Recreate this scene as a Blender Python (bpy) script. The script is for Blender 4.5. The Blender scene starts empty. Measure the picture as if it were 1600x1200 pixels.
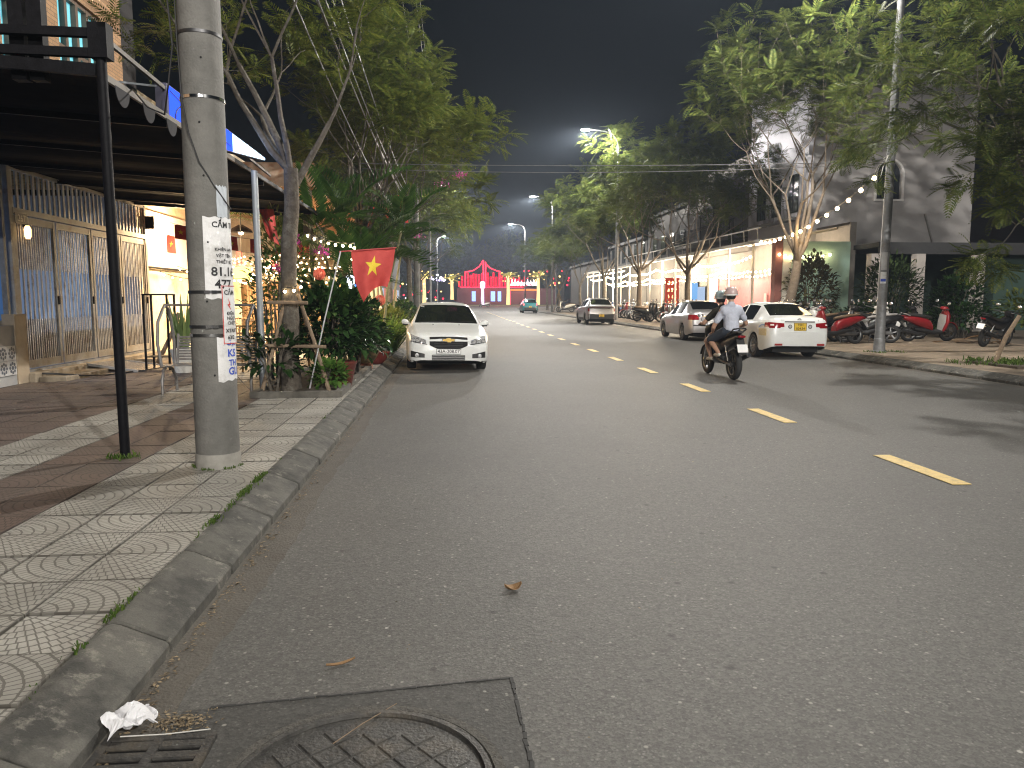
import bpy, bmesh, math, random
import numpy as np
from mathutils import Vector, Matrix
from mathutils.bvhtree import BVHTree

# ------------------------------------------------------------------ camera, world, exposure
SC = bpy.context.scene
COL = SC.collection
cam_d = bpy.data.cameras.new('camera')
cam_d.sensor_width = 36.0
cam_d.lens = 36.0 * 1180 / 1600
cam_d.clip_start = 0.05
cam_d.clip_end = 3000
cam = bpy.data.objects.new('camera', cam_d)
COL.objects.link(cam)
cam.location = (0, 0, 1.55)
cam.rotation_euler = (math.radians(90 - 6.431), 0, math.radians(-4.622))
SC.camera = cam

W = bpy.data.worlds.new('World')
SC.world = W
W.use_nodes = True
wn = W.node_tree.nodes
sky = wn.new('ShaderNodeTexSky')
sky.sky_type = 'NISHITA'
sky.sun_disc = False
sky.sun_elevation = math.radians(1.0)
sky.sun_rotation = math.radians(185)
sky.air_density = 2.0
sky.dust_density = 1.0
sky.ozone_density = 4.0
wn['Background'].inputs['Strength'].default_value = 0.008
W.node_tree.links.new(sky.outputs[0], wn['Background'].inputs['Color'])

SC.view_settings.view_transform = 'Standard'
SC.view_settings.look = 'None'
SC.view_settings.exposure = 0.0
SC.view_settings.gamma = 1.0
SC.view_settings.use_curve_mapping = False
SC.cycles.use_denoising = True
SC.cycles.filter_width = 1.15
SC.cycles.sample_clamp_indirect = 2.0
SC.cycles.max_bounces = 6
SC.cycles.diffuse_bounces = 3
SC.cycles.glossy_bounces = 3
SC.cycles.transparent_max_bounces = 6
SC.cycles.caustics_reflective = False
SC.cycles.caustics_refractive = False

LAMP = (1.0, 0.955, 0.885)      # cool-neutral street light
WARM = (1.0, 0.70, 0.38)      # restaurant bulbs

# ------------------------------------------------------------------ helpers
RNG = random.Random(7)
PI = math.pi

def tag(o, label=None, cat=None, group=None, kind=None):
    if label: o['label'] = label
    if cat: o['category'] = cat
    if group: o['group'] = group
    if kind: o['kind'] = kind
    return o

def T(name, label, cat, loc=(0, 0, 0), rz=0.0, group=None):
    o = bpy.data.objects.new(name, None)
    o.empty_display_size = 0.2
    COL.objects.link(o)
    o.location = loc
    o.rotation_euler = (0, 0, rz)
    return tag(o, label, cat, group)

def rootof(o):
    while o.parent is not None:
        o = o.parent
    return o

def copy_tree(o, parent=None, matmap=None):
    c = o.copy()
    COL.objects.link(c)
    c.parent = parent
    if matmap and c.type == 'MESH':
        for i, m in enumerate(o.data.materials):
            if m in matmap:
                c.material_slots[i].link = 'OBJECT'
                c.material_slots[i].material = matmap[m]
    for ch in list(o.children):
        copy_tree(ch, c, matmap)
    return c

def link_mesh(name, me, parent=None, loc=None, rot=None, scale=None):
    o = bpy.data.objects.new(name, me)
    COL.objects.link(o)
    if parent is not None:
        o.parent = parent
    if loc is not None:
        o.location = loc
    if rot is not None:
        o.rotation_euler = rot
    if scale is not None:
        o.scale = scale
    return o

class MB:
    """collects shapes; build() links them as one mesh object"""
    def __init__(s):
        s.v = []; s.f = []; s.uv = None
    def add(s, v, f):
        b = len(s.v)
        s.v.extend([tuple(p) for p in v])
        s.f.extend([tuple(i + b for i in q) for q in f])
        return s
    def box(s, x0, x1, y0, y1, z0, z1, bev=0.0):
        if bev > 0:
            b = bev
            pts = []
            for (z, i) in ((z0, b), (z0 + b, 0), (z1 - b, 0), (z1, b)):
                xa, xb, ya, yb = x0 + i, x1 - i, y0 + i, y1 - i
                pts += [(xa + (b - i), ya, z), (xb - (b - i), ya, z), (xb, ya + (b - i), z), (xb, yb - (b - i), z),
                        (xb - (b - i), yb, z), (xa + (b - i), yb, z), (xa, yb - (b - i), z), (xa, ya + (b - i), z)]
            f = [tuple(range(7, -1, -1)), tuple(range(24, 32))]
            for k in range(3):
                for j in range(8):
                    f.append((k * 8 + j, k * 8 + (j + 1) % 8, k * 8 + 8 + (j + 1) % 8, k * 8 + 8 + j))
            return s.add(pts, f)
        p = [(x0, y0, z0), (x1, y0, z0), (x1, y1, z0), (x0, y1, z0), (x0, y0, z1), (x1, y0, z1), (x1, y1, z1), (x0, y1, z1)]
        return s.add(p, [(3, 2, 1, 0), (4, 5, 6, 7), (0, 1, 5, 4), (1, 2, 6, 5), (2, 3, 7, 6), (3, 0, 4, 7)])
    def obox(s, a, b, w, h, up=(0, 0, 1)):
        """beam from a to b with width w and height h"""
        a = Vector(a); b = Vector(b); d = (b - a).normalized(); u = Vector(up)
        if abs(d.dot(u)) > 0.98: u = Vector((0, 1, 0))
        r = d.cross(u).normalized(); u = r.cross(d)
        p = []
        for c in (a, b):
            for (i, j) in ((-1, -1), (1, -1), (1, 1), (-1, 1)):
                p.append(c + r * (i * w / 2) + u * (j * h / 2))
        return s.add(p, [(0, 1, 2, 3), (7, 6, 5, 4), (0, 4, 5, 1), (1, 5, 6, 2), (2, 6, 7, 3), (3, 7, 4, 0)])
    def tube(s, pts, r, n=8, cap=True):
        pts = [Vector(p) for p in pts]
        rs = r if isinstance(r, (list, tuple)) else [r] * len(pts)
        P = []; prev = None
        for i, p in enumerate(pts):
            d = (pts[min(i + 1, len(pts) - 1)] - pts[max(i - 1, 0)])
            if d.length < 1e-9: d = Vector((0, 0, 1))
            d.normalize()
            if prev is None:
                u = Vector((0, 0, 1)) if abs(d.z) < 0.9 else Vector((1, 0, 0))
                u = (u - d * u.dot(d)).normalized()
            else:
                u = prev - d * prev.dot(d)
                u = u.normalized() if u.length > 1e-6 else d.orthogonal().normalized()
            prev = u; w = d.cross(u)
            for k in range(n):
                a = 2 * PI * k / n
                P.append(p + (u * math.cos(a) + w * math.sin(a)) * rs[i])
        F = []
        for i in range(len(pts) - 1):
            for k in range(n):
                F.append((i * n + k, i * n + (k + 1) % n, (i + 1) * n + (k + 1) % n, (i + 1) * n + k))
        if cap:
            F.append(tuple(range(n - 1, -1, -1)))
            F.append(tuple(range((len(pts) - 1) * n, len(pts) * n)))
        return s.add(P, F)
    def lathe(s, prof, n=24, axis='z', c=(0, 0, 0), closed=False):
        """prof: list of (radius, height)"""
        P = []; m = len(prof)
        for (r, h) in prof:
            for k in range(n):
                a = 2 * PI * k / n
                x, y = r * math.cos(a), r * math.sin(a)
                if axis == 'z': q = (x, y, h)
                elif axis == 'x': q = (h, x, y)
                else: q = (x, h, y)
                P.append((q[0] + c[0], q[1] + c[1], q[2] + c[2]))
        F = []
        for i in range(m if closed else m - 1):
            j = (i + 1) % m
            for k in range(n):
                F.append((i * n + k, i * n + (k + 1) % n, j * n + (k + 1) % n, j * n + k))
        if not closed:
            F.append(tuple(range(n - 1, -1, -1)))
            F.append(tuple(range((m - 1) * n, m * n)))
        return s.add(P, F)
    def ball(s, c, r, nu=10, nv=6):
        rx, ry, rz = r if isinstance(r, (list, tuple)) else (r, r, r)
        P = [(c[0], c[1], c[2] - rz)]
        for i in range(1, nv):
            t = -PI / 2 + PI * i / nv
            for k in range(nu):
                a = 2 * PI * k / nu
                P.append((c[0] + rx * math.cos(t) * math.cos(a), c[1] + ry * math.cos(t) * math.sin(a), c[2] + rz * math.sin(t)))
        P.append((c[0], c[1], c[2] + rz))
        F = [(0, 1 + (k + 1) % nu, 1 + k) for k in range(nu)]
        for i in range(nv - 2):
            for k in range(nu):
                a = 1 + i * nu
                F.append((a + k, a + (k + 1) % nu, a + nu + (k + 1) % nu, a + nu + k))
        a = 1 + (nv - 2) * nu
        F += [(a + k, a + (k + 1) % nu, len(P) - 1) for k in range(nu)]
        return s.add(P, F)
    def prism(s, poly, a, b, axis='x'):
        """poly: 2-D outline, extruded from a to b along axis; axis x: (y,z), y: (x,z), z: (x,y)"""
        def q(p, t):
            return (t, p[0], p[1]) if axis == 'x' else ((p[0], t, p[1]) if axis == 'y' else (p[0], p[1], t))
        n = len(poly)
        P = [q(p, a) for p in poly] + [q(p, b) for p in poly]
        F = [tuple(range(n)), tuple(range(2 * n - 1, n - 1, -1))] + [(k, n + k, n + (k + 1) % n, (k + 1) % n) for k in range(n)]
        return s.add(P, F)
    def ring(s, secs, n=16, cap=True):
        """loft of superellipse sections: (centre, half_a_vec, half_b_vec, power)"""
        P = []
        for (c, A, B, pw) in secs:
            c = Vector(c); A = Vector(A); B = Vector(B)
            for k in range(n):
                a = 2 * PI * k / n
                ca, sa = math.cos(a), math.sin(a)
                e = 2.0 / pw
                P.append(c + A * (math.copysign(abs(ca) ** e, ca)) + B * (math.copysign(abs(sa) ** e, sa)))
        F = []
        for i in range(len(secs) - 1):
            for k in range(n):
                F.append((i * n + k, i * n + (k + 1) % n, (i + 1) * n + (k + 1) % n, (i + 1) * n + k))
        if cap:
            F.append(tuple(range(n - 1, -1, -1)))
            F.append(tuple(range((len(secs) - 1) * n, len(secs) * n)))
        return s.add(P, F)
    def grid(s, fn, nu, nv):
        """fn(u,v) -> point, u and v in 0..1"""
        P = [fn(i / nu, j / nv) for j in range(nv + 1) for i in range(nu + 1)]
        F = [(j * (nu + 1) + i, j * (nu + 1) + i + 1, (j + 1) * (nu + 1) + i + 1, (j + 1) * (nu + 1) + i) for j in range(nv) for i in range(nu)]
        return s.add(P, F)
    def mesh(s, name, mat, smooth=None, off=(0, 0, 0)):
        me = bpy.data.meshes.new(name)
        if off[0] or off[1] or off[2]:
            vv = [(p[0] - off[0], p[1] - off[1], p[2] - off[2]) for p in s.v]
        else:
            vv = s.v
        me.from_pydata(vv, [], s.f)
        if mat is not None:
            me.materials.append(mat)
        if smooth is not None:
            fix_normals(me)
            me.shade_smooth()
            me.set_sharp_from_angle(angle=math.radians(smooth))
        return me
    def build(s, name, mat, parent=None, smooth=None, world=True):
        off = rootof(parent).location if (parent is not None and world) else (0, 0, 0)
        o = link_mesh(name, s.mesh(name, mat, smooth, off), parent)
        return o

def fix_normals(me):
    bm = bmesh.new(); bm.from_mesh(me)
    bmesh.ops.recalc_face_normals(bm, faces=bm.faces)
    bm.to_mesh(me); bm.free()

def np_mesh(name, V, F, mat):
    """fast mesh from arrays V (n,3) and quads F (m,4)"""
    me = bpy.data.meshes.new(name)
    V = np.ascontiguousarray(V, dtype=np.float32); F = np.ascontiguousarray(F, dtype=np.int32)
    k = F.shape[1]
    me.vertices.add(len(V)); me.vertices.foreach_set('co', V.ravel())
    me.loops.add(F.size); me.loops.foreach_set('vertex_index', F.ravel())
    me.polygons.add(len(F))
    me.polygons.foreach_set('loop_start', np.arange(0, F.size, k, dtype=np.int32))
    me.update(calc_edges=True)
    me.validate()
    if mat is not None:
        me.materials.append(mat)
    return me

def rects(mb, quads, z):
    for (x0, x1, y0, y1) in quads:
        mb.add([(x0, y0, z), (x1, y0, z), (x1, y1, z), (x0, y1, z)], [(0, 1, 2, 3)])
    return mb

def text_mesh(txt, size, align='CENTER', bold=0.0):
    cu = bpy.data.curves.new('lettering', 'FONT')
    cu.body = txt; cu.size = size; cu.align_x = align; cu.align_y = 'CENTER'
    cu.offset = bold; cu.resolution_u = 3
    o = bpy.data.objects.new('lettering', cu)
    COL.objects.link(o)
    dg = bpy.context.evaluated_depsgraph_get()
    me = o.evaluated_get(dg).to_mesh()
    V = [tuple(v.co) for v in me.vertices]; F = [tuple(p.vertices) for p in me.polygons]
    o.evaluated_get(dg).to_mesh_clear()
    bpy.data.objects.remove(o); bpy.data.curves.remove(cu)
    return V, F

# ------------------------------------------------------------------ materials
MATS = {}
def nodes_of(m):
    m.use_nodes = True
    return m.node_tree.nodes, m.node_tree.links

def M(name, c, c2=None, rough=0.6, metal=0.0, ns=6.0, bump=0.0, bs=30.0, spec=0.5, emit=None, es=0.0,
      coat=0.0, stain=None, ss=0.8, samp=None, island=0.0, world=True, trans=0.0):
    """procedural surface: two-tone noise, optional stain noise, bump, emission"""
    if name in MATS: return MATS[name]
    m = bpy.data.materials.new(name); MATS[name] = m
    N, L = nodes_of(m)
    b = N['Principled BSDF']
    b.inputs['Roughness'].default_value = rough
    b.inputs['Metallic'].default_value = metal
    b.inputs['Specular IOR Level'].default_value = spec
    b.inputs['Coat Weight'].default_value = coat
    if trans: b.inputs['Transmission Weight'].default_value = trans
    if emit is not None:
        b.inputs['Emission Color'].default_value = (*emit, 1)
        b.inputs['Emission Strength'].default_value = es
        m.cycles.emission_sampling = samp or 'NONE'
    tc = N.new('ShaderNodeNewGeometry') if world else N.new('ShaderNodeTexCoord')
    vec = tc.outputs['Position'] if world else tc.outputs['Object']
    if c2 is None: c2 = tuple(min(1, x * 1.25) for x in c)
    nz = N.new('ShaderNodeTexNoise'); nz.inputs['Scale'].default_value = ns; nz.inputs['Detail'].default_value = 5
    nz.inputs['Roughness'].default_value = 0.65
    L.new(vec, nz.inputs['Vector'])
    rp = N.new('ShaderNodeMapRange'); rp.inputs['From Min'].default_value = 0.3; rp.inputs['From Max'].default_value = 0.7
    L.new(nz.outputs['Fac'], rp.inputs['Value'])
    mx = N.new('ShaderNodeMix'); mx.data_type = 'RGBA'
    mx.inputs[6].default_value = (*c, 1); mx.inputs[7].default_value = (*c2, 1)
    L.new(rp.outputs[0], mx.inputs[0])
    col = mx.outputs[2]
    if stain is not None:
        n2 = N.new('ShaderNodeTexNoise'); n2.inputs['Scale'].default_value = ss; n2.inputs['Detail'].default_value = 7
        n2.inputs['Roughness'].default_value = 0.7
        L.new(vec, n2.inputs['Vector'])
        r2 = N.new('ShaderNodeMapRange'); r2.inputs['From Min'].default_value = 0.5; r2.inputs['From Max'].default_value = 0.72
        L.new(n2.outputs['Fac'], r2.inputs['Value'])
        m2 = N.new('ShaderNodeMix'); m2.data_type = 'RGBA'
        L.new(r2.outputs[0], m2.inputs[0]); L.new(col, m2.inputs[6]); m2.inputs[7].default_value = (*stain, 1)
        col = m2.outputs[2]
    if island:
        g = tc if world else N.new('ShaderNodeNewGeometry')
        oi = N.new('ShaderNodeObjectInfo')
        ad = N.new('ShaderNodeMath'); ad.operation = 'ADD'
        L.new(g.outputs['Random Per Island'], ad.inputs[0]); L.new(oi.outputs['Random'], ad.inputs[1])
        fr = N.new('ShaderNodeMath'); fr.operation = 'FRACT'; L.new(ad.outputs[0], fr.inputs[0])
        mr = N.new('ShaderNodeMapRange'); mr.inputs['To Min'].default_value = 1 - island; mr.inputs['To Max'].default_value = 1 + island
        L.new(fr.outputs[0], mr.inputs['Value'])
        vm = N.new('ShaderNodeVectorMath'); vm.operation = 'SCALE'
        L.new(col, vm.inputs[0]); L.new(mr.outputs[0], vm.inputs['Scale'])
        col = vm.outputs[0]
    L.new(col, b.inputs['Base Color'])
    if bump:
        bn = N.new('ShaderNodeTexNoise'); bn.inputs['Scale'].default_value = bs; bn.inputs['Detail'].default_value = 4
        L.new(vec, bn.inputs['Vector'])
        bp = N.new('ShaderNodeBump'); bp.inputs['Strength'].default_value = bump; bp.inputs['Distance'].default_value = 0.02
        L.new(bn.outputs['Fac'], bp.inputs['Height']); L.new(bp.outputs[0], b.inputs['Normal'])
    return m

def LEAF(name, c, c2, tr=0.35, rough=0.6):
    """leaf: per-leaf tint, gloss and light coming through"""
    if name in MATS: return MATS[name]
    m = bpy.data.materials.new(name); MATS[name] = m
    N, L = nodes_of(m)
    b = N['Principled BSDF']; b.inputs['Roughness'].default_value = rough
    b.inputs['Specular IOR Level'].default_value = 0.15
    g = N.new('ShaderNodeNewGeometry')
    mx = N.new('ShaderNodeMix'); mx.data_type = 'RGBA'
    mx.inputs[6].default_value = (*c, 1); mx.inputs[7].default_value = (*c2, 1)
    L.new(g.outputs['Random Per Island'], mx.inputs[0])
    L.new(mx.outputs[2], b.inputs['Base Color'])
    t = N.new('ShaderNodeBsdfTranslucent'); L.new(mx.outputs[2], t.inputs['Color'])
    s = N.new('ShaderNodeMixShader'); s.inputs[0].default_value = tr
    L.new(b.outputs[0], s.inputs[1]); L.new(t.outputs[0], s.inputs[2])
    L.new(s.outputs[0], N['Material Output'].inputs['Surface'])
    return m

def GLOW(name, c, s, samp='NONE'):
    """something that gives off light"""
    if name in MATS: return MATS[name]
    m = bpy.data.materials.new(name); MATS[name] = m
    N, L = nodes_of(m)
    e = N.new('ShaderNodeEmission'); e.inputs[0].default_value = (*c, 1); e.inputs[1].default_value = s
    L.new(e.outputs[0], N['Material Output'].inputs['Surface'])
    m.cycles.emission_sampling = samp
    return m

class NX:
    """tiny node-expression helper"""
    def __init__(s, m):
        s.m = m; s.N, s.L = nodes_of(m)
    def op(s, o, a, b=None, c=None):
        n = s.N.new('ShaderNodeMath'); n.operation = o
        for i, x in enumerate((a, b, c)):
            if x is None: continue
            if isinstance(x, (int, float)): n.inputs[i].default_value = x
            else: s.L.new(x, n.inputs[i])
        return n.outputs[0]
    def noise(s, vec, sc, det=4, ro=0.6):
        n = s.N.new('ShaderNodeTexNoise'); n.inputs['Scale'].default_value = sc; n.inputs['Detail'].default_value = det
        n.inputs['Roughness'].default_value = ro
        s.L.new(vec, n.inputs['Vector']); return n.outputs['Fac']
    def ramp(s, v, a, b, lo=0.0, hi=1.0):
        n = s.N.new('ShaderNodeMapRange'); s.L.new(v, n.inputs['Value'])
        n.inputs['From Min'].default_value = a; n.inputs['From Max'].default_value = b
        n.inputs['To Min'].default_value = lo; n.inputs['To Max'].default_value = hi
        return n.outputs[0]
    def mix(s, f, a, b):
        n = s.N.new('ShaderNodeMix'); n.data_type = 'RGBA'
        for i, x in ((0, f), (6, a), (7, b)):
            if isinstance(x, tuple): n.inputs[i].default_value = (*x, 1)
            elif isinstance(x, (int, float)): n.inputs[i].default_value = x
            else: s.L.new(x, n.inputs[i])
        return n.outputs[2]
    def bump(s, h, st, dist=0.01):
        n = s.N.new('ShaderNodeBump'); n.inputs['Strength'].default_value = st; n.inputs['Distance'].default_value = dist
        s.L.new(h, n.inputs['Height']); s.L.new(n.outputs[0], s.N['Principled BSDF'].inputs['Normal'])
    def pos(s):
        return s.N.new('ShaderNodeNewGeometry').outputs['Position']
    def set(s, k, v):
        i = s.N['Principled BSDF'].inputs[k]
        if isinstance(v, (int, float)): i.default_value = v
        else: s.L.new(v, i)

def asphalt(name, base):
    """aggregate set in bitumen: every stone its own tone, a few pale chips, faint wheel-track tone"""
    m = bpy.data.materials.new(name); x = NX(m); p = x.pos()
    def cells(sc):
        v = x.N.new('ShaderNodeTexVoronoi'); v.inputs['Scale'].default_value = sc; x.L.new(p, v.inputs['Vector'])
        c = x.N.new('ShaderNodeSeparateColor'); x.L.new(v.outputs['Color'], c.inputs[0])
        return v.outputs['Distance'], c.outputs
    big = x.noise(p, 0.30, 4, 0.55)
    col = x.mix(x.ramp(big, 0.3, 0.7), tuple(v * 0.84 for v in base), tuple(v * 1.10 for v in base))
    col = x.mix(x.ramp(x.noise(p, 1.3, 6, 0.7), 0.56, 0.78, 0, 0.45), col, tuple(v * 0.55 for v in base))
    d1, c1 = cells(62); d2, c2 = cells(125); d3, c3 = cells(24); d4, c4 = cells(4.3)
    col = x.mix(x.ramp(c1[0], 0.0, 1.0, 0.0, 0.62), col, tuple(v * 0.45 for v in base))
    col = x.mix(x.op('MULTIPLY', x.op('GREATER_THAN', c1[1], 0.72), x.ramp(d1, 0.42, 0.22, 0, 0.34)), col, tuple(v * 2.1 for v in base))
    col = x.mix(x.ramp(c2[0], 0.35, 1.0, 0.0, 0.45), col, tuple(v * 0.30 for v in base))
    col = x.mix(x.op('MULTIPLY', x.op('GREATER_THAN', c3[0], 0.86), x.ramp(d3, 0.24, 0.14, 0, 0.75)), col, (0.30, 0.29, 0.26))
    col = x.mix(x.op('MULTIPLY', x.op('GREATER_THAN', c4[1], 0.86), x.ramp(d4, 0.05, 0.03, 0, 0.8)), col, (0.42, 0.41, 0.37))
    col = x.mix(x.op('MULTIPLY', x.op('GREATER_THAN', c4[2], 0.90), x.ramp(d4, 0.11, 0.05, 0, 0.7)), col, tuple(v * 0.25 for v in base))
    x.L.new(col, x.N['Principled BSDF'].inputs['Base Color'])
    x.set('Roughness', 0.72); x.set('Specular IOR Level', 0.3)
    x.bump(x.op('ADD', d1, x.op('MULTIPLY', d2, 0.5)), 0.25, 0.004)
    MATS[name] = m
    return m

def paver(name, base, alt, groove):
    """cement tile pressed with a fan of small setts; UV 0..1 over the tile, the fan springs from the corner"""
    m = bpy.data.materials.new(name); x = NX(m)
    uv = x.N.new('ShaderNodeUVMap').outputs[0]; p = x.pos()
    s = x.N.new('ShaderNodeSeparateXYZ'); x.L.new(uv, s.inputs[0])
    wob = x.op('MULTIPLY', x.op('SUBTRACT', x.noise(uv, 9, 2), 0.5), 0.05)
    r = x.op('ADD', x.op('SQRT', x.op('ADD', x.op('POWER', s.outputs[0], 2), x.op('POWER', s.outputs[1], 2))), wob)
    th = x.op('ARCTAN2', s.outputs[1], s.outputs[0])
    rk = x.op('MULTIPLY', r, 6.5)
    k = x.op('FLOOR', rk); fr = x.op('FRACT', rk)
    ring = x.op('LESS_THAN', x.op('MINIMUM', fr, x.op('SUBTRACT', 1.0, fr)), 0.085)
    nseg = x.op('ADD', x.op('MULTIPLY', k, 1.6), 1.5)
    ta = x.op('ADD', x.op('MULTIPLY', th, nseg), x.op('MULTIPLY', k, 0.37))
    ft = x.op('FRACT', ta)
    wd = x.op('DIVIDE', nseg, x.op('MAXIMUM', rk, 0.3))
    rad = x.op('LESS_THAN', x.op('MINIMUM', ft, x.op('SUBTRACT', 1.0, ft)), x.op('MULTIPLY', wd, 0.055))
    line = x.op('MAXIMUM', ring, rad)
    oi = x.N.new('ShaderNodeObjectInfo').outputs['Random']
    ri = x.N.new('ShaderNodeNewGeometry').outputs['Random Per Island']
    tone = x.op('FRACT', x.op('ADD', oi, ri))
    col = x.mix(tone, base, alt)
    dirt = x.ramp(x.noise(p, 1.1, 7, 0.7), 0.42, 0.72)
    col = x.mix(x.op('MULTIPLY', dirt, 0.65), col, (0.085, 0.072, 0.055))
    fine = x.noise(p, 60, 3)
    col = x.mix(x.ramp(fine, 0.4, 0.75, 0, 0.35), col, tuple(v * 0.5 for v in base))
    edge = x.op('MINIMUM', x.op('MINIMUM', s.outputs[0], x.op('SUBTRACT', 1.0, s.outputs[0])), x.op('MINIMUM', s.outputs[1], x.op('SUBTRACT', 1.0, s.outputs[1])))
    col = x.mix(x.op('MULTIPLY', line, 0.70), col, groove)
    col = x.mix(x.ramp(edge, 0.040, 0.022, 0, 0.65), col, groove)
    x.L.new(col, x.N['Principled BSDF'].inputs['Base Color'])
    x.set('Roughness', 0.7)
    x.bump(x.op('ADD', x.op('MULTIPLY', line, -1.0), x.op('MULTIPLY', fine, 0.25)), 0.6, 0.006)
    MATS[name] = m
    return m

ASPH = asphalt('asphalt', (0.142, 0.138, 0.128))
ASPH_DARK = asphalt('asphalt_patch', (0.090, 0.088, 0.082))
PAVE_GREY = paver('paver_grey', (0.42, 0.405, 0.36), (0.31, 0.30, 0.265), (0.045, 0.038, 0.03))
PAVE_RED = paver('paver_red', (0.155, 0.108, 0.086), (0.118, 0.09, 0.075), (0.04, 0.03, 0.025))
PAVE_TAN = paver('paver_tan', (0.30, 0.235, 0.17), (0.23, 0.18, 0.135), (0.06, 0.045, 0.03))
def kerb_mat():
    m = bpy.data.materials.new('kerb_concrete'); x = NX(m); p = x.pos()
    oi = x.N.new('ShaderNodeObjectInfo').outputs['Random']
    col = x.mix(oi, (0.085, 0.082, 0.071), (0.125, 0.12, 0.104))
    col = x.mix(x.ramp(x.noise(p, 3.2, 8, 0.72), 0.42, 0.60, 0, 0.9), col, (0.028, 0.028, 0.025))
    col = x.mix(x.ramp(x.noise(p, 7.5, 8, 0.75), 0.55, 0.66, 0, 0.85), col, (0.25, 0.235, 0.20))
    fine = x.noise(p, 130, 3, 0.75)
    col = x.mix(x.ramp(fine, 0.4, 0.7, 0, 0.5), col, (0.05, 0.048, 0.043))
    x.L.new(col, x.N['Principled BSDF'].inputs['Base Color']); x.set('Roughness', 0.85)
    x.bump(x.op('ADD', fine, x.op('MULTIPLY', x.noise(p, 18, 6, 0.7), 1.6)), 0.55, 0.008)
    return m
KERB = kerb_mat()
GUTTER = M('gutter_concrete', (0.080, 0.072, 0.060), (0.12, 0.109, 0.093), rough=0.9, ns=5, bump=0.4, bs=60, stain=(0.06, 0.05, 0.038), ss=2.5)
CONC = M('pole_concrete', (0.10, 0.098, 0.09), (0.165, 0.16, 0.147), rough=0.8, ns=4, bump=0.25, bs=50, stain=(0.10, 0.097, 0.09), ss=3)
DIRT = M('dry_earth', (0.05, 0.04, 0.028), (0.09, 0.07, 0.05), rough=0.95, ns=9, bump=0.8, bs=25)
YELLOW = M('yellow_paint', (0.62, 0.44, 0.13), (0.72, 0.53, 0.18), rough=0.6, ns=8, stain=(0.30, 0.23, 0.10), ss=9, bump=0.2, bs=90)
WHITEP = M('white_paint', (0.55, 0.54, 0.50), (0.65, 0.64, 0.6), rough=0.6, ns=8, stain=(0.25, 0.24, 0.22), ss=4)
BLACKM = M('black_paint', (0.0035, 0.0035, 0.0045), (0.008, 0.008, 0.010), rough=0.55, ns=14, bump=0.1, bs=60, spec=.10)
STEEL = M('galvanised_steel', (0.17, 0.175, 0.18), (0.25, 0.255, 0.26), rough=0.6, metal=0.35, ns=9, stain=(0.12, 0.11, 0.10), ss=3)
CHROME = M('chrome', (0.7, 0.7, 0.7), rough=0.12, metal=1.0)
WOODP = M('stake_wood', (0.16, 0.115, 0.075), (0.25, 0.185, 0.125), rough=0.85, ns=12, bump=0.4, bs=40)
BARK = M('bark', (0.055, 0.045, 0.034), (0.115, 0.098, 0.078), rough=0.9, ns=11, bump=0.9, bs=26, stain=(0.17, 0.16, 0.135), ss=7)
BARKP = M('bark_pale', (0.13, 0.105, 0.078), (0.22, 0.18, 0.14), rough=0.9, ns=9, bump=0.8, bs=26)
TYRE = M('tyre_rubber', (0.012, 0.012, 0.012), (0.022, 0.022, 0.022), rough=0.8, ns=20)
RUBBER = M('black_plastic', (0.014, 0.014, 0.015), (0.024, 0.024, 0.025), rough=0.5, ns=18)
GLASSD = M('tinted_glass', (0.006, 0.007, 0.008), (0.01, 0.011, 0.012), rough=0.06, spec=0.6)
LENS = M('lamp_lens', (0.75, 0.76, 0.77), (0.16, 0.165, 0.17), rough=0.15, metal=0.3, ns=24, world=False)
REDLENS = M('red_lens', (0.28, 0.008, 0.012), (0.18, 0.004, 0.008), rough=0.12, ns=20, coat=0.4)
CLEARLENS = M('clear_lens', (0.75, 0.72, 0.70), rough=0.15)
PLATEW = M('plate_white', (0.75, 0.75, 0.74), rough=0.4)
PLATEY = M('plate_yellow', (0.70, 0.46, 0.03), (0.74, 0.5, 0.05), rough=0.4)
INK = M('black_ink', (0.012, 0.012, 0.014), rough=0.6)
INKB = M('blue_ink', (0.03, 0.07, 0.42), rough=0.6)
PAPER = M('paper', (0.62, 0.62, 0.62), (0.72, 0.72, 0.72), rough=0.8, ns=10, stain=(0.42, 0.41, 0.39), ss=7, bump=0.2, bs=30)
SKIN = M('skin', (0.42, 0.24, 0.165), (0.48, 0.29, 0.20), rough=0.55, ns=10, world=False)
# ------------------------------------------------------------------ ground, road, kerbs, pavements
def sheet(name, mat, x0, x1, y0, y1, z, kind='structure', nx=1, ny=1, parent=None):
    mb = MB()
    mb.grid(lambda u, v: (x0 + (x1 - x0) * u, y0 + (y1 - y0) * v, z), nx, ny)
    o = mb.build(name, mat, parent)
    if parent is None: tag(o, kind=kind)
    return o

sheet('ground', M('ground_earth', (0.03, 0.026, 0.02), (0.05, 0.045, 0.035), rough=0.95, ns=0.8), -600, 600, -60, 900, -0.02)
sheet('road', ASPH, -1.12, 10.05, -40, 118, 0.0, nx=4, ny=20)
sheet('cross_street', ASPH, -90, 100, 118, 164, 0.001)

# painted centre dashes (each its own marking), stop line blocks at the far junction
dash = MB().box(-0.085, 0.085, -0.6, 0.6, 0.0, 0.004)
dm = dash.mesh('lane_marking', YELLOW)
marks = T('lane_marking', None, None); marks['kind'] = 'structure'
for i in range(0, 29):
    y = 6.47 + 3.2 * (i - 2)
    link_mesh('dash', dm, marks, (4.255 + RNG.uniform(-.01, .01), y, 0.004))
sm = MB().box(-0.35, 0.35, -0.2, 0.2, 0.0, 0.004).mesh('crossing_block', WHITEP)
for i in range(9):
    link_mesh('crossing_block', sm, marks, (-0.6 + 1.25 * i, 95.2, 0.004))

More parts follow.
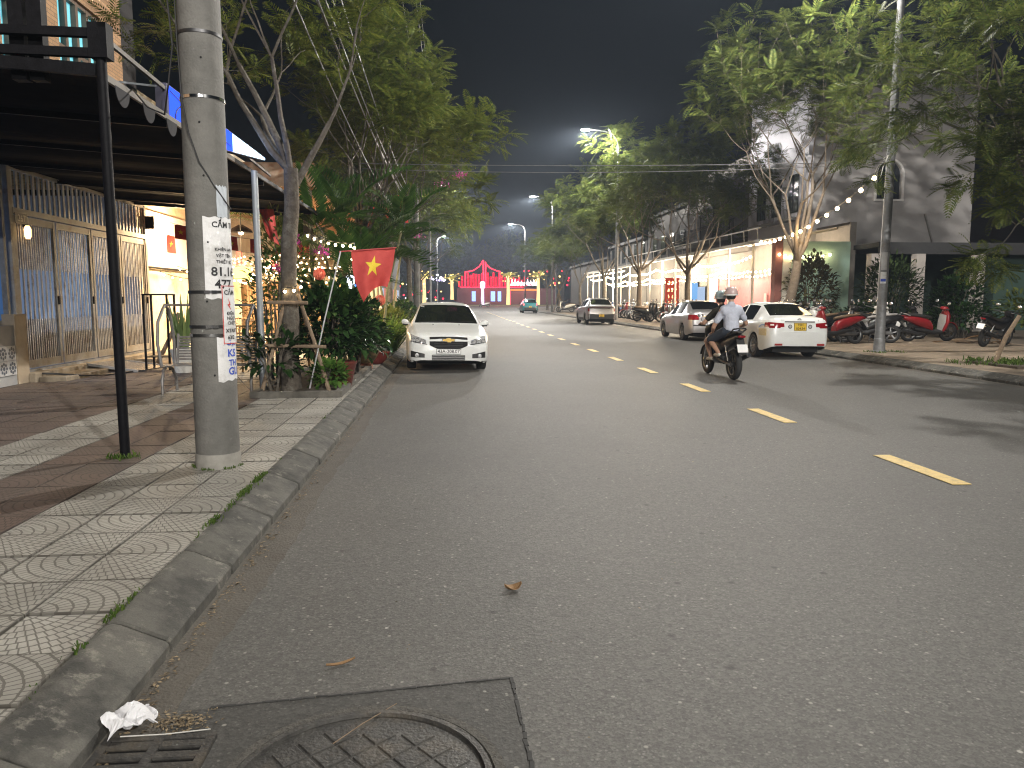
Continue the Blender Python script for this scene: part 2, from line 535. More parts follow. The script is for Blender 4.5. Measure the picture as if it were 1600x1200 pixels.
# gutters
for s, nm in ((1, 'gutter'), (-1, 'gutter')):
    x0, x1 = (-1.27, -1.03) if s > 0 else (9.96, 10.19)
    ge = MB(); rg = random.Random(3 + s); n = 420
    for k in range(n):
        ya, yb = -2 + .11 * k, -2 + .11 * (k + 1)
        ja = rg.uniform(-.016, .016) + .018 * math.sin(ya * 1.7); 
        if k == 0: jp = ja
        if s > 0: q = [(x0, ya), (x1 + jp, ya), (x1 + ja, yb), (x0, yb)]
        else: q = [(x0 - jp, ya), (x1, ya), (x1, yb), (x0 - ja, yb)]
        jp = ja
        ge.add([(a, b, .0025) for a, b in q], [(0, 1, 2, 3)])
    ge.add([(x0, -2 + .11 * n, .0025), (x1, -2 + .11 * n, .0025), (x1, 117, .0025), (x0, 117, .0025)], [(0, 1, 2, 3)])
    tag(ge.build(nm, GUTTER), kind='structure')

# kerb blocks
def kerb_mesh(sgn, v):
    r = random.Random(v)
    pr = [(0, -0.05), (0, 0.052), (0.012, 0.066), (0.04, 0.078), (0.20, 0.146), (0.235, 0.153), (0.262, 0.150), (0.262, -0.05)]
    L = 0.95; g = 0.006
    mb = MB(); P = []
    ys = [g, g + 0.012, 0.3, 0.6, L - g - 0.012, L - g]
    for j, y in enumerate(ys):
        e = 0.008 if j in (0, len(ys) - 1) else 0.0
        for (a, z) in pr:
            dx = r.uniform(-.004, .004) if 0 < j < 5 else 0
            P.append((-sgn * (a + (e if a < 0.1 else 0) + dx), y, z - (e if z > 0.03 else 0) + (r.uniform(-.003, .003) if z > 0.1 else 0)))
    n = len(pr); F = []
    for j in range(len(ys) - 1):
        for k in range(n):
            F.append((j * n + k, j * n + (k + 1) % n, (j + 1) * n + (k + 1) % n, (j + 1) * n + k))
    F.append(tuple(range(n))); F.append(tuple(range(len(ys) * n - 1, (len(ys) - 1) * n - 1, -1)))
    mb.add(P, F)
    return mb.mesh('kerb_block', KERB, smooth=35)

for sgn, xe, y0, y1 in ((1, -1.24, 1.38, 117), (-1, 10.16, 7.0, 117)):
    kt = T('kerb', None, None); kt['kind'] = 'structure'
    kms = [kerb_mesh(sgn, v) for v in range(5)]
    nblk = int((y1 - y0) / 0.95)
    for i in range(nblk):
        y = y0 + i * 0.95
        link_mesh('kerb_block', kms[(i * 7 + i // 3) % 5], kt, (xe + RNG.uniform(-.004, .004), y, RNG.uniform(-.004, .003)), (0, 0, RNG.uniform(-.004, .004)))
    MB().box(*((xe - 0.25, xe - 0.012) if sgn > 0 else (xe + 0.012, xe + 0.25)), -10, y1, -0.06, 0.045).build('kerb_bedding', DIRT, kt)

# left pavement: bed, then tiles
pav = T('pavement', None, None); pav['kind'] = 'structure'
MB().box(-7.9, -1.49, -6, 117, -0.05, 0.122).build('tile_bed', M('joint_mortar', (0.016, 0.014, 0.011), (0.028, 0.024, 0.018), rough=0.95, ns=12), pav)
TS = 0.4
def tile_mesh(k, mat):
    g = 0.0065; e = 0.002; h = 0.15; a = TS / 2 - g
    P = [(-a, -a, 0.12), (a, -a, 0.12), (a, a, 0.12), (-a, a, 0.12), (-a, -a, h - e), (a, -a, h - e), (a, a, h - e), (-a, a, h - e),
         (-a + e, -a + e, h), (a - e, -a + e, h), (a - e, a - e, h), (-a + e, a - e, h)]
    F = [(0, 1, 5, 4), (1, 2, 6, 5), (2, 3, 7, 6), (3, 0, 4, 7), (4, 5, 9, 8), (5, 6, 10, 9), (6, 7, 11, 10), (7, 4, 8, 11), (8, 9, 10, 11)]
    me = bpy.data.meshes.new('paving_tile'); me.from_pydata(P, [], F); me.materials.append(mat)
    uvl = me.uv_layers.new(name='UVMap')
    for lp in me.loops:
        c = me.vertices[lp.vertex_index].co
        u, v = (c.x / TS + 0.5, c.y / TS + 0.5)
        if k & 1: u = 1 - u
        if k & 2: v = 1 - v
        uvl.data[lp.index].uv = (u, v)
    return me, P, F
tiles = {}
for mt in (PAVE_GREY, PAVE_RED):
    for k in range(4):
        tiles[(mt.name, k)] = tile_mesh(k, mt)
cy_, sy_ = math.cos(math.radians(4.622)), math.sin(math.radians(4.622))
cand = []
for i in range(14):
    for j in range(-2, 96):
        x = -1.502 - TS * (i + 0.5); y = 1.0 + TS * (j + 0.5)
        if y < 1.4: continue
        fx = x * cy_ - y * sy_; fy = x * sy_ + y * cy_
        vis = fy > 0.5 and fx / fy > -0.80
        k = (1 if (i % 2) else 0) | (2 if ((j + (i // 2)) % 2) else 0)
        mt = PAVE_GREY if (i < 3 or i in (5, 6)) else PAVE_RED
        if -2.85 < x < -1.5 and 10.9 < y < 15.0: vis = False
        cand.append((0 if vis else 1, fy, x, y, mt, k))
cand.sort(key=lambda c: (c[0], c[1]))
for c in cand[:300]:
    me = tiles[(c[4].name, c[5])][0]
    link_mesh('paving_tile', me, pav, (c[2], c[3], RNG.uniform(-.004, .004)), (RNG.uniform(-.007, .007), RNG.uniform(-.007, .007), RNG.uniform(-.006, .006)))
for mt in (PAVE_GREY, PAVE_RED):
    P = []; F = []; U = []
    for c in cand[300:]:
        if c[4] is not mt: continue
        me, p0, f0 = tiles[(mt.name, c[5])]
        b = len(P); dz = RNG.uniform(-.003, .003)
        P += [(q[0] + c[2], q[1] + c[3], q[2] + dz) for q in p0]
        F += [tuple(v + b for v in q) for q in f0]
        U += [tuple(d.uv) for d in me.uv_layers[0].data]
    me = bpy.data.meshes.new('paving_tiles'); me.from_pydata(P, [], F); me.materials.append(mt)
    uvl = me.uv_layers.new(name='UVMap')
    uvl.data.foreach_set('uv', np.array(U, dtype=np.float32).ravel())
    tag(link_mesh('paving_tiles', me, pav), kind='stuff')

# right pavement
rp = T('pavement', None, None); rp['kind'] = 'structure'
TANP = M('tan_paving', (0.20, 0.155, 0.11), (0.28, 0.22, 0.16), rough=0.85, ns=2.2, bump=0.5, bs=14, stain=(0.11, 0.088, 0.062), ss=0.9)
MB().box(10.40, 30, 7.0, 117, -0.05, 0.148).build('paving_bed', M('joint_tan', (0.10, 0.08, 0.06), rough=0.95), rp)
tt = MB().box(-.197, .197, -.197, .197, 0.13, 0.153, bev=0.004)
tme = tt.mesh('paving_tile', TANP)
n_t = 0
for j in range(0, 15):
    for i in range(0, 20):
        x = 10.63 + 0.4 * i; y = 12.7 + 0.4 * j
        link_mesh('paving_tile', tme, rp, (x, y, RNG.uniform(-.003, .003)), (0, 0, RNG.uniform(-.006, .006)))
far = MB()
for j in range(15, 75):
    for i in range(0, 18):
        x = 10.63 + 0.4 * i; y = 12.7 + 0.4 * j; dz = RNG.uniform(-.003, .003)
        far.box(x - .197, x + .197, y - .197, y + .197, 0.13, 0.153 + dz)
tag(far.build('paving_tiles', TANP, rp), kind='stuff')

# far side of the junction: kerbed plaza
MB().box(-90, 100, 164, 230, -0.05, 0.15).build('far_pavement', TANP)['kind'] = 'structure'

# ------------------------------------------------------------------ asphalt patch, manhole, drain grate
pt = MB()
pts = [(-1.02, 1.2), (0.27, 1.2), (0.255, 2.36), (0.235, 2.935), (-0.3, 2.885), (-0.93, 2.80), (-1.02, 2.78)]
pt.add([(x, y, 0.004) for x, y in pts], [tuple(range(len(pts)))])
tag(pt.build('road_patch', ASPH_DARK), kind='structure')
# raised tar seams round the patch
sm_ = MB()
def seam(a, b, w):
    n = 24
    for i in range(n):
        t0, t1 = i / n, (i + 1.02) / n
        p = [a[0] + (b[0] - a[0]) * t0 + RNG.uniform(-.006, .006), a[1] + (b[1] - a[1]) * t0 + RNG.uniform(-.006, .006)]
        q = [a[0] + (b[0] - a[0]) * t1, a[1] + (b[1] - a[1]) * t1]
        sm_.obox((p[0], p[1], 0.004), (q[0], q[1], 0.004), w * RNG.uniform(.5, 1.4), 0.006 * RNG.uniform(.6, 1.5))
seam((-0.93, 2.80), (0.235, 2.935), 0.010); seam((0.235, 2.935), (0.27, 1.9), 0.012)
tag(sm_.build('patch_seam', M('tar', (0.02, 0.02, 0.02), (0.035, 0.035, 0.034), rough=0.8, ns=30)), kind='structure')

IRON = M('cast_iron', (0.035, 0.034, 0.033), (0.075, 0.072, 0.066), rough=0.62, metal=0.25, ns=16, bump=0.3, bs=70, stain=(0.10, 0.085, 0.065), ss=5)
mh = T('manhole_cover', 'round dark iron manhole cover with diamond pads set in the road patch', 'manhole cover', (-0.30, 2.28, 0.004))
R0 = 0.40
MB().lathe([(R0 + .075, .0), (R0 + .07, .010), (R0 + .035, .013), (R0 + .03, .004), (R0 + .02, .004)], 48).build('outer_ring', M('ring_concrete', (.05, .048, .043), (.10, .094, .082), rough=.9, ns=20, bump=.5, bs=60), mh, smooth=30, world=False)
MB().lathe([(R0 + .028, .004), (R0 + .025, .018), (R0 + .003, .018), (R0, .005)], 48).build('rim', IRON, mh, smooth=30, world=False)
MB().lathe([(R0 - .004, .0), (R0 - .004, .006), (R0 - .012, .0075)], 48).build('lid', IRON, mh, smooth=30, world=False)
padm = MB().box(-.044, .044, -.044, .044, .0, .0075, bev=.003).mesh('lid_pad', IRON)
for i in range(-5, 6):
    for j in range(-5, 6):
        a = math.radians(38); x, y = i * .098, j * .098
        X, Y = x * math.cos(a) - y * math.sin(a), x * math.sin(a) + y * math.cos(a)
        if math.hypot(X, Y) < R0 - .065:
            link_mesh('lid_pad', padm, mh, (X, Y, 0.004), (0, 0, a))

gr = T('drain_grate', 'slotted iron drain grate in the gutter beside the white rag', 'drain grate', (-1.03, 2.42, 0.004))
gw, gl = 0.19, 0.36
MB().box(-gw, gw, -gl / 2, gl / 2, -0.002, 0.002).build('pit', M('drain_shade', (.004, .004, .004), rough=.9), gr, world=False)  # flat dark plate, its colour standing for the shaded hole under the bars
fr = MB()
fr.box(-gw, -gw + .03, -gl / 2, gl / 2, 0, .016); fr.box(gw - .03, gw, -gl / 2, gl / 2, 0, .016)
fr.box(-gw + .03, gw - .03, -gl / 2, -gl / 2 + .02, 0, .0155); fr.box(-gw + .03, gw - .03, gl / 2 - .02, gl / 2, 0, .0155)
fr.box(-.016, .016, -gl / 2 + .02, gl / 2 - .02, 0, .0158)
fr.build('frame', IRON, gr, world=False)
bar = MB()
for k in range(5):
    y = -gl / 2 + .02 + .018 + k * .064
    for xs in (-1, 1):
        MB().box(*sorted((xs * .016, xs * (gw - .03))), y, y + .034, 0, .0145).build('bar', IRON, gr, world=False)

# ------------------------------------------------------------------ litter
LEAFDRY = M('dry_leaf', (0.20, 0.115, 0.05), (0.28, 0.17, 0.085), rough=.8, ns=30)
def dry_leaf(name, label, x, y, z, L, wd, rz, curl, mat=LEAFDRY, cat='leaf'):
    mb = MB()
    def f(u, v):
        t = u; w = wd * math.sin(PI * min(max(t, .02), .98)) ** .7 * (v - .5)
        return (L * (t - .5), w, curl * (4 * (t - .5) ** 2) + abs(v - .5) * curl * 1.2 + .004)
    mb.grid(f, 10, 4)
    o = mb.build(name, mat, None)
    o.location = (x, y, z); o.rotation_euler = (0, 0, rz)
    m = o.modifiers.new('thick', 'SOLIDIFY'); m.thickness = .002
    return tag(o, label, cat)
dry_leaf('dry_leaf', 'curled brown dry leaf lying alone on the asphalt', .32, 3.88, 0, .095, .075, .3, .024)
dry_leaf('dry_leaf', 'long thin brown seed pod lying on the asphalt above the patch', -.48, 3.11, 0, .125, .018, .45, .012)
tw = MB().tube([(-.42, 2.5, .02), (-.33, 2.6, .03), (-.22, 2.76, .012)], .0022, 5)
tag(tw.build('twig', WOODP), 'thin dry twig lying across the manhole cover edge', 'twig')
MB().tube([(-1.17, 2.60, .022), (-1.02, 2.605, .021), (-.87, 2.625, .021)], .0022, 5).build('straw', WHITEP)
tag(bpy.data.objects['straw'], 'thin pale straw lying along the top of the drain grate', 'straw')

# crumpled white rag
rag = MB(); rr = random.Random(5)
def ragp(u, v):
    x = (u - .5) * .16 + .012 * math.sin(9 * v + 3 * u); y = (v - .5) * .15 + .010 * math.sin(11 * u)
    z = .012 + .05 * abs(math.sin(5.5 * u + 2.0 * v)) * (1 - abs(v - .5)) + .03 * abs(math.sin(8 * v + u * 2)) * (1 - abs(u - .5) * 1.5) + rr.uniform(0, .006)
    return (x, y, z)
rag.grid(ragp, 18, 16)
ro = rag.build('rag', M('rag_cloth', (.62, .62, .64), (.74, .74, .76), rough=.9, ns=20, world=False))
ro.location = (-1.17, 2.68, .006); ro.rotation_euler = (0, 0, .5)
ro.modifiers.new('thick', 'SOLIDIFY').thickness = .003
tag(ro, 'crumpled white rag lying at the kerb above the drain grate', 'rag')

# leaf crumbs and grit along the gutter, dirt by the grate
LITM = M('leaf_crumbs', (0.13, 0.095, 0.055), (0.27, 0.21, 0.13), rough=.9, ns=40, island=.6)
V = []; F = []
def crumbs(n, fx, fy, fz, smin, smax, rnd):
    global V, F
    for _ in range(n):
        x, y, z = fx(rnd), fy(rnd), fz(rnd); s = rnd.uniform(smin, smax); a = rnd.uniform(0, PI); e = rnd.uniform(.25, .6)
        ca, sa = math.cos(a) * s, math.sin(a) * s; b = len(V); t = rnd.uniform(0, s * .5)
        V += [(x - ca, y - sa, z), (x + sa * e, y - ca * e, z + t), (x + ca, y + sa, z), (x - sa * e, y + ca * e, z + t * .6)]
        F.append((b, b + 1, b + 2, b + 3))
rq = random.Random(11)
crumbs(950, lambda r: -1.215 + abs(r.gauss(0, .035)), lambda r: 2.4 + 14 * r.random() ** 1.5, lambda r: .006, .004, .017, rq)
crumbs(260, lambda r: r.gauss(-1.0, .05), lambda r: r.gauss(2.70, .04), lambda r: .006 + r.random() * .014, .004, .013, rq)
crumbs(120, lambda r: r.uniform(-1.2, 3.5), lambda r: r.uniform(2.4, 9), lambda r: .003, .003, .010, rq)
crumbs(160, lambda r: 10.14 - abs(r.gauss(0, .06)), lambda r: r.uniform(12, 40), lambda r: .006, .006, .02, rq)
lo = link_mesh('leaf_litter', np_mesh('leaf_litter', np.array(V), np.array(F), LITM))
tag(lo, kind='stuff')

# grass and moss growing in the joint behind the kerb, at pole feet
GRASSM = LEAF('grass_blade', (0.035, 0.075, 0.012), (0.10, 0.15, 0.03), .25)
V = []; F = []
def tuft(cx, cy, cz, n, sx, sy, h, rnd):
    global V, F
    for _ in range(n):
        x, y = rnd.gauss(cx, sx), rnd.gauss(cy, sy); a = rnd.uniform(0, 2 * PI); hh = h * rnd.uniform(.4, 1.2)
        lx, ly = math.cos(a) * hh * .7, math.sin(a) * hh * .7; w = hh * .09 + .0015
        wx, wy = -math.sin(a) * w, math.cos(a) * w; b = len(V)
        V += [(x - wx, y - wy, cz), (x + wx, y + wy, cz), (x + lx * .5 + wx * .7, y + ly * .5 + wy * .7, cz + hh * .7), (x + lx * .5 - wx * .7, y + ly * .5 - wy * .7, cz + hh * .7)]
        V += [(x + lx, y + ly, cz + hh * .85)] * 1
        F.append((b, b + 1, b + 2, b + 3)); F.append((b + 3, b + 2, b + 4, b + 4))
for k in range(26):
    y = rq.uniform(4.75, 6.1); tuft(-1.505, y, .145, 26, .016, .05, .035, rq)
for k in range(10):
    y = rq.uniform(3.0, 3.6); tuft(-1.505, y, .145, 12, .012, .04, .035, rq)
for k in range(12):
    y = rq.uniform(2.2, 9.5); tuft(-1.51, y, .145, 7, .012, .04, .025, rq)
tuft(-2.9, 6.83, .15, 130, .07, .05, .06, rq)
for k in range(22):
    a = rq.uniform(PI, 2 * PI); tuft(-1.97 + .19 * math.cos(a), 6.46 + .19 * math.sin(a), .15, 6, .012, .012, .03, rq)
for k in range(14): tuft(11.31 + rq.uniform(-.3, .5), 19.0 + rq.uniform(-.3, .2), .15, 14, .05, .05, .07, rq)
for k in range(70): tuft(12.2 + rq.gauss(0, .5), 15.0 + rq.gauss(0, .55), .17, 24, .10, .10, .12, rq)
F4 = np.array([f for f in F if len(set(f)) == 4]); Ftri = [f[:3] for f in F if len(set(f)) == 3]
gme = np_mesh('grass', np.array(V), F4, GRASSM)
tag(link_mesh('grass', gme), kind='stuff')
# ------------------------------------------------------------------ vegetation
def tmpl_pinnate(pairs=9, ll=.30, lw=.075, droop=.30, ang=58):
    V = []; F = []
    def rach(t): return np.array([t, 0, .10 * t - droop * t * t])
    for i in range(pairs):
        t = .16 + .80 * i / (pairs - 1); p = rach(t)
        prof = math.sin(PI * (.22 + .66 * i / (pairs - 1)))
        for s in (-1, 1):
            a = math.radians(ang - 12 * i / pairs)
            d = np.array([math.cos(a), s * math.sin(a), -.16]); q = ll * prof; w = np.array([math.sin(a), -s * math.cos(a), 0]) * lw * .5
            b = len(V)
            V += [p, p + d * q * .5 + w + [0, 0, .02], p + d * q, p + d * q * .5 - w + [0, 0, .02]]
            F.append((b, b + 1, b + 2, b + 3))
    b = len(V); w = .008                                     # the stalk
    V += [np.array([0, -w, 0]), np.array([0, w, 0]), rach(.96) + [0, w * .5, 0], rach(.96) - [0, w * .5, 0]]
    F.append((b, b + 1, b + 2, b + 3))
    return np.array(V), np.array(F)
def tmpl_leaf(w=.22, fold=.06, tip=-.10):
    V = np.array([[0, 0, 0], [.35, w, fold], [.7, w * .8, fold * .4], [1, 0, tip], [.7, -w * .8, fold * .4], [.35, -w, fold], [.35, 0, 0], [.7, 0, -.02]])
    return V[[0,1,2,3,4,5,7]], np.array([[0, 6, 2, 1], [0, 5, 4, 6], [2, 6, 4, 3]])
def tmpl_frond(pairs=20, ll=.34, lw=.035, droop=.55):
    return tmpl_pinnate(pairs, ll, lw, droop, 48)
def tmpl_blade(w=.05, bend=.25):
    V = np.array([[0, -w, 0], [0, w, 0], [.5, w * .9, -.06 * bend], [.5, -w * .9, -.06 * bend], [1, .004, -bend], [1, -.004, -bend]])
    return V, np.array([[0, 1, 2, 3], [3, 2, 4, 5]])
TP = [tmpl_pinnate(9, .31, .062, .22), tmpl_pinnate(9, .29, .062, .45), tmpl_pinnate(10, .31, .058, .10)]
TPL = [tmpl_pinnate(7, .32, .085, .25), tmpl_pinnate(7, .30, .085, .42)]
TL = [tmpl_leaf(.20), tmpl_leaf(.28, .08, -.2)]
TLS = [tmpl_leaf(.13, .05, -.18)]
TF = [tmpl_frond(), tmpl_frond(18, .32, .04, .8)]
TB = [tmpl_blade(.035, .2), tmpl_blade(.05, .5)]

def scatter(name, tmpls, items, mat, parent):
    """items: (pos, dir, up, size); one mesh holding every leaf"""
    VV = []; FF = []; base = 0
    per = [[] for _ in tmpls]
    for i, it in enumerate(items):
        per[i % len(tmpls)].append(it)
    for (V0, F0), its in zip(tmpls, per):
        if not its: continue
        pos = np.array([i[0] for i in its], float); d = np.array([i[1] for i in its], float); u = np.array([i[2] for i in its], float)
        s = np.array([i[3] for i in its], float)
        d /= np.linalg.norm(d, axis=1)[:, None] + 1e-9
        y = np.cross(u, d); y /= np.linalg.norm(y, axis=1)[:, None] + 1e-9
        z = np.cross(d, y)
        R = np.stack([d, y, z], axis=2)
        V = np.einsum('nij,kj->nki', R, V0) * s[:, None, None] + pos[:, None, :]
        n, k = V.shape[0], V.shape[1]
        F = (F0[None] + (np.arange(n) * k)[:, None, None]).reshape(-1, 4) + base
        VV.append(V.reshape(-1, 3)); FF.append(F); base += n * k
    V = np.concatenate(VV); F = np.concatenate(FF)
    if parent is not None:
        V = V - np.array(rootof(parent).location)
    return link_mesh(name, np_mesh(name, V, F, mat), parent)

def rdir(r, zmin=-1.0, zmax=1.0):
    z = r.uniform(zmin, zmax); a = r.uniform(0, 2 * PI); q = math.sqrt(max(0, 1 - z * z))
    return Vector((q * math.cos(a), q * math.sin(a), z))

def grow(mb, p, d, r0, length, depth, tips, rnd, up=.10, jit=.16, ends=2, split=(22, 48)):
    n = 4; pts = [p.copy()]; rs = [r0]; d = d.normalized()
    for i in range(n):
        d = (d + rdir(rnd) * jit + Vector((0, 0, up))).normalized()
        p = p + d * (length / n); pts.append(p.copy()); rs.append(r0 * (1 - .42 * (i + 1) / n))
        if depth == 0 and i >= 1: tips.append((p.copy(), d.copy(), i == n - 1))
        elif depth == 1 and i >= 2: tips.append((p.copy(), d.copy(), False))
    mb.tube(pts, rs, 8 if r0 > .06 else (6 if r0 > .02 else 4), cap=(depth == 0))
    if depth > 0:
        k = ends if rnd.random() < .6 else ends + 1
        a0 = rnd.uniform(0, 2 * PI)
        o1 = d.orthogonal().normalized(); o2 = d.cross(o1)
        for j in range(k):
            a = a0 + 2 * PI * j / k + rnd.uniform(-.4, .4); th = math.radians(rnd.uniform(*split))
            nd = d * math.cos(th) + (o1 * math.cos(a) + o2 * math.sin(a)) * math.sin(th)
            grow(mb, p.copy(), nd, rs[-1] * rnd.uniform(.62, .8), length * rnd.uniform(.66, .92), depth - 1, tips, rnd, up, jit, ends, split)

def crown_items(tips, rnd, per_tip, size, flat=.35):
    items = []
    for (p, d, end) in tips:
        k = per_tip if end else max(1, per_tip // 2)
        a0 = rnd.uniform(0, 2 * PI); o1 = d.orthogonal().normalized(); o2 = d.cross(o1)
        for j in range(k):
            a = a0 + j * 2.399 + rnd.uniform(-.3, .3); th = math.radians(rnd.uniform(28, 95))
            nd = d * math.cos(th) + (o1 * math.cos(a) + o2 * math.sin(a)) * math.sin(th)
            nd.z = nd.z * (1 - flat) + rnd.uniform(-.12, .10)
            up = (Vector((0, 0, 1)) + rdir(rnd) * .35)
            items.append((tuple(p + rdir(rnd) * .05), tuple(nd), tuple(up), size * rnd.uniform(.65, 1.25)))
    return items

LEAF_L = LEAF('leaf_feathery', (0.048, 0.080, 0.013), (0.145, 0.158, 0.028), .4)
LEAF_R = LEAF('leaf_feathery_cool', (0.045, 0.076, 0.017), (0.138, 0.155, 0.036), .4)
LEAF_Y = LEAF('leaf_yellowish', (0.06, 0.085, 0.016), (0.12, 0.14, 0.03), .4)
LEAF_D = LEAF('leaf_glossy', (0.014, 0.038, 0.012), (0.035, 0.075, 0.02), .15, .3)
LEAF_P = LEAF('leaf_palm', (0.025, 0.065, 0.014), (0.065, 0.12, 0.025), .3, .4)
PINK = LEAF('bougainvillea', (0.45, 0.05, 0.25), (0.60, 0.12, 0.38), .4)

def tree(name, label, base, fork, r0, limbs, depth, length, seed, per_tip=7, size=.55, leaf=None, bark=None, lean=(0, 0), spread=(22, 50),
         up=.10, group='street trees with feathery leaves', tm=None, dirs=None, ends=2, split=(22, 48)):
    rnd = random.Random(seed)
    t = T(name, label, 'tree', base, 0, group)
    b = Vector(base)
    mb = MB(); tips = []
    n = 6; pts = []; rs = []
    for i in range(n + 1):
        k = i / n
        pts.append(b + Vector((lean[0] * k + rnd.uniform(-.03, .03) * (0 < i), lean[1] * k + rnd.uniform(-.03, .03) * (0 < i), fork * k - (.05 if i == 0 else 0))))
        rs.append(r0 * (1.28 if i == 0 else 1.0 - .22 * k))
    mb.tube(pts, rs, 12)
    top = pts[-1]; a0 = rnd.uniform(0, 2 * PI)
    for j in range(limbs):
        lf = 1.0
        if dirs:
            q = dirs[j % len(dirs)]; dd = Vector(q[:3]).normalized(); lf = q[3] if len(q) > 3 else 1.0
        else:
            a = a0 + 2 * PI * j / limbs + rnd.uniform(-.3, .3); th = math.radians(rnd.uniform(*spread))
            dd = Vector((math.cos(a) * math.sin(th), math.sin(a) * math.sin(th), math.cos(th)))
        grow(mb, top - Vector((0, 0, rnd.uniform(0, .35))), dd, r0 * rnd.uniform(.32, .46) * (.6 + .4 * lf), length * lf * rnd.uniform(.8, 1.15), depth, tips, rnd, up, .15, ends, split)
    mb.build('trunk', bark or BARK, t, smooth=60)
    scatter('crown', tm or TP, crown_items(tips, rnd, per_tip, size), leaf or LEAF_L, t)
    return t

def bush(name, label, base, rx, ry, h, n, seed, leaf, size, cat='shrub', tm=None, stems=7, group=None, z0=.15):
    rnd = random.Random(seed)
    t = T(name, label, cat, base, 0, group)
    mb = MB(); b = Vector(base); items = []
    for k in range(stems):
        a = rnd.uniform(0, 2 * PI); q = rnd.uniform(.2, .85)
        e = b + Vector((rx * q * math.cos(a), ry * q * math.sin(a), h * rnd.uniform(.6, .95)))
        m = b.lerp(e, .5) + Vector((0, 0, .12 * h))
        mb.tube([b + Vector((rx * .12 * math.cos(a), ry * .12 * math.sin(a), 0)), m, e], [.018, .013, .005], 5)
    mb.build('stem', BARK, t)
    for _ in range(n):
        d = rdir(rnd, -.5, 1.0); q = rnd.uniform(.45, 1.0) ** .6
        lump = 1 + .22 * math.sin(5 * d.x + seed) * math.cos(4 * d.y + 2 * d.z)
        zc = h * .52
        p = b + Vector((d.x * rx * q * lump, d.y * ry * q * lump, zc + d.z * (h - zc) * q * lump))
        nd = d + rdir(rnd) * .7 + Vector((0, 0, .15))
        items.append((tuple(p), tuple(nd), (rnd.uniform(-.3, .3), rnd.uniform(-.3, .3), 1), size * rnd.uniform(.6, 1.3)))
    scatter('foliage', tm or TL, items, leaf, t)
    return t

def palm(name, label, base, hs, seed, fronds=12, fl=1.5, leaf=None, group='potted and planted palms', stems=None):
    """clump of slender palm stems, each with its own head of fronds"""
    rnd = random.Random(seed)
    t = T(name, label, 'palm', base, 0, group); b = Vector(base); items = []
    for k, hh in enumerate(hs):
        a = 2 * PI * k / len(hs) + seed; o = Vector((math.cos(a), math.sin(a), 0))
        top = b + o * (.10 + .18 * hh) + Vector((0, 0, hh))
        MB().tube([b + o * .08, b + o * (.10 + .05 * hh) + Vector((0, 0, hh * .5)), top], [.045, .035, .028], 7).build('stem', M('palm_stem', (.16, .15, .07), (.25, .23, .12), rough=.7, ns=10), t)
        for j in range(fronds):
            aa = j * 2.399 + rnd.uniform(-.2, .2); el = math.radians(rnd.uniform(15, 75))
            d = (math.cos(aa) * math.cos(el), math.sin(aa) * math.cos(el), math.sin(el))
            items.append((tuple(top), d, (0, 0, 1) if el < 1.2 else (-d[0], -d[1], .3), fl * rnd.uniform(.7, 1.15)))
    scatter('fronds', TF, items, leaf or LEAF_P, t)
    return t

# --- left row
SG = None
tree('street_tree', 'slender bare-limbed tree tied to stakes behind the concrete utility pole', (-2.42, 11.6, .15), 3.3, .135, 5, 3, 1.5, 3, 8, .42,
     LEAF_L, BARK, lean=(.08, 0), up=.09, dirs=[(-.75, .15, .75), (-.25, .1, 1), (.55, .4, .8), (.05, -.3, 1), (-.45, .5, .6), (.95, .15, .32)])
tree('street_tree', 'leafy tree with wires running through it above the restaurant palms', (-2.35, 21.0, .15), 3.2, .15, 8, 3, 1.8, 12, 10, .50, LEAF_L, up=.12, dirs=[(.5, .1, 1), (.2, .4, 1), (.65, -.1, .7), (-.05, .2, 1), (.35, .6, .8), (.75, .3, .45), (.1, -.2, 1.1), (-.2, .4, .8)])
tree('street_tree', 'leafy tree overhanging the parked white car on the planted side', (-2.4, 30.0, .15), 3.4, .16, 8, 3, 2.0, 21, 13, .60, LEAF_L, spread=(20, 60), up=.12)
tree('street_tree', 'shadowed tree far along the planted side beyond the palms', (-2.3, 43.0, .15), 3.4, .17, 6, 3, 2.3, 33, 10, .85, LEAF_L, tm=TPL)
tree('street_tree', 'dark distant tree on the planted side near the junction', (-2.6, 58.0, .15), 3.2, .17, 5, 3, 2.5, 45, 7, 1.0, LEAF_L, tm=TPL)
tree('street_tree', 'darkest tree at the end of the planted side before the junction', (-3.0, 76.0, .15), 3.4, .18, 5, 3, 2.7, 46, 7, 1.1, LEAF_L, tm=TPL)

# --- right row
tree('street_tree', 'big tree whose branches hang low over the black motorcycle', (12.5, 14.8, .15), 3.0, .17, 8, 3, 2.2, 51, 13, .44, LEAF_R, spread=(40, 85), up=.03, ends=2,
     dirs=[(-.5, .1, 1), (-.2, .6, 1), (.3, .4, 1), (-.75, .3, 1.3), (-.42, -.05, .22, .62), (-.25, -.15, .02, .5), (.1, -.2, .5, .8)])
tree('street_tree', 'tall wide tree by the lamp post with a leaning pale trunk', (12.05, 26.6, .15), 3.0, .19, 8, 3, 2.95, 64, 12, .58, LEAF_R, BARKP, lean=(.45, 0), spread=(15, 55), up=.14)
tree('street_tree', 'spreading tree with bare pale limbs beside the silver sedan', (12.0, 37.8, .15), 2.9, .17, 6, 3, 2.4, 73, 16, .56, LEAF_Y, BARKP, spread=(30, 62))
tree('street_tree', 'tree standing in front of the parked scooters beyond the silver sedan', (12.1, 48.2, .15), 3.2, .18, 6, 3, 2.75, 82, 16, .74, LEAF_R, BARKP, spread=(20, 55), tm=TPL)
